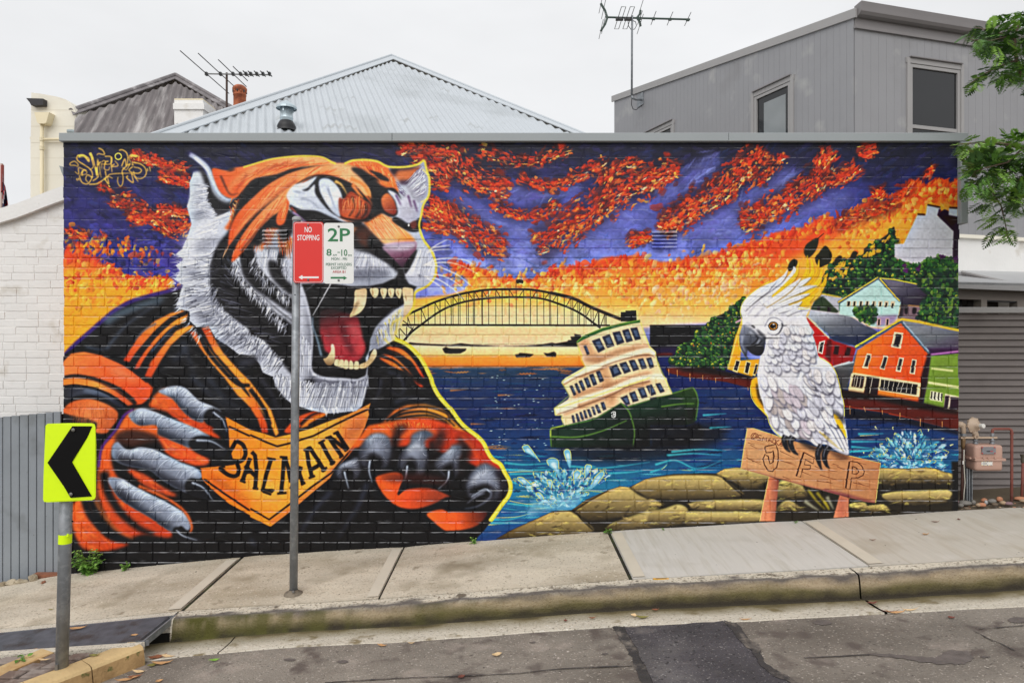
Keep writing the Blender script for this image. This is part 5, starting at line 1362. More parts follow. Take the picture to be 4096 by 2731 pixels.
many("B2 910,800 920,900 950,1100", (110, 30, 42), 16, 8, soft=10, a=.7)
fill("B2 1240,1120 1320,1100 1350,1160 1300,1220 1230,1200", (214, 80, 84), 8, a=.6)
TH = G("B2 1300,450 1250,780", (206, 180, 140), (238, 218, 180), (222, 196, 150))
fill("B2 1232,480 1280,460 1368,455 1372,560 1350,660 1290,740 1180,790 1175,760 1210,690 1225,580", TH, 1.5)
fill("B2 1290,600 1240,700 1200,760 1230,640", (120, 90, 56), 5, a=.7)
fills("B2 1408,460 1450,445 1510,455 1505,530 1468,565 1430,530;B2 1530,460 1560,448 1612,460 1600,530 1572,575 1540,520;B2 1622,460 1660,448 1698,460 1692,520 1665,565 1630,530;B2 1710,460 1740,450 1785,460 1780,530 1755,572 1715,520", (230, 208, 166), 1.2)
fill("B2 1792,450 1900,448 1922,480 1920,600 1915,680 1870,740 1810,790 1805,700 1810,620", G("B2 1820,460 1860,780", (214, 190, 146), (240, 220, 186), (206, 180, 140)), 1.5)
for q in ("B2 1440,500", "B2 1555,500", "B2 1648,500", "B2 1735,500", "B2 1830,560"):
    dab(*pp(q)[0], 1.4, 14 * S, 4 * S, (140, 106, 70), .5, .4)
fill("B2 860,1280 900,1260 950,1180 950,1115 975,1105 995,1150 1000,1250 990,1320 950,1355 900,1345", G("B2 960,1110 920,1350", (240, 224, 190), (226, 204, 160), (130, 100, 66)), 1.5)
fills("B2 990,1350 1000,1290 1030,1280 1055,1300 1050,1370;B2 1045,1370 1055,1295 1085,1285 1105,1310 1105,1380;B2 1100,1390 1110,1300 1140,1292 1160,1320 1155,1390;B2 1160,1390 1170,1305 1195,1300 1215,1330 1215,1395;B2 1220,1395 1230,1315 1255,1305 1280,1320 1280,1395", (226, 206, 166), 1.2)
fill("B2 1290,1345 1380,1300 1420,1220 1465,1155 1492,1200 1480,1260 1430,1330 1360,1385 1290,1390", G("B2 1460,1160 1320,1380", (240, 224, 190), (186, 160, 116), (214, 190, 150)), 1.5)
# chin side of the jaw
fill("B2 1800,670 1790,760 1760,860 1750,920 1690,960 1700,1050 1560,1140 1500,1170 1440,1160 1410,1180 1420,1060 1480,940 1560,830 1680,740", G("B2 1500,900 1750,900", (150, 154, 170), (204, 208, 218), (226, 220, 190)), 4, 0)
fur("B2 1780,700 1600,840 1470,1000", "B2 1740,900 1660,1020 1500,1150", 130, 5, WF + [(110, 112, 126), (232, 214, 110)], a=.6)
many("B2 1790,790 1680,860 1660,960 1690,1090;B2 1740,830 1720,940 1700,1040;B2 1580,1040 1660,1130", (230, 206, 80), 8, 3, soft=2.5, a=.8)
stroke("B2 1700,680 1560,820 1460,960 1410,1120", (120, 124, 140), 5, 2, soft=2.5, a=.8)
# lips on the near side and the lower jaw rim
fill("B2 590,380 640,540 700,760 735,1000 725,1250 715,1380 740,1460 800,1500 C2 900,100 1100,110 1250,115 1350,90 1385,60 1385,200 1300,200 1000,190 700,180 500,150 B2 480,1200 500,600", G("B2 480,1000 740,1000", (150, 152, 166), (196, 200, 212), (110, 112, 126)), 5, 0)
many("B2 600,420 650,560 700,760 730,1000 722,1250 715,1390 760,1480;C2 730,40 900,100 1100,108 1250,118 1370,70", (206, 210, 222), 11, 6, soft=4, a=.8)
many("B2 735,780 740,900 790,1050 840,1250", (150, 170, 190), 6, 10, soft=2.5, a=.8)
stroke("B2 950,395 880,520 790,680 735,775", (232, 234, 240), 4.5, 2.5, soft=1)
stroke("B2 760,395 640,490", (110, 112, 122), 4, 2, soft=1.5)
# cheek stripes
CK = ("A1 2200,1170 2352,1080 A2 60,1160 40,1300 0,1420 A1 2200,1500 B1 2100,150 2100,300 2150,420 2300,520 2352,600 B2 50,560 200,700 350,880 400,960 350,1000 250,950 150,900 0,860 B1 2200,760 2050,600 1920,540 1880,400 1880,200 1930,40 A1 2000,1350 2100,1250",
      "B1 2230,20 2352,-60 B2 60,60 80,180 170,290 300,420 360,520 330,600 200,480 60,330 0,260 B1 2300,120 2352,300 2280,200", "A2 330,1420 430,1400 400,1520 B2 370,100 390,250 370,330 290,230 300,100", "B1 2000,560 2150,640 2352,760 B2 150,830 300,900 400,960 480,1100 400,1060 250,1010 100,1000 0,920 B1 2250,850 2100,720",
      "B2 0,880 150,950 300,1020 280,1130 180,1060 60,1010 0,1010", "B2 270,1000 420,1080 450,1300 400,1280 330,1150", "B2 0,1230 100,1250 60,1350 -40,1400 B1 2352,1300", "B2 380,560 440,540 470,640 400,650", "C2 260,60 300,200 420,330 380,340 280,210")
for k in CK:
    fill(k, BLK, 7, 0)
fur("A1 2200,1200 2100,1400 B1 2080,200 2150,450 B2 0,550 200,720 350,900", "A1 2000,1450 1900,1500 B1 1880,330 1950,600 2150,750 B2 100,900 380,1000", 260, 6, [(20, 19, 24), (30, 28, 34), (60, 60, 72)], a=.75)
fur("B1 2200,60 2230,300 B2 0,500 150,620", "B1 2120,150 2130,330 2280,500 B2 120,650", 170, 5, WF, a=.58)
fill("A2 80,1480 200,1400 330,1400 300,1500 B2 290,120 300,260 250,360 190,260 110,180", (200, 204, 214), 8)
fur("A2 120,1450 220,1400 320,1420", "B2 110,180 200,300 260,380", 130, 5, WF, a=.52)
fur("B2 -100,330 60,470 200,620", "B2 60,560 200,700 380,900", 200, 6, WF, a=.52)
fur("B2 380,60 420,260 470,480", "B2 330,330 400,480 500,600", 100, 5, WF + [(110, 112, 126)], a=.6)
fur("B2 60,1000 250,1080 420,1150", "B2 20,1220 120,1350 300,1500", 200, 6, WF + [(60, 62, 76)], a=.5)
fur("B2 500,900 620,1000 700,1100", "B2 480,1400 600,1480 700,1540", 160, 6, WF + [(110, 112, 126)], a=.55)
fur("A2 60,1180 150,1170 300,1160", "A2 0,1420 80,1450 200,1400", 90, 6, OC, a=.6)
fur("A2 300,1180 420,1200 500,1250", "A2 350,1500 450,1540 B2 480,60", 60, 6, OC + [(17, 16, 21)], a=.6)
# second pass: deep stripes, dark crown and the shaded hollows
STR = ("H 228,350 200,395 165,465 165,525 215,565 270,605 330,650 395,700 425,710 425,610 370,565 310,505 255,445 232,400", "H 262,350 292,340 302,398 332,448 380,488 425,522 425,566 360,525 290,475 258,425", "H 345,395 372,400 398,450 424,478 424,505 385,480 352,440",
       "H 376,162 402,172 388,215 368,252 342,292 332,335 300,305 318,255 348,210", "H 330,225 300,280 262,335 236,372 205,420 200,380 225,330 262,280 300,240", "H 240,185 275,142 305,118 318,128 290,160 262,190 236,218 225,205", "H 405,225 440,250 424,262 424,300 395,330 380,300 392,255", "H 622,300 650,288 690,318 738,368 772,412 740,402 680,372 622,352", "H 325,610 370,640 424,680 424,760 385,720 350,680", "H 470,780 500,790 470,830 440,800")
for k in STR:
    fill(k, BLK, 6, 1, .95)
fur("H 222,360 170,470 215,560 330,650", "H 262,420 235,470 290,560 400,660", 200, 7, [(20, 19, 24), (40, 38, 46), (90, 92, 106), (20, 19, 24)], a=.55)
fur("H 240,345 255,440 330,520 410,610", "H 225,400 225,450 290,530 390,650", 190, 7, WF, a=.52, frac=(.3, .7))
fur("H 300,370 330,440 415,510", "H 275,420 320,490 410,560", 120, 6, WF, a=.5, frac=(.3, .7))
fur("H 165,470 215,575 330,660 400,720", "H 130,520 190,610 290,700 370,770", 260, 7, WF + [(60, 60, 72), (120, 124, 140)], a=.5)
fur("H 300,200 260,250 225,300", "H 240,300 215,340 190,390", 90, 6, OC + [(226, 90, 36)], a=.6)
fur("H 395,185 360,250 330,310", "H 425,215 385,280 350,350", 90, 6, OC, a=.65)
fur("H 290,135 240,200 215,250", "H 330,150 270,230 225,290", 130, 6, OC, a=.65)
fill("H 630,300 660,292 690,322 712,350 672,352 640,335", (104, 52, 30), 8, a=.7)
stroke("H 622,372 690,392 740,420 775,452", (226, 230, 238), 22, 10, soft=12, a=.6)
fill("H 622,425 690,420 745,432 700,452 622,450", (110, 114, 130), 9, a=.7)
fill("H 60,330 130,260 200,240 150,330 90,420", (236, 238, 244), 22, a=.5)
many("H 330,590 300,560 240,520;H 424,590 360,540 300,480", (20, 19, 24), 6, 2, soft=4, a=.7)
for k in ("H 110,350 170,330 215,340", "H 75,430 130,440 175,455", "H 95,520 150,520 180,535", "H 120,580 180,590 235,585", "H 175,660 235,650 290,640", "H 250,730 310,710 350,690", "H 100,250 130,240 160,250"):
    stroke(k, (104, 108, 126), 26, 10, soft=13, a=.6)
fur("H 180,380 160,480 200,580 320,680", "H 60,380 50,500 110,610 240,740", 150, 6, [(70, 72, 86), (110, 114, 130), (232, 236, 244)], a=.5, frac=(.15, .4))
fur("H 60,370 45,480 80,580 130,640", "H 30,360 20,490 55,600 110,670", 70, 6, WF, a=.6, frac=(.4, .9))
# crown again: orange locks laid over black
OL = [(240, 150, 76), (246, 186, 126), (226, 100, 44), (206, 74, 30)]
fill("K 335,285 370,215 430,165 520,150 640,112 780,112 700,160 620,190 560,250 560,330 575,370 560,400 450,398 440,470 380,470 300,470 230,560 250,470 300,400", BLK, 7)


def lock(s_, ax, root, tip, n_, c0=(222, 96, 40), c1=(244, 172, 108)):
    fill(s_, G(ax, c0, c1), 4)
    CLIP[0] = fullmask(s_, 1, 3)
    fur(root, tip, n_, 7, OL, frac=(.25, .6), a=.4, jit=6)
    CLIP[0] = None


lock("K 225,130 300,142 400,112 520,82 620,72 720,84 775,108 690,116 590,125 510,152 440,165 400,180 360,225 330,257 290,256 250,220", "K 260,220 640,80", "K 760,105 600,90 420,125", "K 620,115 420,170 270,240", 110)
lock("K 760,108 840,112 900,150 940,220 905,250 840,172 760,152 680,156 600,192 520,252 440,312 380,372 330,432 296,472 302,400 335,330 400,262 470,202 560,152 660,122", "K 320,420 820,120", "K 860,120 640,140 470,220", "K 600,190 440,310 310,450", 150)
lock("K 535,235 600,195 560,242 545,302 480,352 430,402 390,462 350,512 308,545 330,472 380,392 440,322 490,272", "K 320,530 560,220", "K 590,200 500,290 420,370", "K 480,350 400,450 315,535", 90)
lock("K 558,228 592,200 572,262 560,322 546,372 518,382 508,352 530,292", "K 520,380 580,210", "K 585,205 550,280", "K 550,330 520,380", 40)
many("K 320,470 400,350 520,250;K 350,500 440,390 500,330;K 260,160 300,240 340,240", (34, 24, 24), 7, 3, soft=4, a=.7)
fill("K 880,104 960,110 1020,152 1055,230 1030,228 980,192 930,142", (232, 124, 56), 5)
fur("K 900,108 970,118 1030,170", "K 935,150 990,195 1050,228", 60, 6, OL, a=.45)
fills("K 955,150 1000,165 1015,185 970,175;K 925,135 985,155 960,160", BLK, 3)
many("K 640,150 500,250 360,380 320,450;K 420,125 320,190 300,235;K 590,205 520,290 440,370;K 700,92 560,100 430,140", (248, 196, 138), 15, 5, soft=8, a=.6)
many("K 600,180 460,290 340,420;K 480,330 400,430 340,500;K 640,100 500,120 390,170;K 380,150 340,215 320,240", (150, 54, 26), 9, 3, soft=5, a=.6)
many("K 760,118 860,140 925,215;K 800,150 870,180 920,240", (248, 200, 160), 26, 10, soft=10, a=.6)
# left brow
fill("K 845,128 890,130 935,162 978,202 1030,228 990,232 975,272 1000,322 975,332 905,372 940,332 946,282 934,242 900,182", BLK, 5)
fill("K 900,195 925,215 935,255 915,235", (232, 160, 90), 4)
fill("K 620,215 660,178 710,158 770,164 850,198 905,250 940,300 925,360 830,360 700,300 640,240", BLK, 4)
fill("K 556,250 588,204 640,188 692,164 652,214 622,226 650,226 682,198 684,235 702,266 742,312 795,358 805,374 740,348 680,318 620,308 578,286", G("K 600,200 760,350", (226, 232, 242), (176, 184, 200)), 2.5)
many("K 620,262 660,272 700,305;K 590,230 640,240", (136, 144, 162), 8, 3, soft=4, a=.7)
fill("K 704,178 745,174 786,210 806,262 800,322 794,346 760,322 725,272 702,222", G("K 720,190 790,340", (204, 212, 230), (226, 232, 242), (180, 186, 202)), 2.5)
many("K 740,215 760,270 775,310", (140, 148, 168), 6, 2, soft=3)
stroke("K 772,184 802,202 830,250", (234, 190, 112), 14, 3, soft=3)
fill("K 790,262 812,262 845,230 895,262 934,292 928,332 900,356 832,352 796,334", G("K 800,260 920,350", (150, 58, 28), (206, 96, 44), (96, 34, 22)), 4)
many("K 842,172 900,202 934,262;K 850,200 880,240 900,260", (236, 140, 70), 16, 6, soft=4)
many("K 850,255 860,300 835,345;K 885,270 890,310 865,350;K 912,285 912,325 890,352", (36, 18, 16), 7, 4, soft=3)
fur("K 810,265 860,245 915,285", "K 805,335 850,345 915,340", 60, 5, OL, a=.35)
# eyes
fill("K 568,292 620,312 690,318 760,348 812,368 885,366 872,384 700,384 640,368 600,344", BLK, 4)
stroke("K 585,322 645,368", (186, 158, 206), 9, 3, soft=2.5)
stroke("K 575,302 600,325", (214, 84, 36), 8, 3, soft=2.5)
# far brow
fill("K 968,262 1000,220 1042,220 1070,272 1064,316 1030,345 985,322", BLK, 4)
fill("K 980,262 1008,238 1038,270 1050,322 1030,336 990,312", G("K 990,250 1040,330", (214, 122, 66), (140, 50, 34)), 3.5)
fill("K 1008,226 1045,238 1075,268 1100,246 1142,300 1156,342 1122,372 1062,352 1052,312 1040,270", G("K 1030,230 1120,370", (222, 222, 234), (176, 176, 192)), 4)
many("K 1045,245 1068,292;K 1100,248 1116,302;K 1125,270 1142,322", (80, 44, 92), 7, 3, soft=2.5)
fill("K 1040,345 1062,352 1110,376 1156,350 1160,400 1118,412 1070,392 1030,362", BLK, 4)
fill("K 1108,376 1134,362 1142,386 1122,402", (110, 54, 44), 2.5)
disc("K 1103,382", 4, 5, (240, 226, 190))
# nose: violet grey, darker below
fill("K 930,430 985,470 1060,540 1080,600 1088,645 1060,600 1000,545 925,490", BLK, 6)
fill("K 985,478 1060,464 1132,458 1136,480 1120,530 1090,565 1070,570 1040,540 1005,505", G("K 1050,465 1075,570", (176, 156, 174), (124, 78, 104), (52, 28, 48)), 3)
fill("K 1000,480 1060,468 1130,462 1120,486 1060,496", (206, 196, 208), 5, a=.8)
fill("K 1085,560 1140,490 1120,550 1088,600", BLK, 3)
# beard
fur("B2 500,1450 C2 700,120 1000,150 1380,120", "C2 320,330 700,470 1000,540 1320,430", 420, 7, WF + [(150, 154, 170), (110, 112, 126)], a=.6, u=(0, 1), frac=(.4, .9))
fur("C2 300,20 500,100 650,150", "C2 290,200 420,350 650,470", 200, 6, WF + [(110, 112, 126)], a=.65)
many("C2 850,420 890,480 900,550;C2 970,440 990,520;C2 1010,430 1035,510;C2 1180,430 1220,490;C2 720,430 730,475", (220, 224, 232), 12, 2, soft=1.2)
stroke("C2 1385,60 1390,180 1415,215", (170, 174, 186), 4, 1.5, soft=1.5)
# gold rim round the muzzle and skull
for s_, w_ in (("A2 -80,440 0,415 250,345 550,310 830,317 960,380 1010,398", 7), ("A2 1110,400 1200,362 1350,352 1500,372 1620,430 1800,437 1960,410 2045,362 2070,440 2085,500 2110,570 2105,760 2040,880 2015,1000 1990,1130 2035,1280 2120,1400 2170,1510 B2 2190,200 2170,320 2090,420 1960,485 1935,540 1930,640 1880,740 1830,790", 9)):
    stroke(s_, (226, 206, 74), w_, soft=1.4, a=.9)
many("A2 2030,460 2090,540 2110,640;A2 2010,850 2090,800;A2 2000,1170 2050,1300 2110,1400", (240, 224, 130), 5, 2, soft=1.5, a=.8)
# whiskers
many("A2 2100,1420 2200,1350 2320,1290;A2 2130,1390 2250,1370 2352,1355;A2 2080,1440 2200,1410 2352,1400;B2 2060,170 2200,110 2352,95 B3 100,105 200,125 275,170;B2 2040,180 2200,150 B3 0,150 150,190 325,280;B2 2070,175 2200,190 2352,250 B3 100,300 200,380 270,440;B2 2130,280 2250,300 2352,340 B3 80,390 160,460;B2 2050,310 2200,340 2352,430 B3 80,500 160,580;B2 2080,330 2200,400 2310,495", (238, 236, 232), 4.5, 2, soft=.9)
fill("Z 3806,1845 3900,1845 3900,2120 3790,2120 3815,1990", (20, 18, 18), 3, 0)
# ---- tag, top left
TG = (236, 190, 84)
many("A1 460,380 450,330 380,300 320,310 325,360 400,410 470,460 500,520 480,590 440,635 380,620 350,560 335,480 330,410 290,370 240,390 240,415 300,420 360,450 430,490 420,520 350,530 290,490;A1 470,270 500,320 540,470 555,550 560,340 590,500 600,560;A1 490,340 510,430 470,470;A1 560,420 600,380 610,490 600,400 640,360 660,410;A1 690,370 650,380 640,460 690,470 700,430;A1 720,320 720,400 730,500;A1 760,400 720,430 800,420 760,360;A1 570,215 620,240 640,290 570,280 550,300;A1 640,310 720,320 710,400 600,400;A1 810,240 850,235 900,270 915,340 900,420 850,480 860,560 850,640 820,660 795,610 800,550;A1 840,430 880,340 890,430 850,470 930,400 900,470 850,440;A1 930,420 950,390 980,420 930,470 960,500 1040,510 1075,480 1050,450 980,430 940,360 930,310 980,300 1040,310 1040,370;A1 960,380 1060,400 1120,450 1130,520 1080,570 1010,560 980,480;A1 500,560 440,530 420,580 450,620;A1 500,600 560,560 580,500;A1 460,640 560,630 660,560 720,520 900,510 960,510;A1 640,570 690,640 680,550 740,570;A1 650,480 660,560 640,590;A1 920,540 900,560 980,620 960,510 1040,610;A1 1145,450 1150,490;A1 1170,430 1180,490;A1 310,570 325,600;A1 330,565 345,595;A1 380,480 380,540;A1 360,520 400,470 430,480", TG, 5.5, 3.5, soft=.9, a=.92)
t_ = np.linspace(0, 2 * np.pi, 24)
c_ = pp("A1 803,312")[0]
stroke(np.stack([c_[0] + 12.5 * S * np.cos(t_), c_[1] + 12.5 * S * np.sin(t_)], 1), TG, 5, soft=.8, sm=0)
many("A1 330,310 400,305 455,370;A1 470,270 500,350;A1 940,305 1030,310;A1 540,440 555,540", (242, 198, 92), 12, 7, soft=1, a=.9)
# flecks, scuffs and the worn black foot of the wall
for _ in range(900):
    x, y = RNG.uniform(0, MW), RNG.uniform(0, MH)
    b = CAN[int(y), int(x)]
    dab(x, y, RNG.normal(0, .4), RNG.uniform(1, 3.5) * S, RNG.uniform(.8, 1.6) * S, b * .5 + np.array((120, 118, 124)) * .5, .5)
CAN *= (.965 + .07 * vnoise(5, 8))[..., None]
for r_, k_ in ((3, .35), (14, .18)):
    CAN += k_ * (CAN - np.stack([blur(CAN[:, :, c], r_) for c in range(3)], -1))
CAN[:] = 255 * np.clip(CAN / 255, 0, 1) ** 1.12 * 1.05
np.clip(CAN, 0, 240, out=CAN)
np.clip(CAN, 0, 255, out=CAN)
# ---------------------------------------------------------------- ground, road, gutter, kerb, footpath
M_soil = mat('soil', (96, 84, 68), .95, .25, 3)
M_asph = mat('asphalt', (138, 130, 120), .82, .2, 1.6, .9, 80, spots=[((186, 176, 166), 62, .6, .12), ((70, 62, 58), 44, .62, .12), ((96, 86, 80), 5, .56, .12), ((164, 152, 142), 3.1, .6, .15)], col2=(112, 104, 95), c2fac=(.42, .6))
M_patch = mat('fresh_asphalt', (74, 70, 74), .78, .3, 3, .9, 80, spots=[((142, 138, 136), 66, .62), ((44, 42, 44), 40, .6), ((110, 104, 102), 4, .6, .15)], col2=(96, 92, 92), c2fac=(.5, .66))
M_seal = mat('crack_filler', (58, 55, 55), .7, .3, 14, .7, 60, col2=(120, 112, 104), c2fac=(.5, .62))
M_conc = mat('old_concrete', (206, 195, 176), .9, .13, 2.2, .8, 75, spots=[((146, 134, 114), 56, .58, .12), ((222, 214, 198), 48, .63), ((150, 138, 118), 7, .63, .12), ((88, 80, 68), 24, .71, .04), ((150, 138, 116), 2.4, .55, .2)], col2=(172, 159, 137), c2fac=(.46, .66), stretch=(.7, 1.6, 1))
M_conc2 = mat('new_concrete', (202, 198, 191), .85, .04, 1.3, .3, 40, stretch=(30, 2.2, 1), col2=(193, 188, 178), c2fac=(.5, .62), spots=[((180, 174, 162), 1.6, .54, .2), ((120, 114, 104), 22, .74, .03), ((212, 208, 202), 3, .6, .2)])
M_conc3 = mat('new_concrete_warm', (194, 187, 175), .85, .04, 1.3, .3, 40, stretch=(26, 2.2, 1), col2=(186, 177, 162), c2fac=(.5, .62), spots=[((172, 160, 140), 1.4, .54, .2), ((110, 102, 90), 20, .73, .03), ((206, 200, 192), 3, .6, .2)])
M_edge = mat('trowelled_edge', (204, 195, 178), .8, .05, 4, .15, 80)
M_joint = mat('joint_dirt', (36, 31, 25), .95, .3, 9, col2=(52, 60, 26), c2fac=(.5, .62))
M_gutt = mat('gutter_concrete', (206, 198, 182), .9, .1, 3, .8, 80, spots=((146, 138, 124), 75, .57))


def strip(name, rows, m, parent=None, thick=.0, xs=XS, uv=False):
    """height-field sheet: rows = functions x -> (y, z)"""
    vs = [(x, *fn(x)) for fn in rows for x in xs]
    n = len(xs)
    fs = [(j * n + i, j * n + i + 1, (j + 1) * n + i + 1, (j + 1) * n + i) for j in range(len(rows) - 1) for i in range(n - 1)]
    b = MB().add(vs, fs)
    me = b.mesh(name, m)
    if uv:
        lay = me.uv_layers.new(name='UVMap')
        idx = np.zeros(len(me.loops), np.int32)
        me.loops.foreach_get('vertex_index', idx)
        vv = np.array([(v[0], (k // n) / (len(rows) - 1)) for k, v in enumerate(vs)], np.float32)
        lay.data.foreach_set('uv', vv[idx].ravel())
    o = bpy.data.objects.new(name, me)
    COL.objects.link(o)
    if parent:
        put(o, parent)
    return o


g = MB().add([(-200, -200, -1.9), (200, -200, -1.9), (200, 200, -1.9), (-200, 200, -1.9)], [(0, 1, 2, 3)]).build('ground', M_soil)
struct(g)
# yards behind the walls, so nothing floats
yard = strip('yard', [lambda x: (6.2, zw(x) - .02), lambda x: (7.5, zw(x) + .0), lambda x: (60, zw(x) + .3)], M_soil, xs=[-30] + XS + [30])
struct(yard)
road = strip('road', [lambda x, y=y: (y, zroad(x, y)) for y in (YG, 4.3, 3.9, 3.4, 2.8, 2, 1.2, .4, -1, -3, -6, -10)], M_asph, xs=[-30] + XS + [30])
struct(road)

# kerb face and gutter get their weathering from a profile map (v runs down the face)
def kerb_mat():
    m = mat('kerb_concrete', (210, 201, 183), .9, .13, 4, .9, 75, spots=[((134, 122, 104), 52, .55), ((226, 218, 202), 45, .6), ((110, 100, 86), 9, .62, .08)])
    t = m.node_tree
    lk = t.links.new
    b = t.nodes['Principled BSDF']
    old = b.inputs['Base Color'].links[0].from_socket
    uv = N(t, 'ShaderNodeUVMap')
    sp = N(t, 'ShaderNodeSeparateXYZ')
    lk(uv.outputs[0], sp.inputs[0])
    geo = N(t, 'ShaderNodeNewGeometry')

    def noise(sc, st, det=6):
        mpn = N(t, 'ShaderNodeMapping')
        mpn.inputs['Scale'].default_value = st
        lk(geo.outputs['Position'], mpn.inputs[0])
        n = N(t, 'ShaderNodeTexNoise')
        n.inputs['Scale'].default_value, n.inputs['Detail'].default_value = sc, det
        lk(mpn.outputs[0], n.inputs['Vector'])
        return n.outputs['Fac']

    def band(a, b_, c, d, src, amp, col, prev, top=1.0):
        ad = N(t, 'ShaderNodeMath', operation='MULTIPLY_ADD')
        ad.inputs[1].default_value, ad.inputs[2].default_value = amp, -amp * .5
        lk(src, ad.inputs[0])
        sm = N(t, 'ShaderNodeMath', operation='ADD')
        lk(ad.outputs[0], sm.inputs[0])
        lk(sp.outputs['Y'], sm.inputs[1])
        cr = N(t, 'ShaderNodeValToRGB')
        e = cr.color_ramp.elements
        e[0].position, e[0].color = a, (0, 0, 0, 1)
        e[1].position, e[1].color = b_, (top, top, top, 1)
        if c < 1:
            q = e.new(c)
            q.color = (top, top, top, 1)
            q = e.new(d)
            q.color = (0, 0, 0, 1)
        lk(sm.outputs[0], cr.inputs['Fac'])
        mx = N(t, 'ShaderNodeMix', data_type='RGBA')
        mx.inputs[7].default_value = (*srgb(col), 1)
        lk(cr.outputs[0], mx.inputs['Factor'])
        lk(prev, mx.inputs[6])
        return mx.outputs[2]
    c = band(.34, .5, 1.0, 1.0, noise(3, (1, 1, 1)), .2, (160, 140, 110), old, .85)
    c = band(.27, .36, .42, .6, noise(9, (.5, 1, 1)), .42, (84, 78, 76), c, .9)
    c = band(.5, .8, 1.0, 1.0, noise(4, (.5, 1, 2)), .55, (86, 80, 38), c, .9)
    c = band(.7, .88, 1.0, 1.0, noise(6, (1, 1, 1)), .3, (44, 37, 27), c, .95)
    # greener on the low, damp end
    mr_ = N(t, 'ShaderNodeMapRange')
    mr_.inputs['From Min'].default_value, mr_.inputs['From Max'].default_value = .6, -2.2
    lk(sp.outputs['X'], mr_.inputs['Value'])
    nm = N(t, 'ShaderNodeMath', operation='MULTIPLY')
    lk(mr_.outputs[0], nm.inputs[0])
    nn = noise(7, (1, 1, .25))
    r4 = N(t, 'ShaderNodeMapRange')
    r4.inputs['From Min'].default_value, r4.inputs['From Max'].default_value = .35, .6
    lk(nn, r4.inputs['Value'])
    lk(r4.outputs[0], nm.inputs[1])
    r5 = N(t, 'ShaderNodeMapRange')
    r5.inputs['From Min'].default_value, r5.inputs['From Max'].default_value = .36, .48
    lk(sp.outputs['Y'], r5.inputs['Value'])
    n5 = N(t, 'ShaderNodeMath', operation='MULTIPLY')
    lk(nm.outputs[0], n5.inputs[0])
    lk(r5.outputs[0], n5.inputs[1])
    mx = N(t, 'ShaderNodeMix', data_type='RGBA')
    mx.inputs[7].default_value = (*srgb((78, 76, 26)), 1)
    lk(n5.outputs[0], mx.inputs['Factor'])
    lk(c, mx.inputs[6])
    lk(mx.outputs[2], b.inputs['Base Color'])
    return m


M_kerb = kerb_mat()
kerb = strip('kerb', [lambda x: (YJ + .03, zfoot(x, YJ) - .016), lambda x: (4.99, zfoot(x, YJ) - .016), lambda x: (4.98, zinv(x) - .1)], M_joint)
struct(kerb)
PROF = [(YJ - .006, 0, -.075), (YJ - .012, 0, -.004), (YJ - .02, 0, 0), (4.93, 0, 0), (4.888, 0, -.003), (4.87, 0, -.009), (4.86, .14, 0), (4.854, .32, 0), (4.85, .5, 0), (4.845, .75, 0), (4.838, 1, .012), (4.825, 1, .001)]
XC = 2.47                                    # the cracked joint in the kerb
for xa, xb in ((-2.42, XC - .006), (XC + .006, 9.0)):
    xx = [xa] + [x for x in XS if xa + .02 < x < xb - .02] + [xb]
    rows = []
    for (y, k, dz) in PROF:
        rows.append(lambda x, y=y, k=k, dz=dz: (y + .006 * math.sin(x * 2.1), (zfoot(x, YJ) - .018 * (k > 0)) * (1 - k) + zinv(x) * k + dz))
    strip('kerb_section', rows, M_kerb, kerb, xs=xx, uv=True)
# low strip behind the drain grate
strip('kerb_section', [lambda x: (YJ - .008, zfoot(x, YJ) - .03), lambda x: (YJ - .012, zfoot(x, YJ)), lambda x: (4.945, zfoot(x, YK) + .002), lambda x: (4.94, zfoot(x, YK) - .12)], M_gutt, kerb, xs=[x for x in XS if x < -2.45] + [-2.45])
# end face of the kerb at the pit
MB().prism([(-2.42, y + .006 * math.sin(-2.42 * 2.1), (zfoot(-2.42, YJ) - .018 * (k > 0)) * (1 - k) + zinv(-2.42) * k + dz - (0 if k < 1 else .05)) for (y, k, dz) in PROF] + [(-2.42, 5.012, zinv(-2.42))], (-.012, 0, 0)).build('kerb_end', M_kerb, kerb)

M_gut2 = mat('gutter_stained', (208, 200, 184), .85, .12, 3, .8, 80, spots=[((140, 130, 114), 52, .57, .12), ((226, 220, 208), 46, .6), ((134, 120, 92), 6, .6, .1)])


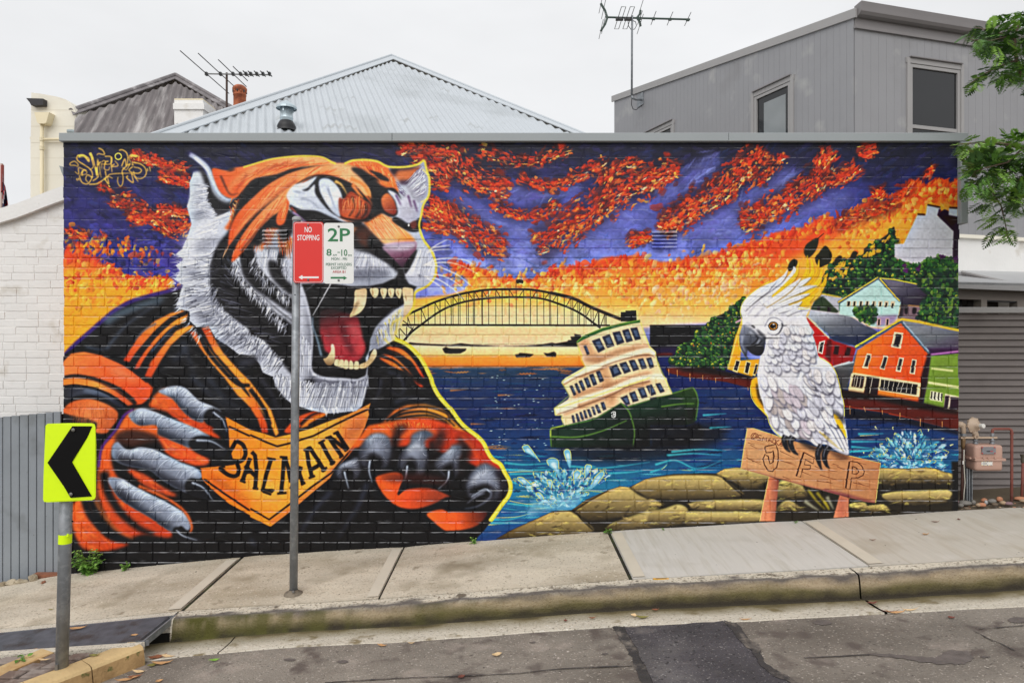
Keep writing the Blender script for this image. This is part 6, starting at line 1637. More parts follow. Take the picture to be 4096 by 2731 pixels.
def gutter_mat():
    m = M_gut2
    t = m.node_tree
    lk = t.links.new
    b = t.nodes['Principled BSDF']
    old = b.inputs['Base Color'].links[0].from_socket
    geo = N(t, 'ShaderNodeNewGeometry')
    sp = N(t, 'ShaderNodeSeparateXYZ')
    lk(geo.outputs['Position'], sp.inputs[0])
    n = N(t, 'ShaderNodeTexNoise')
    n.inputs['Scale'].default_value, n.inputs['Detail'].default_value = 3.0, 6
    lk(geo.outputs['Position'], n.inputs['Vector'])
    ad = N(t, 'ShaderNodeMath', operation='MULTIPLY_ADD')
    ad.inputs[1].default_value = .22
    lk(n.outputs['Fac'], ad.inputs[0])
    lk(sp.outputs['Y'], ad.inputs[2])
    cr = N(t, 'ShaderNodeMapRange')
    cr.inputs['From Min'].default_value, cr.inputs['From Max'].default_value = 4.76, 4.92
    lk(ad.outputs[0], cr.inputs['Value'])
    mx = N(t, 'ShaderNodeMix', data_type='RGBA')
    mx.inputs[7].default_value = (*srgb((112, 100, 66)), 1)
    lk(cr.outputs[0], mx.inputs['Factor'])
    lk(old, mx.inputs[6])
    cr2 = N(t, 'ShaderNodeMapRange')
    cr2.inputs['From Min'].default_value, cr2.inputs['From Max'].default_value = 4.9, 4.98
    lk(ad.outputs[0], cr2.inputs['Value'])
    mx2 = N(t, 'ShaderNodeMix', data_type='RGBA')
    mx2.inputs[7].default_value = (*srgb((56, 48, 34)), 1)
    lk(cr2.outputs[0], mx2.inputs['Factor'])
    lk(mx.outputs[2], mx2.inputs[6])
    lk(mx2.outputs[2], b.inputs['Base Color'])


gutter_mat()
gut = strip('gutter', [lambda x: (4.85, zinv(x) - .03), lambda x: (YG - .02, zinv(x) - .03)], M_joint, xs=[x for x in XS if x > -4.4])
struct(gut)
for xa, xb in ((-4.2, -1.965), (-1.955, 2.49), (2.51, 9)):
    xx = [xa] + [x for x in XS if xa + .02 < x < xb - .02] + [xb]
    strip('gutter_slab', [lambda x: (4.845, zinv(x) + .004), lambda x: (4.76, zinv(x) + .0), lambda x: (4.66, zinv(x) + .006), lambda x: (YG + .012 * math.sin(x * 3) + .006 * math.sin(x * 11), zinv(x) + .018), lambda x: (YG - .01 + .012 * math.sin(x * 3) + .006 * math.sin(x * 11), zinv(x) - .01)], M_gut2, gut, xs=xx)

foot = strip('footpath', [lambda x: (D + .03, zfoot(x, D) - .014), lambda x: (YJ + .005, zfoot(x, YJ) - .014)], M_joint)
struct(foot)


def slab(x0t, x0b, x1t, x1b, m, edge=0.0):
    """one bay of the footpath between two joints (x at the wall, x at the kerb), with worn round arrises"""
    n, k = 14, 7
    vs, fs = [], []
    for j in range(k):
        v = j / (k - 1)
        y = D + .012 + (YJ + .012 - D - .012) * v
        a, b = x0t + (x0b - x0t) * v, x1t + (x1b - x1t) * v
        for i in range(n):
            x = a + (b - a) * i / (n - 1)
            vs.append((x, y, zfoot(x, y) + .0015 * math.sin(7 * x + 3 * y) + (0 if 0 < i < n - 1 and j < k - 1 else -.005)))
    for j in range(k - 1):
        for i in range(n - 1):
            q = j * n + i
            fs.append((q + n, q + n + 1, q + 1, q))
    ring = [j * n for j in range(k)] + [(k - 1) * n + i for i in range(1, n)] + [j * n + n - 1 for j in range(k - 2, -1, -1)] + [i for i in range(n - 2, 0, -1)]
    o = len(vs)
    vs += [(vs[i][0], vs[i][1], vs[i][2] - .07) for i in ring]
    for i in range(len(ring)):
        j = (i + 1) % len(ring)
        fs.append((ring[i], o + i, o + j, ring[j]))
    b = MB().add(vs, fs).build('concrete_slab', m, foot)
    return b


def wx(px):
    return (px - 2048) * UW


JT = [-8.9, -4.98, wx(969), wx(1616), wx(2434), wx(3207), 4.62, 8.9]
JB = [-8.9, -4.93, on(zfoot, 734, 2433).x, on(zfoot, 1517, 2388).x, on(zfoot, 2524, 2313).x, on(zfoot, 3483, 2264).x, 4.6, 8.9]
JG = [.03, .02, .034, .016, .03, .009, .012, .01]
SM = [M_conc, M_conc, M_conc, M_conc, M_conc2, M_conc3, M_gutt]
for i in range(7):
    slab(JT[i] + JG[i] / 2, JB[i] + JG[i] / 2, JT[i + 1] - JG[i + 1] / 2, JB[i + 1] - JG[i + 1] / 2, SM[i])
# smooth trowelled margins beside the joints
for i, w_, sd in ((2, .10, -1), (3, .085, -1), (4, .09, 1), (5, .11, 1)):
    o_ = sd * (JG[i] / 2 + .004)
    xs_ = [(JT[i] + o_, JB[i] + o_), (JT[i] + o_ + sd * w_, JB[i] + o_ + sd * w_)]
    vs = []
    for v in np.linspace(.05, .97, 8):
        for a, b_ in xs_:
            x, y = a + (b_ - a) * v, D + (YJ - D) * v
            vs.append((x, y, zfoot(x, y) + .0025))
    MB().add(vs, [(2 * j, 2 * j + 1, 2 * j + 3, 2 * j + 2) for j in range(7)]).build('margin', M_edge, foot)

# asphalt patch, its ragged edges, oil stains
def sheet(name, pts, m, parent, fn, h=.004, n=2):
    P = [on(lambda x, y: fn(x, y) + h, a, b) for a, b in pts]
    bm = bmesh.new()
    vs = [bm.verts.new((p.x, p.y, fn(p.x, p.y) + h)) for p in P]
    f = bm.faces.new(vs)
    bmesh.ops.triangulate(bm, faces=[f])
    bmesh.ops.subdivide_edges(bm, edges=bm.edges[:], cuts=n, use_grid_fill=True)
    for v in bm.verts:
        v.co.z = fn(v.co.x, v.co.y) + h
    for f in bm.faces:
        if f.normal.z < 0:
            f.normal_flip()
    me = bpy.data.meshes.new(name)
    bm.to_mesh(me)
    bm.free()
    me.materials.append(m)
    o = bpy.data.objects.new(name, me)
    COL.objects.link(o)
    put(o, parent)
    return o


def rag(pts, a=7, seed=0, n=5):
    """roughen an outline given in photo points"""
    r = random.Random(seed)
    out = []
    for i, (x, y) in enumerate(pts):
        x2, y2 = pts[(i + 1) % len(pts)]
        for k in range(n):
            t = k / n
            out.append((x + (x2 - x) * t + (r.uniform(-a, a) if k else 0), y + (y2 - y) * t + (r.uniform(-a, a) * .5 if k else 0)))
    return out


sheet('asphalt_patch', rag([(2500, 2507), (2700, 2497), (2890, 2481), (2945, 2505), (2990, 2560), (3040, 2590), (3046, 2640), (3110, 2690), (3200, 2740), (3320, 2810), (2640, 2810), (2590, 2680), (2540, 2580)], 5, 2), M_patch, road, zroad, .008)
sheet('crack_filler', rag([(2449, 2506), (2496, 2502), (2530, 2560), (2560, 2610), (2600, 2680), (2640, 2770), (2590, 2790), (2560, 2720), (2530, 2640), (2500, 2580)], 7, 4), M_seal, road, zroad, .004)
sheet('crack_filler', rag([(2895, 2478), (2945, 2490), (2990, 2545), (3040, 2585), (3052, 2640), (3130, 2690), (3200, 2730), (3180, 2740), (3080, 2690), (3030, 2640), (3010, 2600), (2960, 2560)], 6, 5), M_seal, road, zroad, .012)
M_wet = mat('oil_stain', (102, 94, 90), .7, .25, 14, .6, 90)
sheet('oil_stain', rag([(3450, 2612), (3560, 2611), (3650, 2622), (3740, 2628), (3800, 2597), (3870, 2600), (3895, 2630), (3860, 2655), (3770, 2655), (3660, 2640), (3560, 2625)], 7, 6), M_wet, road, zroad, .004)
for cx, cy, w_, h_ in ((1160, 2636, 26, 5), (1370, 2644, 24, 6), (4070, 2478, 40, 12), (3290, 2488, 40, 10), (3940, 2625, 22, 4), (2130, 2567, 14, 3), (2420, 2613, 14, 4)):
    sheet('oil_stain', rag([(cx + w_ * math.cos(a), cy + h_ * math.sin(a)) for a in np.linspace(0, 6.28, 9)[:-1]], 3, int(cx), 2), M_wet, road, zroad, .004, 1)
for pts in ([(3215, 2628), (3330, 2624), (3480, 2616)], [(1800, 2703), (2050, 2692), (2250, 2672), (2530, 2659)], [(1300, 2728), (1560, 2712), (1800, 2703)], [(3900, 2523), (3960, 2555), (4040, 2590), (4060, 2598)], [(3915, 2512), (3990, 2508), (4096, 2500)]):
    up = [(x, y - 1.6) for x, y in pts]
    dn = [(x, y + 1.6) for x, y in pts]
    sheet('road_crack', rag(up + dn[::-1], 3, int(pts[0][0]), 3), M_seal, road, zroad, .006, 1)

# corner island: sandstone edging, cobbles, and the pit beneath the grate
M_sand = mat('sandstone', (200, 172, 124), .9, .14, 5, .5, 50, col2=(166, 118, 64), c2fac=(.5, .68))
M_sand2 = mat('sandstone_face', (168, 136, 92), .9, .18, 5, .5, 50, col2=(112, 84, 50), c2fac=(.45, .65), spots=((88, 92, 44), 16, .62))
M_cob = mat('cobble_stone', (146, 134, 126), .9, .16, 12, .5, 60, col2=(112, 94, 84), c2fac=(.45, .6))
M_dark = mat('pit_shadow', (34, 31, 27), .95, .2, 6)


def zisl(x, y):
    return -.405 + .055 * (x + 2.43) - .02 * (4.5 - y)


isl = MB().prism([(-2.44, 4.53, zisl(-2.44, 4.53) - .03), (-2.84, 4.0, zisl(-2.84, 4.0) - .03), (-3.5, 3.2, zisl(-3.5, 3.2) - .03), (-9, 3.2, zisl(-9, 3.2) - .03), (-9, 4.53, zisl(-9, 4.53) - .03)], (0, 0, -.25)).build('traffic_island', M_joint)
struct(isl)
EL = [(-2.43, 4.5), (-2.62, 4.25), (-2.82, 4.0), (-3.15, 3.6), (-3.5, 3.2)]
for (xa, ya), (xb, yb) in zip(EL[:-1], EL[1:]):
    d = Vector((xb - xa, yb - ya, 0)).normalized()
    nn = Vector((-d.y, d.x, 0)) * -1          # inwards (left)
    if nn.x > 0:
        nn = -nn
    a, b_ = Vector((xa, ya, 0)) + d * .003, Vector((xb, yb, 0)) - d * .003
    pr = MB()
    prof = [(-.05, -.17), (-.012, -.02), (.0, -.004), (.03, .002), (.15, .002), (.15, -.15)]
    va, vb = [], []
    for o_, z_ in prof:
        for base, lst in ((a, va), (b_, vb)):
            p = base + nn * o_
            lst.append((p.x, p.y, zisl(p.x, p.y) + z_))
    n = len(prof)
    pr.add(va + vb, [(i, i + n, i + 1 + n, i + 1) for i in range(n - 1)] + [tuple(range(n))[::-1], tuple(range(n, 2 * n))])
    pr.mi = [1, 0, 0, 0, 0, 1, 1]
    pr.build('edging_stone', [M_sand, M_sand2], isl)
# second run of stone further left, cobbles between
a, b_ = on(zisl, 215, 2608), on(zisl, -20, 2710)
d = (b_ - a).normalized()
nn = Vector((d.y, -d.x, 0))
MB().prism([tuple(a), tuple(b_), tuple(b_ + nn * .13), tuple(a + nn * .13)], (0, 0, -.1)).build('edging_stone', M_sand, isl)
# concrete rim beside the grate
MB().prism([(-2.45, 4.555, zisl(-2.45, 4.555) + .004), (-2.5, 4.49, zisl(-2.5, 4.49) + .004), (-4.6, 4.49, -.54), (-4.6, 4.555, -.54)], (0, 0, -.1)).build('concrete_rim', M_gutt, isl)
rr = random.Random(4)
for gx in range(9):
    for gy in range(7):
        cx, cy = -2.66 - gx * .15 - gy * .06, 4.42 - gy * .105
        u = (4.5 - cy) / .5
        xmax = np.interp(cy, [3.2, 3.6, 4.0, 4.25, 4.5], [-3.5, -3.15, -2.82, -2.62, -2.43]) - .24
        if cx > xmax or cx < -4.2:
            continue
        q = MB()
        w_, h_ = .068 * rr.uniform(.8, 1.05), .047 * rr.uniform(.8, 1.05)
        pts = [(cx + sx * w_ + rr.uniform(-.012, .012) + sy * .012, cy + sy * h_ + rr.uniform(-.008, .008)) for sx, sy in ((-1, -1), (1, -1), (1, 1), (-1, 1))]
        ctr = Vector((cx, cy))
        top = [(ctr + (Vector(p) - ctr) * .86) for p in pts]
        z = zisl(cx, cy) - .002 + rr.uniform(-.006, .004)
        q.add([(p[0], p[1], z - .04) for p in pts] + [(p[0], p[1], z - .008) for p in pts] + [(p.x, p.y, z) for p in top],
              [(0, 1, 5, 4), (1, 2, 6, 5), (2, 3, 7, 6), (3, 0, 4, 7), (4, 5, 9, 8), (5, 6, 10, 9), (6, 7, 11, 10), (7, 4, 8, 11), (8, 9, 10, 11)])
        q.build('cobble', M_cob, isl)
# ---------------------------------------------------------------- the painted brick wall
img = bpy.data.images.new('mural_paint', MW, MH)
_px = np.ones((MH, MW, 4), np.float32)
_px[:, :, :3] = CAN[::-1] / 255.0
img.pixels.foreach_set(_px.ravel())
img.update()
img.pack()
del _px


def mural_mat():
    m = bpy.data.materials.new('mural_paint')
    m.use_nodes = True
    t = m.node_tree
    lk = t.links.new
    b = t.nodes['Principled BSDF']
    geo = N(t, 'ShaderNodeNewGeometry')
    sp = N(t, 'ShaderNodeSeparateXYZ')
    lk(geo.outputs['Position'], sp.inputs[0])
    x0, z0 = (MX0 - 2048) * UW, CAMZ - (MY0 + MH / S - 1365.5) * UW
    cb = N(t, 'ShaderNodeCombineXYZ')
    for ax, o_, s_ in (('X', x0, MW / S * UW), ('Z', z0, MH / S * UW)):
        r = N(t, 'ShaderNodeMapRange')
        r.clamp = False
        r.inputs['From Min'].default_value, r.inputs['From Max'].default_value = o_, o_ + s_
        lk(sp.outputs[ax], r.inputs['Value'])
        lk(r.outputs[0], cb.inputs['X' if ax == 'X' else 'Y'])
    ti = N(t, 'ShaderNodeTexImage', image=img, extension='EXTEND')
    lk(cb.outputs[0], ti.inputs[0])
    # pale sky sheen on the upper brick arrises, mixed into the base colour
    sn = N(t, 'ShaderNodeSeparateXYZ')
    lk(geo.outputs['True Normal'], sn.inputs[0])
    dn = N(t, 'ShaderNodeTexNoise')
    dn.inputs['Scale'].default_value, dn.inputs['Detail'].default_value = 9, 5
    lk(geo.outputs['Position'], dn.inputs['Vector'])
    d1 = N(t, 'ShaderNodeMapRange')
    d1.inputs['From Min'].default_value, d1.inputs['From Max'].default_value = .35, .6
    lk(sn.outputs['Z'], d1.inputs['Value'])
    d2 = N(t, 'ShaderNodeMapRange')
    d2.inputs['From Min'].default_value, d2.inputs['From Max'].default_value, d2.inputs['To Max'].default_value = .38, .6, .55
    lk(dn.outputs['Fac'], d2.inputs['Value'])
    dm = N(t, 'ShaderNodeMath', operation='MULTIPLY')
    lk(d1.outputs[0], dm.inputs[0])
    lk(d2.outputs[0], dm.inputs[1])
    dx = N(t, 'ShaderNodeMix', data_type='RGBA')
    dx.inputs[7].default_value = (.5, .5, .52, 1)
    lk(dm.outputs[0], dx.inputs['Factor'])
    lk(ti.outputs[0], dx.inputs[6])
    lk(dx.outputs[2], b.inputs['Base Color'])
    n = N(t, 'ShaderNodeTexNoise')
    n.inputs['Scale'].default_value, n.inputs['Detail'].default_value = 26, 6
    lk(geo.outputs['Position'], n.inputs['Vector'])
    n2 = N(t, 'ShaderNodeTexNoise')
    n2.inputs['Scale'].default_value, n2.inputs['Detail'].default_value = 6, 3
    lk(geo.outputs['Position'], n2.inputs['Vector'])
    r = N(t, 'ShaderNodeMapRange')
    r.inputs['From Min'].default_value, r.inputs['From Max'].default_value = .35, .7
    r.inputs['To Min'].default_value, r.inputs['To Max'].default_value = .1, .5
    lk(n2.outputs['Fac'], r.inputs['Value'])
    bp = N(t, 'ShaderNodeBump')
    bp.inputs['Distance'].default_value = .006
    lk(r.outputs[0], bp.inputs['Strength'])
    lk(n.outputs['Fac'], bp.inputs['Height'])
    lk(bp.outputs[0], b.inputs['Normal'])
    b.inputs['Roughness'].default_value = .45
    b.inputs['Specular IOR Level'].default_value = .28
    return m


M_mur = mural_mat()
WX0, WX1, WTOP = wx(252), wx(3838), CAMZ - (560 - 1365.5) * UW
wall = thing('mural_wall', 'long brick wall painted with a roaring tiger, harbour bridge, ferry and white cockatoo', 'painted wall', (0, D, zw(0)))
JROW = [556, 590, 628, 667, 706, 748, 792, 836, 877, 916, 957, 994.5, 1032, 1071, 1110.5, 1148, 1187, 1226, 1264, 1303, 1340, 1379, 1423, 1466, 1508, 1550, 1590.5, 1631, 1672, 1713, 1754, 1795, 1837, 1876, 1918, 1958, 1999, 2044, 2087, 2126, 2166, 2206, 2246, 2290, 2330]


def zr(py):
    return CAMZ - (py - 1365.5) * UW


ZSPLIT = zr(957)
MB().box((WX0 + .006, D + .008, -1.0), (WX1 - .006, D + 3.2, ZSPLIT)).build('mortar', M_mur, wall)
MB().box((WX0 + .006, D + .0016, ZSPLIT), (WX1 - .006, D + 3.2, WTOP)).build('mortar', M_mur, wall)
rb = random.Random(21)


def brick_mesh(w, h, seed, d=.045):
    """one hand-pressed brick: wavy chamfered face, origin at the face centre"""
    r = random.Random(seed)
    n = 5
    vs, fs = [], []

    def ring(ins, y, j):
        q = []
        for cx, cz, ax, az in ((-1, -1, 1, 0), (1, -1, 0, 1), (1, 1, -1, 0), (-1, 1, 0, -1)):
            k = n if ax else 2
            for i in range(k):
                u = 2 * i / k
                x, z = cx + ax * u, cz + az * u
                q.append((x * (w / 2 - ins) + r.uniform(-j, j), y + r.uniform(-.0012, .0012), z * (h / 2 - ins) + r.uniform(-j, j)))
        return q
    A, B, C = ring(0, d, 0), ring(.0005, .004, .0012), ring(.0048, 0, .0016)
    m = len(A)
    vs = A + B + C
    for o in (0, m):
        for i in range(m):
            j = (i + 1) % m
            fs.append((o + i, o + j, o + m + j, o + m + i))
    fs.append(tuple(range(2 * m, 3 * m)))
    return vs, fs


VAR = {k: [brick_mesh(w, .079, s_ * 7 + i) for i in range(n_)] for s_, (k, w, n_) in enumerate((('s', .2315, 8), ('h', .1115, 5)))}
MESH = {}
for k, lst in VAR.items():
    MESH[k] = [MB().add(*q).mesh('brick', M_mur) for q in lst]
HEAD = {12, 24, 28, 34, 40, 6}
allb = []
VENTS = [(1050, 1152, 915, 990), (2603, 2708, 920, 993)]
for ri in range(len(JROW) - 1):
    za, zb = zr(JROW[ri + 1]), zr(JROW[ri])
    k = 'h' if ri in HEAD else 's'
    pitch = .12 if k == 'h' else .2415
    x = WX0 + rb.uniform(-.005, .004)
    off = rb.uniform(.3, .7) if k == 's' else rb.uniform(.7, 1)
    first = True
    zc, hh = (za + zb) / 2, (zb - za) - (.0085 if ri > 9 else .0035)
    while x < WX1 - .03:
        w = pitch * (off if first else 1) * rb.uniform(.97, 1.03)
        x1 = min(x + w, WX1 + rb.uniform(-.016, .004))
        if WX1 - x1 < .06:
            x1 = WX1 + rb.uniform(-.016, .006)
        first = False
        cx = (x + x1) / 2
        px = cx / UW + 2048
        pyc = (JROW[ri] + JROW[ri + 1]) / 2
        bw = x1 - x - (.009 if ri > 9 else .004)
        # right-hand foot of the wall is eaten away
        skip = px > 3790 and 1840 < pyc < 1880
        if px > 3780 and pyc > 1880:
            bw -= .03
            cx -= .015
        for v in VENTS:
            if v[0] - 3 < px < v[1] + 3 and v[2] < pyc < v[3]:
                skip = True
        if zb > zw(cx) - .03 and bw > .03 and not skip:
            allb.append((k if bw > .15 or k == 'h' else 'h', cx, zc, bw, hh, rb.randrange(8), rb.uniform(-.0015, .002) * (1 if ri > 9 else .4)))
        x = x1
st = sorted([b for b in allb if b[0] == 's' and b[3] > .2], key=lambda b: (b[1]) ** 2 + (b[2] - 1.2) ** 2)[:298]
ids = set(map(id, st))
rest = MB()
for b in allb:
    k, cx, zc, bw, hh, vi, dy = b
    vi %= len(MESH[k])
    sx, sz = bw / (.2315 if k == 's' else .1115), hh / .079
    if id(b) in ids:
        o = bpy.data.objects.new('brick', MESH[k][vi])
        COL.objects.link(o)
        o.location, o.scale = (cx, D + dy, zc), (sx, 1, sz)
        put(o, wall)
    else:
        vs, fs = VAR[k][vi]
        rest.add([(cx + v[0] * sx, D + dy + v[1], zc + v[2] * sz) for v in vs], fs)
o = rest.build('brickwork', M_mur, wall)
o['kind'] = 'stuff'

M_cap = mat('grey_capping', (152, 158, 160), .45, .03, 2, spec=.4)
M_capj = mat('capping_seam', (120, 126, 128), .5, .05, 4)
z0, z1 = zr(571), zr(538)
xc = [wx(249), wx(1572), wx(2908), wx(3860)]
cap = []
for i in range(3):
    o = MB().bevbox((xc[i] + .001, D - .05, z0), (xc[i + 1] - .001, D + .35, z1), .004).build('capping', M_cap, wall)
MB().box((wx(249), D + .35, z1 - .06), (wx(3860), D + 3.2, z1 - .02)).build('flat_roof', M_cap, wall)
MB().bevbox((wx(3830), D - .048, zr(896)), (wx(3859), D + .12, z0 - .002), .004).build('corner_flashing', M_cap, wall)
# little gutter end on the left edge
MB().prism([tuple(at(p, q, D + .3)) for p, q in ((236, 663), (256, 668), (256, 703), (250, 700), (244, 684), (240, 672))], (0, .5, 0)).build('gutter_end', M_cap, wall)
# louvred air bricks, painted over
for xa, xb, ya, yb in VENTS:
    v = MB().box((wx(xa), D + .012, zr(yb)), (wx(xb), D + .05, zr(ya))).build('wall_vent', M_mur, wall)
    for k in range(5):
        za = zr(ya + (yb - ya) * (k + .92) / 5)
        zb = zr(ya + (yb - ya) * (k + .25) / 5)
        MB().prism([(wx(xa) + .004, D + .014, zb + .006), (wx(xa) + .004, D - .03, za), (wx(xa) + .004, D - .028, za + .003), (wx(xa) + .004, D + .016, zb + .012)], (wx(xb) - wx(xa) - .008, 0, 0)).build('louvre', M_mur, v)
# ---------------------------------------------------------------- buildings behind and beside the wall
M_white = mat('white_masonry_paint', (234, 233, 230), .6, .03, 3, .25, 30, spots=[((214, 210, 202), 4, .6, .15), ((196, 190, 178), 30, .74, .04)])
M_cream = mat('cream_paint', (236, 231, 216), .7, .03, 2, .15, 20, col2=(226, 220, 204), c2fac=(.5, .7))
M_creamd = mat('cream_downpipe', (233, 220, 186), .5, .04, 3)
M_black = mat('black_metal', (34, 33, 36), .5, .15, 6)
M_roofw = mat('pale_roof_steel', (186, 192, 197), .42, .03, 2, spec=.45, spots=[((172, 178, 182), .9, .54, .15), ((160, 164, 164), 3, .64, .1)])
M_cap2 = mat('pale_ridge_capping', (190, 196, 201), .45, .02, 3)
M_oldroof = mat('weathered_roof', (112, 106, 106), .9, .2, 1.6, .1, 40, col2=(186, 182, 180), c2fac=(.5, .78), stretch=(6, 1, .5))
for n_ in M_oldroof.node_tree.nodes:
    if n_.type == 'MAPPING':
        n_.vector_type = 'TEXTURE'
        n_.inputs['Rotation'].default_value = (0, 0, R(21.8))
        n_.inputs['Scale'].default_value = (.11, 1.4, 1.4)
M_oldcap = mat('weathered_capping', (120, 115, 116), .85, .2, 5, col2=(176, 172, 172), c2fac=(.5, .65))
M_board = mat('grey_boards', (147, 147, 150), .6, .03, 2, .1, 30, spots=[((134, 133, 134), 1.2, .56, .2), ((170, 169, 168), 2.3, .62, .15)])
M_trim = mat('grey_trim', (158, 156, 155), .5, .03, 3)
M_gutg = mat('grey_gutter', (126, 122, 122), .45, .05, 3)
M_glassd = glass('dark_glass', (24, 25, 28))
M_glassl = glass('pale_curtained_glass', (134, 139, 141))
M_slat = mat('brown_grey_cladding', (119, 111, 108), .5, .05, 3, spots=[((104, 96, 92), 2, .56, .2), ((140, 132, 126), 8, .66, .1)])
M_fence = mat('grey_fence_paint', (136, 142, 148), .55, .06, 4, .2, 30, spots=[((112, 116, 118), 3, .58, .15), ((98, 92, 84), 26, .73, .04)])
M_terra = mat('terracotta', (182, 104, 68), .8, .2, 14, .3, 30, col2=(140, 74, 48), c2fac=(.45, .6))
M_galv = mat('galvanised_steel', (134, 138, 142), .5, .12, 22, metal=.5, col2=(156, 160, 164), c2fac=(.5, .6))
M_zinc = mat('zinc_flue', (190, 204, 210), .35, .1, 14, metal=.55)

# ---- white painted brick wall on the left
DL = 7.2
ww = thing('white_brick_wall', 'white painted brick wall with a sweeping curved coping, left of the mural', 'brick wall', at(100, 2200, DL))
TOPL = [(-1100, 925), (-420, 900), (-200, 878), (0, 833), (64, 814), (128, 790), (191, 765), (255, 742), (330, 712), (420, 680)]


def ztop(x):
    px = x / DL * FPX + 2048
    return CAMZ - (np.interp(px, *zip(*TOPL)) + 52 - 1365.5) / FPX * DL


MB().prism([tuple(at(p, q + 50, DL + .0025)) for p, q in TOPL] + [tuple(at(420, 2420, DL + .012)), tuple(at(-1100, 2420, DL + .012))], (0, .23, 0)).build('mortar', M_white, ww)
for (p0, q0), (p1, q1) in [((-1100, 925), (0, 833)), ((0, 833), (255, 742)), ((255, 742), (420, 680))]:
    seg = [t for t in TOPL if p0 <= t[0] <= p1]
    A = [at(p, q, DL - .06) for p, q in seg]
    B_ = [at(p, q + 57, DL - .06) for p, q in seg]
    MB().prism([tuple(v) for v in A + B_[::-1]], (0, .4, 0)).build('coping', M_white, ww)
rq = random.Random(5)
cm = [MB().add(*brick_mesh(.2345, .0765, 300 + i)).mesh('brick', M_white) for i in range(6)]
row = 0
z = at(0, 2420, DL).z
n_b = 0
while z < 4.0:
    x = at(-120, 0, DL).x - (.12 if row % 2 else 0)
    while x < at(300, 0, DL).x:
        w = .2415 * rq.uniform(.9, 1.06) if rq.random() < .72 else .1215
        top = z + .0785
        if top < ztop(x + w / 2) - .02:
            o = bpy.data.objects.new('brick', cm[rq.randrange(6)])
            COL.objects.link(o)
            o.location, o.scale = (x + w / 2, DL + rq.uniform(-.002, .003), z + .039), ((w - .004) / .2345, .42, 1)
            put(o, ww)
            n_b += 1
        x += w
    z += .0815
    row += 1

# ---- grey paling fence below it
fe = thing('paling_fence', 'grey vertical slat fence below the white brick wall', 'fence', at(110, 2320, 6.3))
edges = [-1000 + 34 * k for k in range(25)] + [-150, -120, -86, -51, -22, 10, 43, 77, 113, 146, 180, 212, 243]
for i in range(len(edges) - 1):
    a, b_ = edges[i] + 1.6, edges[i + 1] - 1.6
    yt = 1668 - 23 * (max(edges[i], -60) / 243.0)
    P = at(a, yt, 6.28)
    Q = at(b_, yt - 3, 6.28)
    zb = zw(P.x) - .03
    MB().bevbox((P.x, 6.28, zb), (Q.x, 6.3, (P.z + Q.z) / 2), .003).build('slat', M_fence, fe)
for zz in (.75, -.35):
    MB().box((at(-1000, 0, 6.3).x, 6.303, zz), (at(246, 0, 6.3).x, 6.34, zz + .07)).build('rail', M_fence, fe)
MB().box((at(246, 0, 6.3).x - .012, 6.29, zw(-4.1)), (at(250, 0, 6.3).x, 6.36, .93)).build('post', M_black, fe)

# ---- cream rendered building
Yc = 11.0
cb_ = thing('cream_building', 'cream rendered building end with rounded parapet and downpipe', 'building', at(200, 1200, Yc))
MB().prism([tuple(at(p, q, Yc)) for p, q in ((122, 1400), (122, 560), (119, 556), (119, 548), (123, 546), (125, 371), (160, 375), (200, 382), (235, 389), (262, 398), (280, 411), (293, 428), (302, 448), (306, 475), (300, 520), (298, 1400))], (0, 3, 0)).build('wall', M_cream, cb_)
for q in (440, 505, 570, 632, 700):
    MB().box((at(124, 0, Yc).x, Yc - .003, at(0, q + 1, Yc).z), (at(297, 0, Yc).x, Yc + .01, at(0, q, Yc).z)).build('render_joint', mat('render_joint', (220, 213, 196), .8, .03, 4), cb_)
MB().prism([tuple(at(p, q, Yc - .1)) for p, q in ((104, 393), (172, 395), (172, 420), (124, 421), (118, 410))], (0, .12, 0)).build('cornice_end', M_black, cb_)
rh = MB()
for (q, x0, x1) in ((451, 140, 200), (457, 142, 198), (492, 152, 188), (496, 158, 182)):
    a, b_ = at(x0, q, Yc - .12), at(x1, q, Yc - .12)
    rh.v += [(a.x, Yc - .14, a.z), (b_.x, Yc - .14, a.z), (b_.x, Yc, a.z), (a.x, Yc, a.z)]
for k in range(3):
    for i in range(4):
        j = (i + 1) % 4
        rh.f.append((4 * k + i, 4 * k + j, 4 * k + 4 + j, 4 * k + 4 + i))
rh.f += [(0, 1, 2, 3), (12, 13, 14, 15)]
rh.mi = [0] * len(rh.f)
rh.build('rainwater_head', M_creamd, cb_)
MB().tube([at(168, 494, Yc - .07), at(168, 1300, Yc - .07)], .027, 12).build('downpipe', M_creamd, cb_, True)
MB().tube([at(170, 558, Yc - .07), at(254, 558, Yc - .07), at(320, 556, Yc - .07)], .022, 10).build('downpipe', M_creamd, cb_, True)
for q in (558, 593):
    MB().lathe(at(168, q, Yc - .07), [(.034, -.03), (.034, .03)], n=12).build('pipe_collar', M_creamd, cb_)
MB().box((at(120, 0, Yc).x, Yc + .2, -1), (at(420, 0, Yc).x, Yc + 3, at(0, 690, Yc).z)).build('rear_wall', M_cream, cb_)
MB().tube([at(272, 526, Yc - .1), at(420, 534, Yc - .1), at(560, 543, Yc - .1)], .035, 10).build('gutter', M_zinc, cb_, True)
MB().tube([at(296, 530, Yc - .05), at(296, 548, Yc - .05)], .03, 8).build('gutter_outlet', M_creamd, cb_, True)


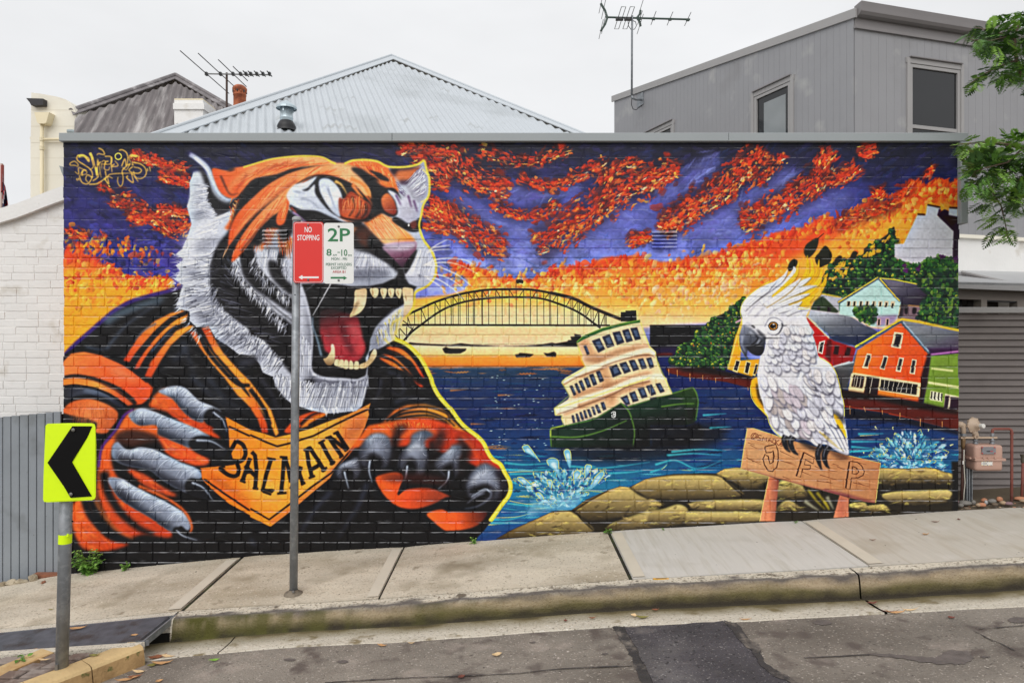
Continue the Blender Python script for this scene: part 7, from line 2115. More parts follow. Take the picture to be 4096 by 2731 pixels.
def corrugated(name, outline_px, O, u, m, parent, pitch=.076, amp=.009, bmin=None, seg=8, extra=None):
    """wave-profile sheet in the plane through O, u = upslope; outline given by view rays; returns the plane frame"""
    u = Vector(u).normalized()
    e = Vector((u.y, -u.x, 0)).normalized()
    n = e.cross(u).normalized()
    if n.z < 0:
        n = -n
    P = []
    for px, py in outline_px:
        q = ray_plane(px, py, O, n) - Vector(O)
        P.append((q.dot(e), q.dot(u)))
    amin, amax = min(p[0] for p in P), max(p[0] for p in P)
    N_ = int((amax - amin) / pitch * seg)
    vs, fs = [], []

    def cross(a):
        bs = []
        for i in range(len(P)):
            (a0, b0), (a1, b1) = P[i], P[(i + 1) % len(P)]
            if (a0 <= a) != (a1 <= a):
                bs.append(b0 + (a - a0) * (b1 - b0) / (a1 - a0))
        return (min(bs), max(bs)) if len(bs) > 1 else None
    for i in range(N_ + 1):
        a = amin + 1e-4 + (amax - amin - 2e-4) * i / N_
        c = cross(a)
        if c is None:
            c = (0, 0)
        h = amp * math.sin(2 * math.pi * a / pitch)
        for b_ in c:
            vs.append(tuple(Vector(O) + e * a + u * b_ + n * h))
    fs = [(2 * i, 2 * i + 2, 2 * i + 3, 2 * i + 1) for i in range(N_)]
    o = MB().add(vs, fs).build(name, m, parent, True)
    return e, u, n


def hip_cap(p0, p1, n, inward, m, parent, w=.12, r=.022):
    """folded ridge flashing with a rolled crown along a hip"""
    p0, p1 = Vector(p0), Vector(p1)
    iw = Vector(inward).normalized()
    b = MB()
    a0, a1 = p0 + n * .035, p1 + n * .035
    b.add([tuple(q) for q in (a0, a1, a1 + iw * w - n * .012, a0 + iw * w - n * .012, a0 + iw * w - n * .026, a1 + iw * w - n * .026)], [(0, 1, 2, 3), (3, 2, 5, 4)])
    ob = (-iw - n * .9).normalized()
    b.add([tuple(q) for q in (a0, a1, a1 + ob * w, a0 + ob * w)], [(0, 3, 2, 1)])
    b.tube([a0, a1], r, 8)
    return b.build('ridge_capping', m, parent)


# ---- house with the pale steel hip roof
hw = thing('steel_roofed_house', 'house with pale corrugated steel hip roof rising behind the mural wall', 'house', (-1.5, 9, zw(0)))
O1 = at(1565, 228, 13.5)
U1 = (-.365, 1, .715)
e1, u1, n1 = corrugated('corrugated_roof', [(1571, 246), (1000, 442), (640, 564), (560, 591), (560, 620), (2460, 620), (2460, 597), (2250, 524), (2000, 416)], O1, U1, M_roofw, hw, pitch=.1, amp=.014)
A0, A1, A2 = ray_plane(1565, 228, O1, n1), ray_plane(560, 567, O1, n1), ray_plane(2460, 594, O1, n1)
hip_cap(A0, A1, n1, u1 * -1 + e1 * .3, M_cap2, hw, .19)
hip_cap(A0, A2, n1, u1 * -1 - e1 * .3, M_cap2, hw, .19)
ev = [ray_plane(560, 618, O1, n1), ray_plane(2460, 618, O1, n1)]
MB().prism([tuple(ev[0]), tuple(ev[1]), (ev[1].x, ev[1].y, 0), (ev[0].x, ev[0].y, 0)], Vector((-.365, 1, 0)) * 2.5).build('wall', M_cream, hw)
# far slopes of the hip, so the roof is closed from behind
back = Vector((-.365, 1, 0))
bk = MB().add([tuple(A0 - n1 * .01), tuple(A1 - n1 * .01), tuple(A1 + back * 4 - n1 * .01), tuple(A0 + back * 4 - n1 * .01), tuple(A2 - n1 * .01), tuple(A2 + back * 4 - n1 * .01)], [(0, 1, 2, 3), (0, 3, 5, 4)])
bk.build('rear_slope', M_roofw, hw)
# screws in rows
sc_ = MB()
for b_, a0, a1 in ((-.73, -.6, 1.5), (-1.5, -1.7, 2.8), (-2.2, -2.6, 3.6)):
    a = math.ceil(a0 / .3) * .3 + .025
    while a < a1:
        q = Vector(O1) + e1 * a + u1 * b_
        if inpoly(q.x / q.y * FPX + 2048, 1365.5 - (q.z - CAMZ) / q.y * FPX, [(1574, 275), (1000, 465), (640, 585), (560, 620), (2460, 620), (2250, 545), (2000, 440)]):
          sc_.lathe(Vector(O1) + e1 * a + u1 * b_ + n1 * .009, [(.009, 0), (.009, .006), (0, .007)], n1, 6)
        a += .3
sc_.build('roof_screws', mat('screw_heads', (150, 156, 162), .5), hw)['kind'] = 'stuff'
fl = thing('roof_flue', 'small galvanised flue pipe with conical cap on the pale steel roof', 'flue', ray_plane(1143, 505, O1, n1))
fb = ray_plane(1146, 512, O1, n1)
Yf = fb.y
zf = lambda q: at(0, q, Yf).z
xf = at(1146, 0, Yf).x
s_ = Yf / FPX
MB().lathe((xf, Yf, 0), [(25 * s_, zf(500)), (25 * s_, zf(476)), (26 * s_, zf(475)), (26 * s_, zf(472)), (25 * s_, zf(471)), (25 * s_, zf(425)), (0, zf(425))], n=20).build('pipe', M_zinc, fl, True)
MB().lathe((xf, Yf, 0), [(40 * s_, zf(437)), (40 * s_, zf(429)), (36 * s_, zf(424)), (2 * s_, zf(401)), (0, zf(400))], n=24).build('cap', M_zinc, fl)
MB().lathe((xf, Yf, 0), [(38 * s_, zf(524)), (34 * s_, zf(516)), (37 * s_, zf(508)), (32 * s_, zf(497)), (26 * s_, zf(486)), (25 * s_, zf(485))], n=20).build('rubber_flashing', M_black, fl, True)
for k in range(3):
    a = R(120 * k + 20)
    MB().box((xf + 25 * s_ * math.cos(a) - .008, Yf + 25 * s_ * math.sin(a) - .004, zf(450)), (xf + 25 * s_ * math.cos(a) + .008, Yf + 25 * s_ * math.sin(a) + .004, zf(420))).build('strap', M_zinc, fl)

# ---- old house with the stained roof
oh = thing('old_roofed_house', 'old house with blackened corrugated roof left of the pale steel one', 'house', at(600, 1200, 13))
O2 = at(702, 306, 14.0)
e2, u2, n2 = corrugated('corrugated_roof', [(704, 330), (316, 462), (300, 478), (285, 640), (1000, 640), (1000, 492), (940, 452)], O2, (-.4, 1, .7), M_oldroof, oh, pitch=.11, amp=.016, seg=7)
B0, B1, B2 = ray_plane(702, 306, O2, n2), ray_plane(285, 452, O2, n2), ray_plane(1000, 480, O2, n2)
hip_cap(B0, B1, n2, u2 * -1 + e2 * .3, M_oldcap, oh, .17, .04)
hip_cap(B0, B2, n2, u2 * -1 - e2 * .3, M_oldcap, oh, .17, .04)
bk = MB().add([tuple(B0 - n2 * .02), tuple(B1 - n2 * .02), tuple(B1 + back * 4 - n2 * .02), tuple(B0 + back * 4 - n2 * .02), tuple(B2 - n2 * .02), tuple(B2 + back * 4 - n2 * .02)], [(0, 1, 2, 3), (0, 3, 5, 4)])
bk.build('rear_slope', M_oldroof, oh)
ev = [ray_plane(285, 630, O2, n2), ray_plane(1000, 630, O2, n2)]
MB().prism([tuple(ev[0]), tuple(ev[1]), (ev[1].x, ev[1].y, 0), (ev[0].x, ev[0].y, 0)], back * 2.5).build('wall', M_cream, oh)
# square white chimney in front of that roof
Yh = 11.6
ch = thing('white_chimney', 'square white rendered chimney in front of the stained roof', 'chimney', at(755, 640, Yh))


def pbox(b, x0, x1, q0, q1, y0, y1):
    return b.box((at(x0, 0, y0).x, y0, at(0, q1, y0).z), (at(x1, 0, y0).x, y1, at(0, q0, y0).z))


pbox(MB(), 697, 812, 436, 700, Yh, Yh + .5).build('stack', M_white, ch)
pbox(MB(), 692, 816, 413, 437, Yh - .03, Yh + .53).build('corbel', M_white, ch)
pbox(MB(), 697, 812, 400, 413, Yh - .001, Yh + .5).build('neck', M_white, ch)
pbox(MB(), 697, 811, 395, 400, Yh - .004, Yh + .49).build('cap_course', M_creamd, ch)
# terracotta pot
Yp = 12.6
pt = thing('chimney_pot', 'round terracotta chimney pot beside the black aerial mast', 'chimney pot', at(959, 470, Yp))
zp = lambda q: at(0, q, Yp).z
sp_ = Yp / FPX
MB().lathe((at(959, 0, Yp).x, Yp, 0), [(27 * sp_, zp(520)), (27 * sp_, zp(438)), (24 * sp_, zp(420)), (24 * sp_, zp(385)), (25.5 * sp_, zp(384)), (25.5 * sp_, zp(379)), (24 * sp_, zp(378)), (23.5 * sp_, zp(366)), (28 * sp_, zp(362)), (28 * sp_, zp(355)), (23 * sp_, zp(348)), (16 * sp_, zp(343)), (14 * sp_, zp(348))], n=24).build('pot', M_terra, pt, True)
for k in range(12):
    a = R(30 * k)
    p = Vector((at(959, 0, Yp).x + 25 * sp_ * math.cos(a), Yp + 25 * sp_ * math.sin(a), zp(369)))
    MB().box(p - Vector((.011, .011, .018)), p + Vector((.011, .011, .018))).build('vent_lug', M_black if k % 2 else M_terra, pt)

# ---- grey weatherboard house on the right
C0 = Vector((at(3417, 0, 9).x, 9, 0))
DLF, DRF = Vector((-.439, 1, 0)), Vector((3.5, 1, 0)).normalized()
gh = thing('grey_house', 'two storey grey vertical board house with sash windows, behind the right of the mural', 'house', (C0.x, C0.y, zw(3)))
NL, NR = Vector((-1, -.439, 0)).normalized(), Vector((DRF.y, -DRF.x, 0))


def on_face(px, py, d):
    """distance along the face and height for a photo position"""
    k = (px - 2048) / FPX
    t = (k * C0.y - C0.x) / (d.x - k * d.y)
    p = C0 + d * t
    return t, CAMZ - (py - 1365.5) / FPX * p.y


tl_ = on_face(2459, 0, DLF)[0]
lt = lambda t: on_face(3417, 60, DLF)[1] + (on_face(2459, 392, DLF)[1] - on_face(3417, 60, DLF)[1]) * t / tl_
bw, bt = .098, 0.0
MB().prism([tuple(C0 + Vector((0, 0, -.3)) - NL * .02), tuple(C0 + DLF * tl_ + Vector((0, 0, -.3)) - NL * .02), tuple(C0 + DLF * tl_ + Vector((0, 0, lt(tl_))) - NL * .02), tuple(C0 + Vector((0, 0, lt(0))) - NL * .02)], -NL * .15).build('side_wall', M_gutg, gh)
LWIN = [(3030, 3156, 396, 345, 640), (2560, 2686, 560, 523, 700)]       # panes on the left face (x0, x1, top at x0, top at x1, bottom)
wspans = []
for x0, x1, q0, q1, qb in LWIN:
    ta, tb = on_face(x1, 0, DLF)[0], on_face(x0, 0, DLF)[0]
    zt = (on_face(x1, q1, DLF)[1] + on_face(x0, q0, DLF)[1]) / 2
    wspans.append((ta, tb, zt - 1.45, zt))


def vboard(t0, t1, d, nrm, z0, z1a, z1b, parent):
    b = MB()
    a, c = C0 + d * (t0 + .0012), C0 + d * (t1 - .0012)
    o_ = nrm * .012
    p = [a + Vector((0, 0, z0)), c + Vector((0, 0, z0)), c + Vector((0, 0, z1b)), a + Vector((0, 0, z1a))]
    b.prism([tuple(q) for q in p], tuple(o_))
    return b.build('board', M_board, parent)


t = 0.0
while t < tl_ - .02:
    t1 = min(t + bw, tl_)
    cuts = [(0.0, None)]
    hit = [w for w in wspans if w[0] - .06 < (t + t1) / 2 < w[1] + .06]
    if hit:
        vboard(t, t1, DLF, NL, hit[0][3] + .05, lt(t), lt(t1), gh)
        vboard(t, t1, DLF, NL, 1.0, hit[0][2], hit[0][2], gh)
    else:
        vboard(t, t1, DLF, NL, 1.0, lt(t), lt(t1), gh)
    t = t1
# barge board on the sloping roof edge
pa, pb = C0 + DLF * -.05 + Vector((0, 0, lt(0) + .06)), C0 + DLF * (tl_ + .06) + Vector((0, 0, lt(tl_) + .05))
MB().prism([tuple(q + NL * .012) for q in (pa, pb, pb - Vector((0, 0, .12)), pa - Vector((0, 0, .12)))], NL * .03).build('barge_board', M_trim, gh)
# right face
tr_ = 3.75
zg = on_face(3451, 27, DRF)[1]
zbtm = 3.09
MB().prism([tuple(C0 + Vector((0, 0, zbtm)) - NR * .02), tuple(C0 + DRF * tr_ + Vector((0, 0, zbtm)) - NR * .02), tuple(C0 + DRF * tr_ + Vector((0, 0, zg - .1)) - NR * .02), tuple(C0 + Vector((0, 0, zg - .1)) - NR * .02)], -NR * .15).build('front_wall', M_gutg, gh)
wa, wb = on_face(3645, 0, DRF)[0], on_face(3825, 0, DRF)[0]
wz1 = (on_face(3645, 271, DRF)[1] + on_face(3825, 296, DRF)[1]) / 2
wzt = (on_face(3644, 506, DRF)[1] + on_face(3825, 525, DRF)[1]) / 2
wz0 = wzt - .9
ztop_r = on_face(3417, 112, DRF)[1]
t = .0
while t < tr_:
    t1 = min(t + .128, tr_)
    if wa - .1 < (t + t1) / 2 < wb + .1:
        vboard(t, t1, DRF, NR, wz1 + .1, ztop_r, ztop_r, gh)
        vboard(t, t1, DRF, NR, zbtm, wz0 - .1, wz0 - .1, gh)
    else:
        vboard(t, t1, DRF, NR, zbtm, ztop_r, ztop_r, gh)
    t = t1


def fbox(d, nrm, t0, t1, z0, z1, o0, o1):
    """box on a face: along t, up z, proud from o0 to o1"""
    a, c = C0 + d * t0, C0 + d * t1
    return MB().prism([tuple(a + nrm * o0 + Vector((0, 0, z0))), tuple(c + nrm * o0 + Vector((0, 0, z0))), tuple(c + nrm * o0 + Vector((0, 0, z1))), tuple(a + nrm * o0 + Vector((0, 0, z1)))], tuple(nrm * (o1 - o0)))


def sash(d, nrm, ta, tb, z0, z1, ztr, gm, lower):
    f = fbox(d, nrm, ta - .11, tb + .11, z1 + .05, z1 + .12, .013, .03).build('window_head', M_trim, gh)
    w = fbox(d, nrm, ta, tb, z0, z1, -.017, -.012).build('window', M_black, gh)
    for q in (fbox(d, nrm, ta - .1, ta - .05, z0, z1 + .12, .0132, .036), fbox(d, nrm, tb + .05, tb + .1, z0, z1 + .12, .0132, .036)):
        q.build('architrave', M_trim, w)
    for q in (fbox(d, nrm, ta - .048, ta, z0, z1 + .044, -.012, .022), fbox(d, nrm, tb, tb + .048, z0, z1 + .044, -.012, .022), fbox(d, nrm, ta + .001, tb - .001, z1, z1 + .044, -.012, .021), fbox(d, nrm, ta + .001, tb - .001, ztr - .025, ztr + .022, -.012, .015), fbox(d, nrm, ta + .001, tb - .001, z0 - .05, z0, -.012, .03)):
        q.build('frame', M_trim, w)
    fbox(d, nrm, ta + .001, tb - .001, ztr + .022, z1 - .002, -.011, -.004).build('pane', gm, w)
    fbox(d, nrm, ta + .001, tb - .001, z0 + .002, ztr - .025, -.011, -.004).build('pane', lower, w)
    fbox(d, nrm, ta - .06, tb + .06, z1 + .122, z1 + .135, .013, .06).build('drip_mould', M_gutg, w)


sash(DRF, NR, wa, wb, wz0, wz1, wzt, M_glassd, M_glassd)
for (ta, tb, z0_, z1_), gm in zip(wspans, (M_glassl, M_glassl)):
    sash(DLF, NL, ta, tb, z0_ + .1, z1_, z1_ - .74, M_glassd, M_glassd)
    fbox(DLF, NL, ta + .06, tb - .12, z1_ - .7, z1_ - .1, -.0035, -.002).build('curtain', M_glassl, gh)
# quad gutter, frieze, skillion roof
fbox(DRF, NR, -.02, tr_, ztop_r - .02, ztop_r + .02, .012, .045).build('bed_mould', M_gutg, gh)
fbox(DRF, NR, -.0, tr_, ztop_r + .02, zg - .12, .0, .014).build('frieze', M_gutg, gh)
gp = [(0.0, zg - .17), (.05, zg - .17), (.09, zg - .155), (.115, zg - .12), (.12, zg - .06), (.128, zg), (.118, zg), (.0, zg - .02)]
MB().prism([tuple(C0 + DRF * .0 + NR * a + Vector((0, 0, b_))) for a, b_ in gp], tuple(DRF * tr_)).build('gutter', M_gutg, gh)
rt = [C0 + Vector((0, 0, lt(0) + .03)), C0 + DLF * tl_ + Vector((0, 0, lt(tl_) + .03)), C0 + DLF * tl_ + DRF * tr_ + Vector((0, 0, lt(tl_) + .03)), C0 + DRF * tr_ + Vector((0, 0, lt(0) + .03))]
MB().prism([tuple(q) for q in rt], (0, 0, -.03)).build('skillion_roof', M_gutg, gh)
# pale rendered ground floor under it
fbox(DRF, NR, -.5, tr_ + 1, zw(3) - .1, zbtm - .02, -.1, -.03).build('rendered_wall', M_white, gh)
fbox(DRF, NR, -.5, tr_ + 1, zbtm - .05, zbtm - .001, -.03, .02).build('string_course', M_cream, gh)

# ---- low porch roof and louvred screen at the far right
pr_ = thing('low_porch', 'low grey porch roof with fascia above the louvred screen', 'porch', at(3960, 1900, 7.8))
C1 = Vector((at(3790, 0, 7.8).x, 7.8, 0))


def pf(px, py, back=0.0):
    k = (px - 2048) / FPX
    t = (k * (C1.y + back) - C1.x) / (DRF.x - k * DRF.y)
    p = C1 + DRF * t
    p.y += back
    return Vector((p.x, p.y, CAMZ - (py - 1365.5) / FPX * p.y))


def pslab(px0, px1, q0, q1, name, m, depth=.1, out=0.0):
    a, b_, c, d = pf(px0, q0), pf(px1, q0 + (px1 - px0) * .031), pf(px1, q1 + (px1 - px0) * .04), pf(px0, q1)
    return MB().prism([tuple(v + NR * out) for v in (a, b_, c, d)], tuple(-NR * depth)).build(name, m, pr_)


pslab(3790, 4700, 1130, 1155, 'fascia', M_trim, .05, .1)
a, b_ = pf(3790, 1130) + NR * .1, pf(4700, 1144) + NR * .1
MB().prism([tuple(a), tuple(b_), tuple(b_ - NR * 1.6 + Vector((0, 0, .34))), tuple(a - NR * 1.6 + Vector((0, 0, .34)))], (0, 0, -.03)).build('porch_roof', mat('porch_roof_steel', (176, 177, 178), .5, .03, 3), pr_)
h0, h1 = pf(3847, 1088, .6), pf(4060, 1137)
MB().tube([h0, h1], .02, 6).build('barge_flashing', M_trim, pr_)
MB().prism([tuple(h0), tuple(h1), tuple(h1 - NR * .5 + Vector((0, 0, .02))), tuple(h0 - NR * .5 + Vector((0, 0, .02)))], (0, 0, -.03)).build('upper_slope', mat('porch_roof_steel', (176, 177, 178)), pr_)
for k in range(9):
    q = h0 + (h1 - h0) * ((k + .6) / 9.5)
    MB().box(q - Vector((.022, .01, .03)), q + Vector((.022, .01, -.012))).build('roof_tooth', M_gutg, pr_)
M_beige = mat('porch_wall', (148, 138, 130), .8, .05, 3)
pslab(3790, 4700, 1154, 1192, 'lintel', M_beige, .1, -.05)
pslab(3941, 3964, 1190, 1300, 'pier', M_beige, .1, -.049)
pslab(4086, 4700, 1195, 1300, 'pier', M_beige, .1, -.049)
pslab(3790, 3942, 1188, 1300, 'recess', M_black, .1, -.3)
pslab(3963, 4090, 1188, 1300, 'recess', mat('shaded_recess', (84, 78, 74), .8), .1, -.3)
pslab(3964, 4087, 1196, 1204, 'blind_edge', M_black, .05, -.06)
YS = 6.95
sc = thing('louvred_screen', 'dark brown-grey horizontal louvred screen behind the gas meter', 'screen', at(3950, 1960, YS))
xa, xb = at(3770, 0, YS).x, at(5300, 0, YS).x
n_s = 27
zt, zb = at(0, 1254, YS).z, at(0, 1966, YS).z
hs_ = (zt - zb) / n_s
for k in range(n_s):
    z1_ = zt - k * hs_
    MB().prism([(xa, YS + .012, z1_ - .002), (xa, YS - .012, z1_ - hs_ + .012), (xa, YS - .012, z1_ - hs_ + .004), (xa, YS + .004, z1_ - hs_ + .002), (xa, YS + .022, z1_ - .006)], (xb - xa, 0, 0)).build('slat', M_slat, sc)
MB().box((xa, YS + .024, zb - .1), (xb, YS + .06, zt)).build('backing', M_black, sc)
MB().bevbox((xa, YS - .04, at(0, 1252, YS).z), (xb, YS + .08, at(0, 1229, YS).z), .004).build('top_rail', M_trim, sc)
MB().prism([(xa, YS - .005, zb + .015), (xb, YS - .005, zb + .055), (xb, YS - .005, zb - .2), (xa, YS - .005, zb - .2)], (0, .02, 0)).build('base_board', M_slat, sc)

# ---- flag on the far left
fg = thing('flag', 'dark blue flag with red and white crosses hanging from a pole, far left', 'flag', at(6, 900, 16))
MB().tube([at(7, 1000, 16), at(7, 655, 16)], .03, 8).build('pole', mat('flag_pole', (176, 150, 138), .5), fg, True)
MB().prism([tuple(at(p, q, 15.95)) for p, q in ((3, 662), (9, 658), (9, 760), (3, 770))], (0, .06, 0)).build('pole_top', mat('pole_red', (150, 60, 50), .6), fg)
ft = MB()
fv = []
for i, q in enumerate(np.linspace(690, 830, 9)):
    for j in range(5):
        w_ = 3 + (24 if i > 2 else 14) * (i / 8) ** .7
        fv.append(tuple(at(8 + w_ * j / 4, q + j * 2, 16 + .12 * math.sin(j * 1.9 + i * .4))))
ft.add(fv, [(i * 5 + j, i * 5 + j + 1, i * 5 + j + 6, i * 5 + j + 5) for i in range(8) for j in range(4)])
ft.mi = [(1 if (i + j) % 4 == 1 else 2 if (i + j) % 4 == 2 else 0) for i in range(8) for j in range(4)]
ft.build('cloth', [mat('flag_blue', (38, 40, 78), .9), mat('flag_red', (176, 44, 50), .9), mat('flag_white', (214, 210, 214), .9)], fg)

# ---- aerials
M_ant = mat('aerial_black', (44, 46, 46), .5, .1, 9)
M_antg = mat('aerial_green', (52, 72, 64), .5, .1, 9)
M_rod = mat('aerial_rod', (140, 142, 142), .35, .1, 9, metal=.6)
Ya = 12.0
a1 = thing('tv_aerial', 'black television aerial with long crossed rods, beside the terracotta pot', 'aerial', at(907, 470, Ya))
MB().tube([at(907, 500, Ya), at(907, 400, Ya), at(907, 292, Ya)], .02, 8).build('mast', mat('rusty_mast', (70, 52, 44), .7, .2, 12), a1)
MB().tube([at(822, 296, Ya - .03), at(1083, 300, Ya - .03)], .012, 6).build('boom', M_rod, a1)
for px, ln in ((826, .95), (882, .85), (932, .6), (962, .32), (984, .13), (1003, .12), (1027, .12), (1052, .12), (1078, .12)):
    c = at(px, 296, Ya - .03)
    MB().tube([c + Vector((-.0, -ln, .0)), c + Vector((0, ln, 0))], .008 if ln > .2 else .01, 6).build('element', M_ant, a1)
    MB().box(c - Vector((.02, .03, .03)), c + Vector((.02, .03, .025))).build('clip', M_ant, a1)
Yb = 12.9
a2 = thing('tv_aerial', 'green television aerial on a tall galvanised mast bracketed to the grey house', 'aerial', at(2528, 400, Yb))
MB().tube([at(2527, 384, Yb), at(2528, 130, Yb), at(2529, 64, Yb)], .02, 10).build('mast', M_galv, a2, True)
wp = C0 + DLF * on_face(2565, 400, DLF)[0] + Vector((0, 0, on_face(2565, 400, DLF)[1]))
MB().tube([at(2527, 384, Yb), at(2530, 394, Yb), at(2542, 399, Yb), wp], .02, 8).build('arm', M_galv, a2, True)
pl = MB()
for dz in (1,):
    pl.prism([tuple(wp + DLF * a + Vector((0, 0, b_)) + NL * .013) for a, b_ in ((-.1, -.12), (.1, -.12), (.1, .12), (-.1, .12))], tuple(NL * .012))
pl.build('wall_plate', M_galv, a2)
MB().tube([at(2527, 386, Yb), at(2526, 420, Yb), at(2532, 437, Yb), at(2545, 440, Yb), at(2560, 428, Yb), wp + Vector((0, 0, -.12))], .008, 6).build('cable', M_black, a2)
MB().tube([at(2512, 84, Yb), at(2514, 105, Yb), at(2524, 119, Yb), at(2538, 118, Yb), at(2546, 104, Yb), at(2542, 88, Yb), at(2532, 84, Yb)], .007, 6).build('cable', M_black, a2)
MB().tube([at(2423, 70, Yb), at(2760, 79, Yb)], .018, 6).build('boom', M_antg, a2)
for px in (2560, 2614, 2680, 2751):
    c = at(px, 71 + (px - 2424) * .03, Yb)
    MB().tube([c + Vector((.0, -.24, .03)), c + Vector((.0, .24, -.0))], .007, 6).build('element', M_rod, a2)
    MB().box(c - Vector((.03, .02, .02)), c + Vector((.03, .02, .02))).build('clip', M_antg, a2)
for px, q1, q2 in ((2429, 15, 125), (2548, 42, 106)):
    c = at(px, 72, Yb)
    dx = -26 if px < 2500 else 14
    for q in (q1, q2):
        e_ = at(px + dx, q, Yb)
        MB().tube([c, (c + e_) / 2 + Vector((.02, 0, 0)), e_], .022, 6).build('reflector_arm', M_antg, a2)
        for f in ((.9,) if px > 2500 else (.55, .95)):
            m_ = c + (e_ - c) * f
            MB().tube([m_ + Vector((0, -.32, .06)), m_ + Vector((0, .32, -.02))], .006, 6).build('element', M_rod, a2)
for px in (2478, 2512):
    c = at(px, 76, Yb)
    lp = [c + Vector((-.03, -.42, .02)), c + Vector((.05, -.42, .02)), c + Vector((.05, .42, 0)), c + Vector((-.03, .42, 0)), c + Vector((-.03, -.42, .02))]
    MB().tube(lp, .007, 6).build('dipole', M_rod, a2)
    MB().box(c - Vector((.07, .03, .03)), c + Vector((.07, .03, .02))).build('balun_box', M_ant, a2)
# ---------------------------------------------------------------- signs
M_red = mat('sign_red', (222, 42, 34), .4, .02, 4)
M_wht = mat('sign_white', (232, 233, 230), .4, .02, 4)
M_grn = mat('sign_green', (24, 116, 66), .5, .02, 4)
M_ltr = mat('sign_lettering_white', (236, 236, 234), .4, .0, 4)
M_rtx = mat('sign_lettering_red', (190, 50, 56), .5, .0, 4)
M_gtx = mat('sign_lettering_dark_green', (50, 108, 84), .5, .0, 4)
M_yel = mat('fluoro_yellow', (222, 255, 0), .45, .02, 30)
M_blk = mat('sign_black', (10, 9, 10), .6, .1, 8, spec=.15)
M_bolt = mat('bolt_steel', (120, 118, 116), .45, .1, 20, metal=.5)
YP = 5.2
base = on(zfoot, 1174, 2373)
ps = thing('parking_sign', 'galvanised street pole with a red no stopping plate and white two hour parking plate', 'street sign', base)
rp = .0155 * 2.0
px_ = lambda p, Y=YP - .05: (p - 2048) / FPX * Y
pz_ = lambda q, Y=YP - .05: CAMZ - (q - 1365.5) / FPX * Y
pt_ = at(1187, 876, base.y)
MB().tube([base - Vector((0, 0, .02)), (base + pt_) / 2, pt_], .0305, 16).build('pole', M_galv, ps, True)
MB().lathe(pt_, [(.034, -.012), (.034, .008), (.02, .018), (0, .02)], n=16).build('pole_cap', mat('grey_cap', (150, 152, 152), .5), ps, True)
MB().lathe(base, [(.075, -.01), (.068, .007), (.045, .012), (.036, .022), (.033, .032)], n=16).build('base_collar', mat('dark_mortar', (120, 110, 96), .95, .3, 24), ps, True)  # mortar ring round the pole foot, darker than the slab
MB().lathe(base + Vector((.012, -.034, .03)), [(.01, 0), (.01, .014), (0, .016)], (0, -1, 0), 8).build('bolt', M_bolt, ps)
MB().lathe(at(1185, 1180, base.y) + Vector((0, -.0305, 0)), [(.005, 0), (.0001, .001)], (0, -1, 0), 10).build('pole_hole', M_blk, ps)
YQ = base.y - .045
X_ = lambda p: (p - 2048) / FPX * YQ
Z_ = lambda q: CAMZ - (q - 1365.5) / FPX * YQ


def plate(name, x0, x1, q0, q1, m, parent, r=.02, y=None, d=.0025):
    y = YQ if y is None else y
    return MB().prism(rrect(X_(x0), X_(x1), Z_(q1), Z_(q0), r, y), (0, d, 0)).build(name, m, parent)


def flat(name, pts, m, parent, y, d=.0008):
    return MB().prism([(X_(p), y, Z_(q)) for p, q in pts], (0, d, 0)).build(name, m, parent)


rdp = plate('red_plate', 1173.5, 1293.5, 888, 1131, M_red, ps)
rdp['label'] = 'red no stopping plate'
for (r_, w_, mm, dy) in ((.02, 3.0, M_ltr, .0009), (.018, 4.4, M_red, .0018)):
    plate('border', 1173.5 + w_, 1293.5 - w_, 888 + w_, 1131 - w_, mm, rdp, r_, YQ - dy, .0006)
yT = YQ - .0021


def lbl(s, x0, x1, q0, q1, m, par, bold=.0):
    text(s, X_((x0 + x1) / 2), Z_((q0 + q1) / 2), X_(x1) - X_(x0), Z_(q0) - Z_(q1), yT, m, par, bold, .0006)


lbl('NO', 1219, 1247.6, 908, 930, M_ltr, rdp, .014)
lbl('STOPPING', 1189.5, 1278, 940, 962, M_ltr, rdp, .014)
flat('arrow', [(1275, 1106), (1275, 1113), (1211, 1113), (1209.5, 1118.5), (1194, 1109.5), (1209.5, 1100), (1211, 1106)], M_ltr, rdp, yT)
whp = plate('white_plate', 1295, 1415, 892, 1134.5, M_wht, ps, y=YQ - .001)
whp['label'] = 'white two hour parking plate'
lbl('2P', 1311, 1400.7, 913, 965.6, M_grn, whp, .012)
lbl('8', 1306, 1326.5, 996, 1023, M_grn, whp, .008)
lbl('AM', 1331.6, 1347, 1017, 1024, M_gtx, whp)
flat('dash', [(1350, 1008), (1360, 1008), (1360, 1011), (1350, 1011)], M_grn, whp, yT)
lbl('10', 1365.6, 1389.5, 998, 1024, M_grn, whp, .008)
lbl('PM', 1393, 1406.5, 1018, 1025.5, M_gtx, whp)
lbl('MON - FRI', 1326, 1388, 1030, 1041, M_gtx, whp, .0)
lbl('PERMIT HOLDERS', 1304, 1407, 1052, 1063, M_gtx, whp, .0)
lbl('EXCEPTED', 1325, 1386, 1066.5, 1076.5, M_gtx, whp, .0)
lbl('AREA B1', 1330.6, 1382, 1082, 1092, M_rtx, whp, .004)
flat('arrow', [(1323, 1107.5), (1374, 1107.5), (1375, 1104), (1388, 1111.5), (1375, 1120), (1374, 1114.5), (1323, 1114.5)], M_grn, whp, yT)
for par, px, q in ((rdp, 1233, 900), (rdp, 1233, 1119), (whp, 1355, 906), (whp, 1355, 1121)):
    MB().lathe((X_(px), yT, Z_(q)), [(.0085, 0), (.0085, .003), (.005, .0065), (0, .007)], (0, -1, 0), 12).build('bolt', M_bolt, par)
MB().box((X_(1184), YQ + .003, Z_(1120)), (X_(1290), YQ + .014, Z_(1116))).build('bracket', M_galv, ps)
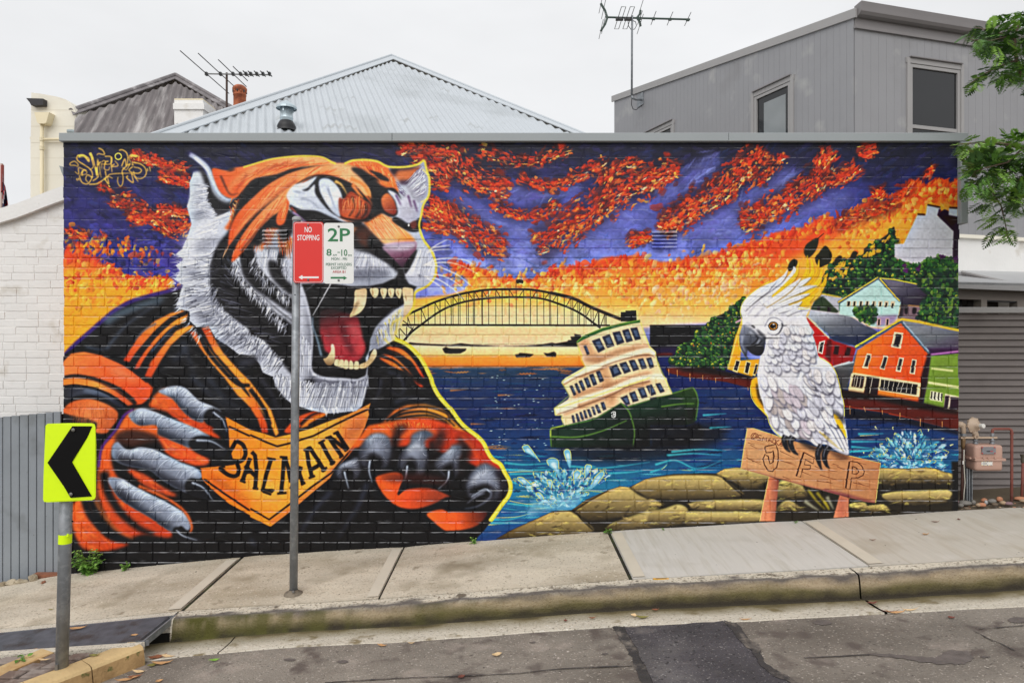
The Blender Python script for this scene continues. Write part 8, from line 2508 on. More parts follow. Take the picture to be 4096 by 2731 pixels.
MB().box((X_(1184), YQ + .003, Z_(903)), (X_(1400), YQ + .014, Z_(899))).build('bracket', M_galv, ps)

# chevron
cb0 = on(zisl, 247, 2667)
cs = thing('chevron_sign', 'fluorescent yellow road sign with a black left chevron on a leaning grey pole', 'street sign', cb0)
ct = at(272, 1710, cb0.y)
MB().tube([cb0 - Vector((0, 0, .03)), (cb0 + ct) / 2, ct], .0365, 18).build('pole', M_galv, cs, True)
YQ = cb0.y - .06
ta, tb = cb0 + (ct - cb0) * ((2667 - 2171) / 957), cb0 + (ct - cb0) * ((2667 - 2134) / 957)
MB().tube([ta, tb], .0375, 18, False).build('tape_band', M_yel, cs, True)
MB().box(tb + Vector((.028, -.03, -.01)), tb + Vector((.038, -.02, .006))).build('tape_end', M_yel, cs)
# plate: slightly buckled sheet with rounded corners, turned a little
PO = [(182, 1702, 0), (190, 1694, 0), (280, 1692, .0), (367, 1692.5, -.006), (378, 1697, -.008), (381, 1708, -.008), (384, 1780, -.002), (384, 1850, 0), (382, 1985, -.004), (378, 1995, -.006), (368, 1999, -.006), (290, 2004, 0), (190, 2008, 0), (176, 2006, 0), (172, 1996, 0), (174, 1900, 0), (178, 1800, 0)]


def cz(px):
    return YQ + (px - 277) * .00012


pl = MB()
front = [((p - 2048) / FPX * (cz(p) + d), cz(p) + d, CAMZ - (q - 1365.5) / FPX * (cz(p) + d)) for p, q, d in PO]
pl.prism(front, (0, .003, 0))
plo = pl.build('plate', M_yel, cs)
CH = [(290, 1704), (370, 1704), (350, 1749), (288, 1847.5), (368, 1984), (283, 1990), (256, 1944), (191, 1850)]
MB().prism([((p - 2048) / FPX * (cz(p) - .006), cz(p) - .009 + (.0 if p < 360 else -.002), CAMZ - (q - 1365.5) / FPX * (cz(p) - .009)) for p, q in CH], (0, .004, 0)).build('chevron', M_blk, plo)
for p, q in ((293, 1719), (284, 1976)):
    MB().lathe(Vector(((p - 2048) / FPX * (YQ - .012), YQ - .0115, CAMZ - (q - 1365.5) / FPX * (YQ - .012))), [(.011, 0), (.011, .004), (.006, .008), (0, .009)], (0, -1, 0), 12).build('bolt', M_bolt, plo)
MB().lathe(at(290, 2084, cb0.y - .036), [(.006, 0), (.0001, .001)], (.5, -1, 0), 8).build('pole_hole', M_blk, cs)
MB().box(cb0 + Vector((-.014, -.045, .0)), cb0 + Vector((.004, -.03, .035))).build('wedge', M_bolt, cs)

# ---------------------------------------------------------------- drain grate
zg_ = lambda x, y: zfoot(x, YK) + .004 + (-.012 if y < 4.7 else 0) - .02 * max(0, 4.94 - y)
dg = thing('drain_grate', 'galvanised steel bar grate bridging the gutter beside the chevron pole', 'drain grate', (-3.0, 4.75, zg_(-3, 4.75)))
M_gr = mat('grate_steel', (128, 130, 138), .5, .2, 14, metal=.3, col2=(104, 96, 94), c2fac=(.5, .65))
bars = MB()
x = -2.475
k = 0
while x > -4.35:
    a, b_ = (x, 4.935, zg_(x, 4.935)), (x - .03, 4.565, zg_(x, 4.565))
    bars.prism([(a[0], a[1], a[2]), (a[0] - .0055, a[1], a[2]), (b_[0] - .0055, b_[1], b_[2]), (b_[0], b_[1], b_[2])], (0, 0, -.03))
    x -= .0145
    k += 1
bars.build('bar', M_gr, dg)['kind'] = 'stuff'
for y in (4.93, 4.565):
    P = [(xx, y, zg_(xx, y)) for xx in (-2.43, -3.0, -3.6, -4.35)]
    b = MB()
    for p, q in zip(P[:-1], P[1:]):
        b.prism([p, (p[0], p[1] + .008, p[2]), (q[0], q[1] + .008, q[2]), q], (0, 0, -.035))
    b.build('frame', M_galv, dg)
MB().prism([(-2.425, 4.945, zg_(-2.42, 4.94) + .002), (-2.455, 4.555, zg_(-2.45, 4.56) + .002), (-2.467, 4.555, zg_(-2.45, 4.56) + .002), (-2.437, 4.945, zg_(-2.42, 4.94) + .002)], (0, 0, -.045)).build('end_plate', M_galv, dg)
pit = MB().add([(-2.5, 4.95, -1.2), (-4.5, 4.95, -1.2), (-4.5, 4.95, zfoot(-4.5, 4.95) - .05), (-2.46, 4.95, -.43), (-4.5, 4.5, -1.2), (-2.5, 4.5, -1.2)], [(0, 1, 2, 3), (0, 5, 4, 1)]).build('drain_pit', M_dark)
struct(pit)

# ---------------------------------------------------------------- gas meter and pipes
YM = 6.45
M_mtr = mat('meter_pink_beige', (186, 150, 134), .5, .05, 6, .1, 40)
M_reg = mat('regulator_beige', (190, 168, 146), .5, .06, 8, .1, 40)
M_rpipe = mat('primed_pipe', (128, 72, 62), .7, .15, 14, .2, 60, col2=(150, 130, 124), c2fac=(.6, .72))
M_bpipe = mat('brown_pipe', (86, 58, 50), .7, .15, 14)
M_lbl = mat('label_white', (226, 224, 218), .5)
m_ = lambda p, q, y=YM: at(p, q, y)
gm_ = thing('gas_meter', 'pink beige gas meter with round regulator on a steel post beside the mural', 'gas meter', (m_(3934, 0).x, YM, zfoot(m_(3934, 0).x, 6.4)))


def body(q0, q1, wpx0, wpx1, dep, name, bev=.02):
    bm = bmesh.new()
    x0, x1, za, zb = m_(wpx0, 0).x, m_(wpx1, 0).x, m_(0, q1).z, m_(0, q0).z
    bmesh.ops.create_cube(bm, size=1)
    for v in bm.verts:
        v.co = Vector(((x0 + x1) / 2 + v.co.x * (x1 - x0), YM + v.co.y * dep, (za + zb) / 2 + v.co.z * (zb - za)))
    bmesh.ops.bevel(bm, geom=bm.edges[:], offset=bev, segments=4, affect='EDGES', profile=.5)
    me = bpy.data.meshes.new(name)
    bm.to_mesh(me)
    bm.free()
    me.materials.append(M_mtr)
    me.polygons.foreach_set('use_smooth', [True] * len(me.polygons))
    o = bpy.data.objects.new(name, me)
    COL.objects.link(o)
    put(o, gm_)
    return o


bd = body(1775, 1836, 3876.5, 3991, .16, 'upper_case', .028)
body(1826, 1878, 3878.5, 3990, .16, 'lower_case', .028)
MB().box((m_(3873, 0).x, YM - .092, m_(0, 1836).z), (m_(3996, 0).x, YM + .09, m_(0, 1827).z)).build('flange', M_mtr, gm_)
for p in (3880, 3900, 3934, 3953, 3980):
    MB().lathe(m_(p, 1831.5, YM - .092), [(.01, 0), (.008, .008), (0, .009)], (0, -1, 0), 8).build('flange_bolt', M_mtr, gm_)
dial = MB().box((m_(3928, 0, 6.36).x, 6.355, m_(0, 1815, 6.36).z), (m_(3982, 0, 6.36).x, 6.38, m_(0, 1787, 6.36).z)).build('dial', mat('dial_grey', (128, 128, 132), .3, .1, 20), gm_)
for p, q in ((3930, 1789), (3979, 1789), (3930, 1812), (3980, 1812)):
    MB().box(m_(p - 2, q + 2, 6.352), m_(p + 2, q - 2, 6.352) + Vector((0, .006, 0))).build('seal', M_rtx, dial)
MB().box(m_(3947, 1806, 6.353), m_(3961, 1803, 6.353) + Vector((0, .004, 0))).build('counter', M_blk, dial)
MB().box(m_(3962, 1806, 6.353), m_(3972, 1803, 6.353) + Vector((0, .004, 0))).build('counter', M_rtx, dial)
st_ = MB().box(m_(3926, 1861, 6.366), m_(3970, 1845, 6.366) + Vector((0, .006, 0))).build('sticker', M_lbl, gm_)
for k in range(6):
    for q in (1846, 1860.4):
        MB().box(m_(3927 + k * 7.2, q + .8, 6.3645), m_(3930.5 + k * 7.2, q - .8, 6.3645) + Vector((0, .002, 0))).build('hazard_mark', M_blk if k % 2 else mat('hazard_yellow', (226, 200, 50), .5), st_)
for q in (1850, 1853, 1856):
    MB().box(m_(3931, q + .7, 6.3645), m_(3948, q - .5, 6.3645) + Vector((0, .002, 0))).build('print_line', mat('print_grey', (150, 148, 144), .6), st_)
for p in (3902, 3969):
    MB().lathe(m_(p, 1776), [(.016, -.01), (.022, .004), (.022, .016), (.017, .018), (.017, .028), (.022, .03), (.022, .04), (.014, .042), (.014, .06)], n=14).build('union_nut', M_galv, gm_, True)
MB().box((m_(3841, 0).x, YM - .012, m_(0, 1753).z), (m_(3986, 0).x, YM + .012, m_(0, 1746).z)).build('bracket_bar', M_reg, gm_)
# regulator, tilted towards the street
rc = m_(3893.5, 1700, YM - .02)
ax = Vector((.25, -1, .05)).normalized()
MB().lathe(rc, [(.0, -.03), (.035, -.03), (.062, -.012), (.071, -.004), (.071, .006), (.06, .012), (.042, .03), (.022, .04), (.02, .085), (.0, .086)], ax, 24).build('regulator', M_reg, gm_, True)
for k in range(8):
    a = R(45 * k + 10)
    u_ = ax.orthogonal().normalized()
    w_ = ax.cross(u_)
    MB().lathe(rc + (u_ * math.cos(a) + w_ * math.sin(a)) * .069, [(.009, -.008), (.009, .01), (0, .011)], ax, 8).build('lug', M_reg, gm_)
MB().lathe(rc + ax * .086, [(.021, -.012), (.021, .02), (.018, .024), (.0, .024)], ax, 12).build('white_cap', M_lbl, gm_)
MB().tube([rc + Vector((0, .01, -.05)), m_(3904, 1735), m_(3903, 1748)], [.03, .022, .024], 12).build('neck', M_reg, gm_, True)
MB().lathe(m_(3903, 1745, YM - .01), [(.022, -.02), (.022, .016), (.014, .017), (.014, .0), (0, 0)], (0, -1, 0), 14).build('test_port', M_reg, gm_)
MB().tube([m_(3826, 1697), m_(3846, 1697), m_(3852, 1700), m_(3853, 1712), m_(3853, 1748)], [.03, .027, .028, .024, .02], 12).build('elbow', M_reg, gm_, True)
MB().lathe(m_(3853, 1738), [(.026, -.012), (.026, .012)], n=8).build('elbow_nut', M_galv, gm_)
MB().tube([m_(3853, 1752), m_(3853, 1760), m_(3852, 1780), m_(3852, 1795)], [.017, .02, .018, .014], 10).build('valve', mat('brass_valve', (122, 96, 66), .5, .15, 14, metal=.3), gm_, True)
MB().tube([m_(3852, 1795), m_(3850, 1900), m_(3846, 2034)], .0135, 10).build('inlet_pipe', M_bpipe, gm_, True)
MB().tube([m_(3856, 1798, 6.42), m_(3855, 1850, 6.42), m_(3858, 1900, 6.42), m_(3860, 1930, 6.42), m_(3856, 1970, 6.42), m_(3853, 2030, 6.42)], .0045, 6).build('cable', mat('white_cable', (212, 206, 192), .6), gm_, True)
MB().box(m_(3850.5, 1856, 6.41), m_(3855, 1843, 6.41) + Vector((0, .004, 0))).build('cable_tag', M_lbl, gm_)
for a, b_ in ((3875, 3880), (3885, 3889), (3896, 3899)):
    MB().box((m_(a, 0).x, YM + .03, zfoot(4.3, 6.4) - .05), (m_(b_, 0).x, YM + .07, m_(0, 1876).z)).build('post_flange', M_galv, gm_)
MB().box((m_(3876, 0).x, YM + .06, zfoot(4.3, 6.4) - .05), (m_(3899, 0).x, YM + .068, m_(0, 1850).z)).build('post_web', mat('post_dark', (88, 90, 94), .5), gm_)
MB().tube([m_(3969, 1746), m_(3969, 1726), m_(3971, 1718), m_(3978, 1715), m_(4036, 1715), m_(4044, 1718), m_(4047, 1726), m_(4047, 1750), m_(4047, 1900), m_(4046, 2034)], .0125, 12).build('outlet_pipe', M_rpipe, gm_, True)
MB().lathe(m_(3969, 1738), [(.018, -.016), (.018, .016)], n=8).build('pipe_union', M_galv, gm_)
MB().lathe(m_(4047, 1734), [(.016, -.008), (.016, .008)], n=10).build('pipe_union', M_rpipe, gm_)
sp2 = thing('stand_pipe', 'capped red brown standpipe at the right edge of the frame', 'pipe', m_(4086, 2016, 6.5))
MB().tube([m_(4092, 1840, 6.5), m_(4090, 1920, 6.5), m_(4086, 2022, 6.5)], .012, 10).build('pipe', M_rpipe, sp2, True)
MB().lathe(m_(4092, 1838, 6.5), [(.014, -.03), (.018, -.02), (.018, .03), (.022, .032), (.024, .05), (0, .052)], n=10).build('cap', mat('cap_dark', (78, 72, 60), .6, .2, 14), sp2)

# ---------------------------------------------------------------- river pebbles by the meter
gr = MB()
rg = random.Random(8)


def pebble(rx, ry, rz, seed):
    r = random.Random(seed)
    bm = bmesh.new()
    bmesh.ops.create_icosphere(bm, subdivisions=2, radius=1)
    ph = [r.uniform(0, 6) for _ in range(3)]
    for v in bm.verts:
        k = 1 + .09 * math.sin(3 * v.co.x + ph[0]) + .08 * math.sin(2.5 * v.co.y + ph[1]) + .06 * math.sin(4 * v.co.z + ph[2])
        v.co = Vector((v.co.x * rx, v.co.y * ry, v.co.z * rz)) * k
    return bm


PC = {'orange brown': (188, 130, 98), 'grey': (128, 124, 118), 'pale grey': (172, 172, 172), 'tan': (176, 150, 122), 'mauve': (140, 112, 116), 'dark brown': (112, 96, 80)}
PM = {k: mat('pebble_' + k.replace(' ', '_'), c, .7, .12, 22) for k, c in PC.items()}
PEB = [(3829, 2024, 9, 13, 'mauve', 'tall mauve pebble against the foot of the mural'), (3843, 2031, 12, 8, 'grey', 'small grey pebble at the foot of the brown inlet pipe'), (3862, 2026, 24, 11, 'grey', 'long flat grey pebble left of the steel post'), (3866, 2039, 11, 5, 'dark brown', 'small dark pebble in front of the long grey one'),
       (3894, 2024, 10, 9, 'grey', 'round grey pebble at the foot of the steel post'), (3913, 2032, 11, 7, 'tan', 'small tan pebble right of the steel post'), (3925, 2032, 16, 8, 'orange brown', 'orange brown pebble in front of the tallest orange one'), (3937, 2018, 14, 8, 'orange brown', 'upper orange pebble left of the white one'),
       (3945, 2026, 7, 8, 'pale grey', 'small whitish pebble beside the large grey oval'), (3966, 2024, 17, 10, 'grey', 'large grey oval pebble in the middle of the row'), (3999, 2018, 13, 9, 'orange brown', 'bright orange pebble next to the red outlet pipe'), (4011, 2030, 14, 8, 'tan', 'tan pebble below the bright orange one'),
       (4034, 2032, 16, 6, 'mauve', 'flat purple pebble at the foot of the red outlet pipe'), (3980, 2033, 12, 7, 'dark brown', 'brown pebble before the large grey oval'), (4080, 2018, 22, 7, 'orange brown', 'long orange pebble at the foot of the capped standpipe'), (4092, 2026, 14, 6, 'tan', 'pale tan pebble at the right edge of the photo')]
for i, (p, q, rx, rz, c, lb) in enumerate(PEB):
    c0 = at(p, q + rz * .6, 6.36 - .0 * i)
    s_ = c0.y / FPX
    zc_ = zfoot(c0.x, 6.2) + rz * s_ * .7
    y_ = 6.24 + (2036 - q) * .012
    bm = pebble(rx * s_, rx * s_ * .8, rz * s_ * 1.05, 40 + i)
    me = bpy.data.meshes.new('pebble')
    bm.to_mesh(me)
    bm.free()
    me.materials.append(PM[c])
    me.polygons.foreach_set('use_smooth', [True] * len(me.polygons))
    o = bpy.data.objects.new('pebble', me)
    COL.objects.link(o)
    o.location = ((p - 2048) / FPX * y_, y_, zc_)
    tag(o, lb, 'pebble', 'river pebbles in the strip beside the gas meter')
gb = MB()
for _ in range(420):
    x, y = rg.uniform(3.98, 5.6), rg.uniform(6.2, 6.93)
    bm = pebble(rg.uniform(.008, .02), rg.uniform(.008, .016), rg.uniform(.005, .011), rg.random())
    bm.verts.ensure_lookup_table()
    gb.add([(v.co.x + x, v.co.y + y, v.co.z + zw(x) + .006 - .03) for v in bm.verts], [tuple(v.index for v in f.verts) for f in bm.faces], rg.randrange(4))
    bm.free()
go = gb.build('gravel', [PM['orange brown'], PM['grey'], PM['tan'], PM['dark brown']], None, True)
go['kind'] = 'stuff'
for o_ in (go,):
    o_['label'] = 'small brown and grey gravel in the strip by the gas meter'
    o_['category'] = 'gravel'

# ---------------------------------------------------------------- rocks by the paling fence
M_rock = mat('pale_rock', (176, 164, 142), .9, .16, 16, .6, 40, col2=(138, 124, 102), c2fac=(.45, .6))
M_rbr = mat('broken_brick', (140, 90, 66), .9, .16, 16, .4, 40)
for i, (p, q, rx, rz, lb) in enumerate(((10, 2331, 16, 9, 'flat pale rock at the left edge of the photo'), (45, 2316, 26, 11, 'long pale rock under the paling fence'), (90, 2312, 27, 8, 'low brownish rock between the long rock and the upright one'), (132, 2301, 17, 16, 'upright knobbly pale rock against the fence'), (174, 2317, 6, 5, 'small reddish pebble on the footpath below the fence'))):
    y_ = 6.16 if i < 4 else 6.02
    s_ = y_ / FPX
    bm = pebble(rx * s_, 12 * s_, rz * s_, 90 + i)
    for v in bm.verts:
        v.co += Vector((rg.uniform(-1, 1), rg.uniform(-1, 1), rg.uniform(-1, 1))) * .0045
    me = bpy.data.meshes.new('rock')
    bm.to_mesh(me)
    bm.free()
    me.materials.append(M_rock if i != 4 else M_rbr)
    o = bpy.data.objects.new('rock', me)
    COL.objects.link(o)
    x_ = (p - 2048) / FPX * y_
    o.location = (x_, y_, zfoot(x_, y_) + rz * s_ * .7)
    tag(o, lb, 'rock', 'loose rocks along the paling fence')
o = MB().box((-4.36, 6.2, zw(-4.2) - .03), (-4.08, 6.27, zw(-4.2) + .022)).build('timber_offcut', M_rbr)
tag(o, 'thin reddish timber strip on the ground between the fence and the mural', 'timber')

# ---------------------------------------------------------------- weeds
M_leaf = [mat('weed_leaf_%s' % n_, c, .55, .15, 30, spec=.3) for n_, c in (('mid', (108, 152, 62)), ('light', (138, 178, 86)), ('dark', (82, 124, 48)))]
M_stem = mat('weed_stem', (96, 120, 56), .7)


def leaf_mesh(l, w, seed, m):
    r = random.Random(seed)
    prof = [0, .55, .95, 1, .8, .45, 0]
    vs, n = [], len(prof)
    for i, k in enumerate(prof):
        t = i / (n - 1)
        dz = -l * .35 * t * t + r.uniform(-.02, .02) * l
        vs += [(-w * k / 2, l * t, dz + w * .12 * k), (0, l * t, dz), (w * k / 2, l * t, dz + w * .12 * k)]
    fs = []
    for i in range(n - 1):
        a = 3 * i
        fs += [(a, a + 1, a + 4, a + 3), (a + 1, a + 2, a + 5, a + 4)]
    return MB().add(vs, fs).mesh('leaf', m, True)


def leaf_set(l):
    return [leaf_mesh(l, l * .58, i, M_leaf[i % 3]) for i in range(6)]


LM = leaf_set(.05)


def weed(px, py, stems, h, spread, scale, label, seed, y=6.12):
    r = random.Random(seed)
    b0 = on(zfoot, px, py)
    y = min(b0.y, 6.13)
    b0 = Vector(((px - 2048) / FPX * y, y, zfoot((px - 2048) / FPX * y, y)))
    t = thing('weed', label, 'weed', b0, 'weeds growing at the foot of the mural')
    sm = MB()
    for s_ in range(stems):
        a = r.uniform(math.pi, 2 * math.pi) if s_ % 4 else r.uniform(0, math.pi)
        d = Vector((math.cos(a) * spread * r.uniform(.3, 1), -abs(math.sin(a)) * min(spread, .16) * r.uniform(.2, 1), h * r.uniform(.45, 1)))
        P = [b0 + Vector((r.uniform(-.02, .02), 0, -.01)), b0 + d * .5 + Vector((0, 0, h * .1)), b0 + d]
        sm.tube(P, .0022, 5)
        n_l = max(3, int(d.length / (.022 * scale)))
        for k in range(n_l):
            f = (k + 1) / n_l
            p = P[0] * (1 - f) ** 2 + 2 * f * (1 - f) * P[1] + f * f * P[2]
            for sgn in (0, 1):
                o = bpy.data.objects.new('leaf', LM[r.randrange(6)])
                COL.objects.link(o)
                o.location = p
                s__ = scale * (1.1 - .5 * f) * r.uniform(.7, 1.2)
                o.scale = (s__, s__, s__)
                o.rotation_euler = (r.uniform(-.1, .6), r.uniform(-.5, .5), r.uniform(0, 6.28))
                put(o, t)
    sm.build('stem', M_stem, t)
    return t


weed(352, 2292, 17, .24, .21, .95, 'largest bushy green weed at the left end of the mural', 1)
weed(505, 2272, 5, .095, .06, .75, 'small green weed just right of the largest bush', 2)
weed(1892, 2161, 5, .055, .045, .7, 'small bright weed left of the painted rocks', 3)
weed(2430, 2121, 5, .06, .04, .7, 'small bright weed at the footpath joint under the painted rocks', 4)
weed(2650, 2107, 2, .02, .02, .4, 'tiny weed tuft right of the footpath joint weed', 5)
weed(3185, 2080, 2, .018, .015, .4, 'tiny weed tuft below the painted wooden sign post', 6)
wi = on(zisl, 90, 2640)
t = thing('weed', 'ragged weed between the drain grate and the sandstone edging', 'weed', wi, 'weeds growing at the foot of the mural')
t['group'] = 'weeds in the street corner'
for k in range(9):
    o = bpy.data.objects.new('leaf', LM[k % 6])
    COL.objects.link(o)
    o.location = wi + Vector((rg.uniform(-.03, .03), rg.uniform(-.02, .02), rg.uniform(.005, .035)))
    o.scale = (.8, .8, .8)
    o.rotation_euler = (rg.uniform(-.1, .5), rg.uniform(-.4, .4), rg.uniform(0, 6.28))
    put(o, t)

# ---------------------------------------------------------------- fallen leaves
FL = [mat('dead_leaf_%s' % n_, c, .8, .2, 30) for n_, c in (('tan', (190, 146, 100)), ('brown', (136, 84, 56)), ('olive', (128, 122, 62)), ('green', (120, 164, 60)), ('cream', (214, 184, 140)), ('rust', (110, 60, 48)))]


def fallen(px, py, ln, wd, ci, fn, label, ang, seed):
    r = random.Random(seed)
    p = on(fn, px, py)
    l, w = ln * 1.2 * p.y / FPX, wd * p.y / FPX * 2.6
    prof = [.05, .6, .95, 1, .75, .35, .02]
    vs = []
    for i, k in enumerate(prof):
        t_ = i / 6 - .5
        curl = .16 * l * (t_ * 2) ** 2 * r.uniform(.6, 1.3)
        vs += [(t_ * l, -w * k / 2, .004 + curl + w * .25 * k * r.uniform(.3, 1)), (t_ * l, 0, .003 + curl), (t_ * l, w * k / 2, .004 + curl + w * .35 * k * r.uniform(.3, 1))]
    fs = []
    for i in range(6):
        a = 3 * i
        fs += [(a, a + 1, a + 4, a + 3), (a + 1, a + 2, a + 5, a + 4)]
    o = MB().add(vs, fs).build('fallen_leaf', FL[ci], None, True)
    o.location = (p.x, p.y, p.z + .001)
    o.rotation_euler = (0, 0, ang)
    tag(o, label, 'leaf', 'dead leaves lying in the street')


grt = lambda x, y: zg_(x, y)
for i, a in enumerate(((309, 2517, 64, 8, 0, grt, 'tan curled leaf on the grate right of the chevron pole', .3), (538, 2543, 24, 7, 0, grt, 'small tan leaf on the grate near its right end', .2), (204, 2439, 18, 3, 2, zfoot, 'small olive leaf on the footpath left of the chevron pole', .3), (142, 2600, 20, 5, 0, grt, 'small orange leaf at the front edge of the grate', .1),
                       (378, 2624, 36, 6, 2, zisl, 'grey green leaf on the cobbles right of the pole', .1), (176, 2642, 44, 5, 4, zisl, 'thin pale leaf on the cobbles left of the pole base', .15), (630, 2632, 60, 10, 1, zroad, 'brown leaf on top of the heap at the island corner', .5), (650, 2655, 70, 9, 0, zroad, 'broad tan leaf at the front of the corner heap', .15),
                       (672, 2628, 50, 7, 4, zroad, 'pale pinkish leaf at the right of the corner heap', -.1), (612, 2662, 40, 8, 2, zroad, 'olive leaf at the left of the corner heap', .9), (556, 2690, 50, 6, 4, zroad, 'pale curled leaf below the corner heap', -.1), (540, 2710, 46, 8, 1, zroad, 'brown rolled leaf beside the sandstone kerb', .5), (505, 2722, 70, 7, 0, zroad, 'long tan leaf strip at the bottom edge by the kerb', .4),
                       (637, 2726, 26, 7, 0, zroad, 'small tan leaf at the bottom edge of the road', .8), (857, 2643, 38, 6, 3, zroad, 'bright green leaf on the road below the gutter', .3), (1528, 2584, 36, 6, 0, zroad, 'pinkish tan leaf where the gutter meets the road', -.2), (1645, 2574, 24, 3, 4, zroad, 'thin yellow leaf at the gutter edge', 0), (1988, 2622, 38, 10, 4, zroad, 'crumpled cream leaf lying alone on the road', .5),
                       (1846, 2710, 28, 9, 5, zroad, 'dark red brown leaf at the bottom of the road', .6), (2570, 2472, 46, 8, 2, zinv, 'olive leaf in the gutter above the asphalt patch', .1), (2537, 2465, 24, 8, 4, zinv, 'cream leaf in the gutter beside the olive one', -.3), (2622, 2441, 26, 5, 1, zinv, 'rusty leaf in the shaded gutter', .2), (2370, 2474, 30, 4, 1, zinv, 'thin brown leaf in the gutter left of the patch', .3),
                       (2262, 2484, 14, 6, 5, zinv, 'small dark lump of leaf in the gutter', 0), (3582, 2454, 80, 6, 0, zroad, 'long dry palm strip on the gutter edge at the right', .1), (3560, 2450, 60, 4, 5, zroad, 'dark red strip beside the dry palm strip', -.1), (3640, 2443, 70, 4, 4, zroad, 'pale straw strip beside the dry palm strip', .08), (3806, 2473, 26, 7, 5, zroad, 'dark curled leaf on the road at the right', .1),
                       (3490, 2414, 40, 6, 5, zinv, 'dark leaf in the cracked gutter joint', .1), (2982, 2480, 44, 4, 0, zroad, 'tan leaf at the gutter edge right of the patch', .05), (3702, 2139, 28, 4, 0, zfoot, 'small tan leaf on the smooth footpath', .1), (3491, 2161, 24, 3, 1, zfoot, 'brown twig like leaf on the smooth footpath', -.15), (3741, 2089, 30, 2.4, 5, zfoot, 'dark twig on the smooth footpath near the wall', 0), (3836, 2079, 12, 4, 5, zfoot, 'tiny dark seed pod on the footpath near the pebbles', 0))):
    fn = a[5]
    if fn is zinv:
        fn = lambda x, y: zinv(x) + .006
    fallen(a[0], a[1], a[2], a[3], a[4], fn, a[6], a[7], i)

# yellow plate fixed on the kerb
kp = on(zfoot, 2645, 2315)
o = MB().box((kp.x - .058, kp.y - .012, kp.z + .001), (kp.x + .058, kp.y + .012, kp.z + .004)).build('kerb_plate', mat('plate_amber', (232, 172, 40), .5, .05, 20))
o.rotation_euler = (0, 0, 0)
tag(o, 'small yellow survey plate fixed to the kerb top', 'marker plate')
for k in range(2):
    MB().box((kp.x - .04, kp.y - .006 + k * .009, kp.z + .004), (kp.x + .04, kp.y - .002 + k * .009, kp.z + .0045)).build('print_line', M_blk, o)

# ---------------------------------------------------------------- tree at the right
tb_ = Vector((5.9, 5.55, zfoot(5.9, 5.55)))
tr = thing('tree', 'feathery leaved green tree reaching in from the right edge', 'tree', tb_)
M_bark = mat('bark', (98, 82, 68), .9, .25, 14, .6, 40)
rt_ = random.Random(14)
MB().tube([tb_ - Vector((0, 0, .1)), tb_ + Vector((-.03, 0, 1.2)), tb_ + Vector((.05, .02, 2.2)), tb_ + Vector((-.02, 0, 3.2)), tb_ + Vector((.1, 0, 4.4))], [.11, .09, .075, .055, .02], 12).build('trunk', M_bark, tr, True)


def limb(pts, r0, r1=.003):
    n = len(pts)
    MB().tube(pts, [r0 + (r1 - r0) * i / (n - 1) for i in range(n)], 7).build('limb', M_bark, tr, True)


YT = 5.7
T_ = lambda p, q, y=YT: at(p, q, y)
LIMBS = [[tb_ + Vector((0, 0, 2.0)), T_(4300, 740), T_(4096, 720), T_(3985, 722), T_(3930, 735), T_(3880, 742), T_(3862, 747)],
         [T_(3985, 722), T_(3965, 752), T_(3980, 790), T_(4004, 822), T_(4016, 870), T_(4022, 900), T_(4032, 950)],
         [tb_ + Vector((0, 0, 2.5)), T_(4250, 640, 5.6), T_(4096, 590, 5.6), T_(4000, 575, 5.6), T_(3930, 570, 5.6), T_(3830, 578, 5.6)],
         [tb_ + Vector((0, 0, 3.2)), T_(4250, 330, 5.8), T_(4080, 300, 5.8), T_(4058, 200, 5.8), T_(4060, 140, 5.8), T_(4090, 60, 5.8)],
         [T_(4070, 240, 5.8), T_(4000, 265, 5.8), T_(3930, 300, 5.8), T_(3880, 335, 5.8)], [T_(4062, 160, 5.8), T_(3990, 130, 5.8), T_(3900, 110, 5.8)], [T_(4060, 140, 5.8), T_(3960, 165, 5.7), T_(3880, 160, 5.7)],
         [T_(4096, 590, 5.6), T_(4030, 650, 5.5), T_(3950, 670, 5.5), T_(3890, 690, 5.5)], [T_(4096, 720), T_(4070, 790), T_(4040, 840)], [tb_ + Vector((.05, 0, 2.4)), tb_ + Vector((.7, -.3, 3.2)), tb_ + Vector((1.2, -.4, 3.6))], [tb_ + Vector((0, 0, 3.3)), tb_ + Vector((.5, .4, 4.2)), tb_ + Vector((.9, .5, 4.6))]]
for i, l in enumerate(LIMBS):
    limb(l, .03 if i in (0, 2, 3, 9, 10) else .009)
M_tl = [mat('tree_leaf_%s' % n_, c, .5, .18, 20, spec=.35) for n_, c in (('dark', (58, 92, 40)), ('mid', (88, 130, 50)), ('light', (130, 172, 70)))]
for m_t in M_tl:
    m_t.node_tree.nodes['Principled BSDF'].inputs['Subsurface Weight'].default_value = 0
cr = MB()


def frond(p, d, l, mi):
    """one feathery leaf: a drooping rachis with paired leaflets"""
    d = d.normalized()
    sd = d.cross(Vector((0, 0, 1)))
    if sd.length < .1:
        sd = Vector((1, 0, 0))
    sd.normalize()
    sd = (sd + Vector((rt_.uniform(-.4, .4), rt_.uniform(-.4, .4), rt_.uniform(-.5, .5)))).normalized()
    n = 8
    for k in range(n):
        t = (k + .6) / n
        c = p + d * l * t + Vector((0, 0, -.28 * l * t * t))
        lw = l * .4 * math.sin(math.pi * min(1, t * .8 + .2)) + .004
        for sg in (-1, 1):
            tip = c + (sd * sg * lw + d * lw * .5) + Vector((0, 0, -lw * rt_.uniform(.05, .35)))
            mid = (c + tip) / 2
            wv = d * l * .085
            cr.add([tuple(c), tuple(mid - wv), tuple(tip), tuple(mid + wv + Vector((0, 0, .002)))], [(0, 1, 2, 3)], mi)


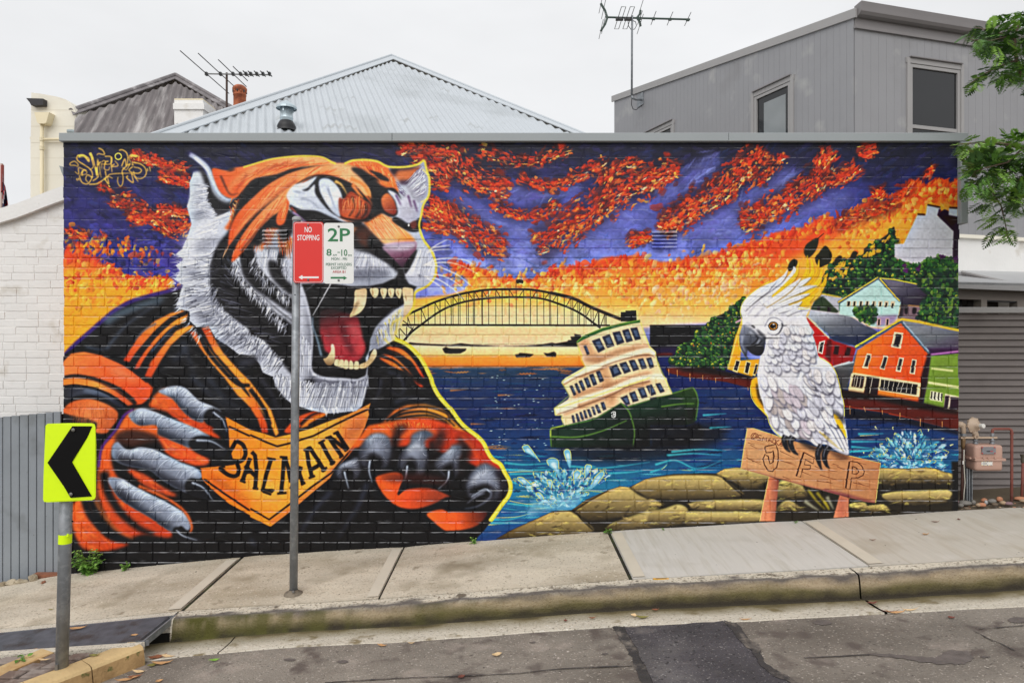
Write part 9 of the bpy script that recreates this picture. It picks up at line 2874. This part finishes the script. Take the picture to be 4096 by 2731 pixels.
POLS = [([(3868, 150), (3895, 108), (3950, 118), (4000, 95), (4042, 62), (4100, 45), (4200, 60), (4200, 350), (4096, 345), (4050, 330), (4000, 318), (3960, 300), (3900, 345), (3872, 344), (3900, 300), (3950, 270), (4010, 240), (3990, 205), (3920, 190)], 420, 5.8), ([(3815, 585), (3850, 562), (3930, 570), (4000, 552), (4040, 545), (4200, 550), (4200, 740), (4096, 735), (4010, 715), (3950, 725), (3880, 742), (3868, 690), (3870, 640), (3860, 600)], 430, 5.6),
        ([(3990, 740), (4200, 740), (4200, 830), (4096, 835), (4040, 860), (3990, 815), (3920, 820), (3920, 770), (3960, 740)], 150, 5.7), ([(3940, 870), (4020, 850), (4030, 880), (3950, 885)], 14, 5.7), ([(3960, 925), (4040, 890), (4045, 965), (4010, 955)], 18, 5.7)]
for P, n_, Y0 in POLS:
    xs_, ys_ = zip(*P)
    k = 0
    while k < n_:
        x, y = rt_.uniform(min(xs_), max(xs_)), rt_.uniform(min(ys_), max(ys_))
        if not inpoly(x, y, P):
            continue
        p = at(x, y, Y0 + rt_.uniform(-.22, .22))
        # nearest limb point gives the direction of growth
        q = min((v for l in LIMBS[:9] for v in l), key=lambda v: (v - p).length)
        d = (p - q).normalized() + Vector((rt_.uniform(-.8, .4), rt_.uniform(-.5, .5), rt_.uniform(-.4, .25)))
        u_ = rt_.random()
        mi = 0 if u_ < .45 else 1 if u_ < .8 else 2
        if y < min(ys_) + 60 and rt_.random() < .6:
            mi = 2
        frond(p, d, rt_.uniform(.075, .14), mi)
        k += 1
for _ in range(900):
    v = Vector((rt_.gauss(0, 1), rt_.gauss(0, 1), rt_.gauss(0, 1))).normalized() * rt_.uniform(.4, 1) ** .5
    p = tb_ + Vector((.1 + v.x * 1.5, v.y * .9, 3.2 + v.z * 1.35))
    if p.x / p.y * FPX + 2048 < 4180:
        continue
    frond(p, v + Vector((0, 0, -.2)), rt_.uniform(.09, .15), rt_.randrange(3))
crown = cr.build('crown', M_tl, tr)
crown['kind'] = 'stuff'
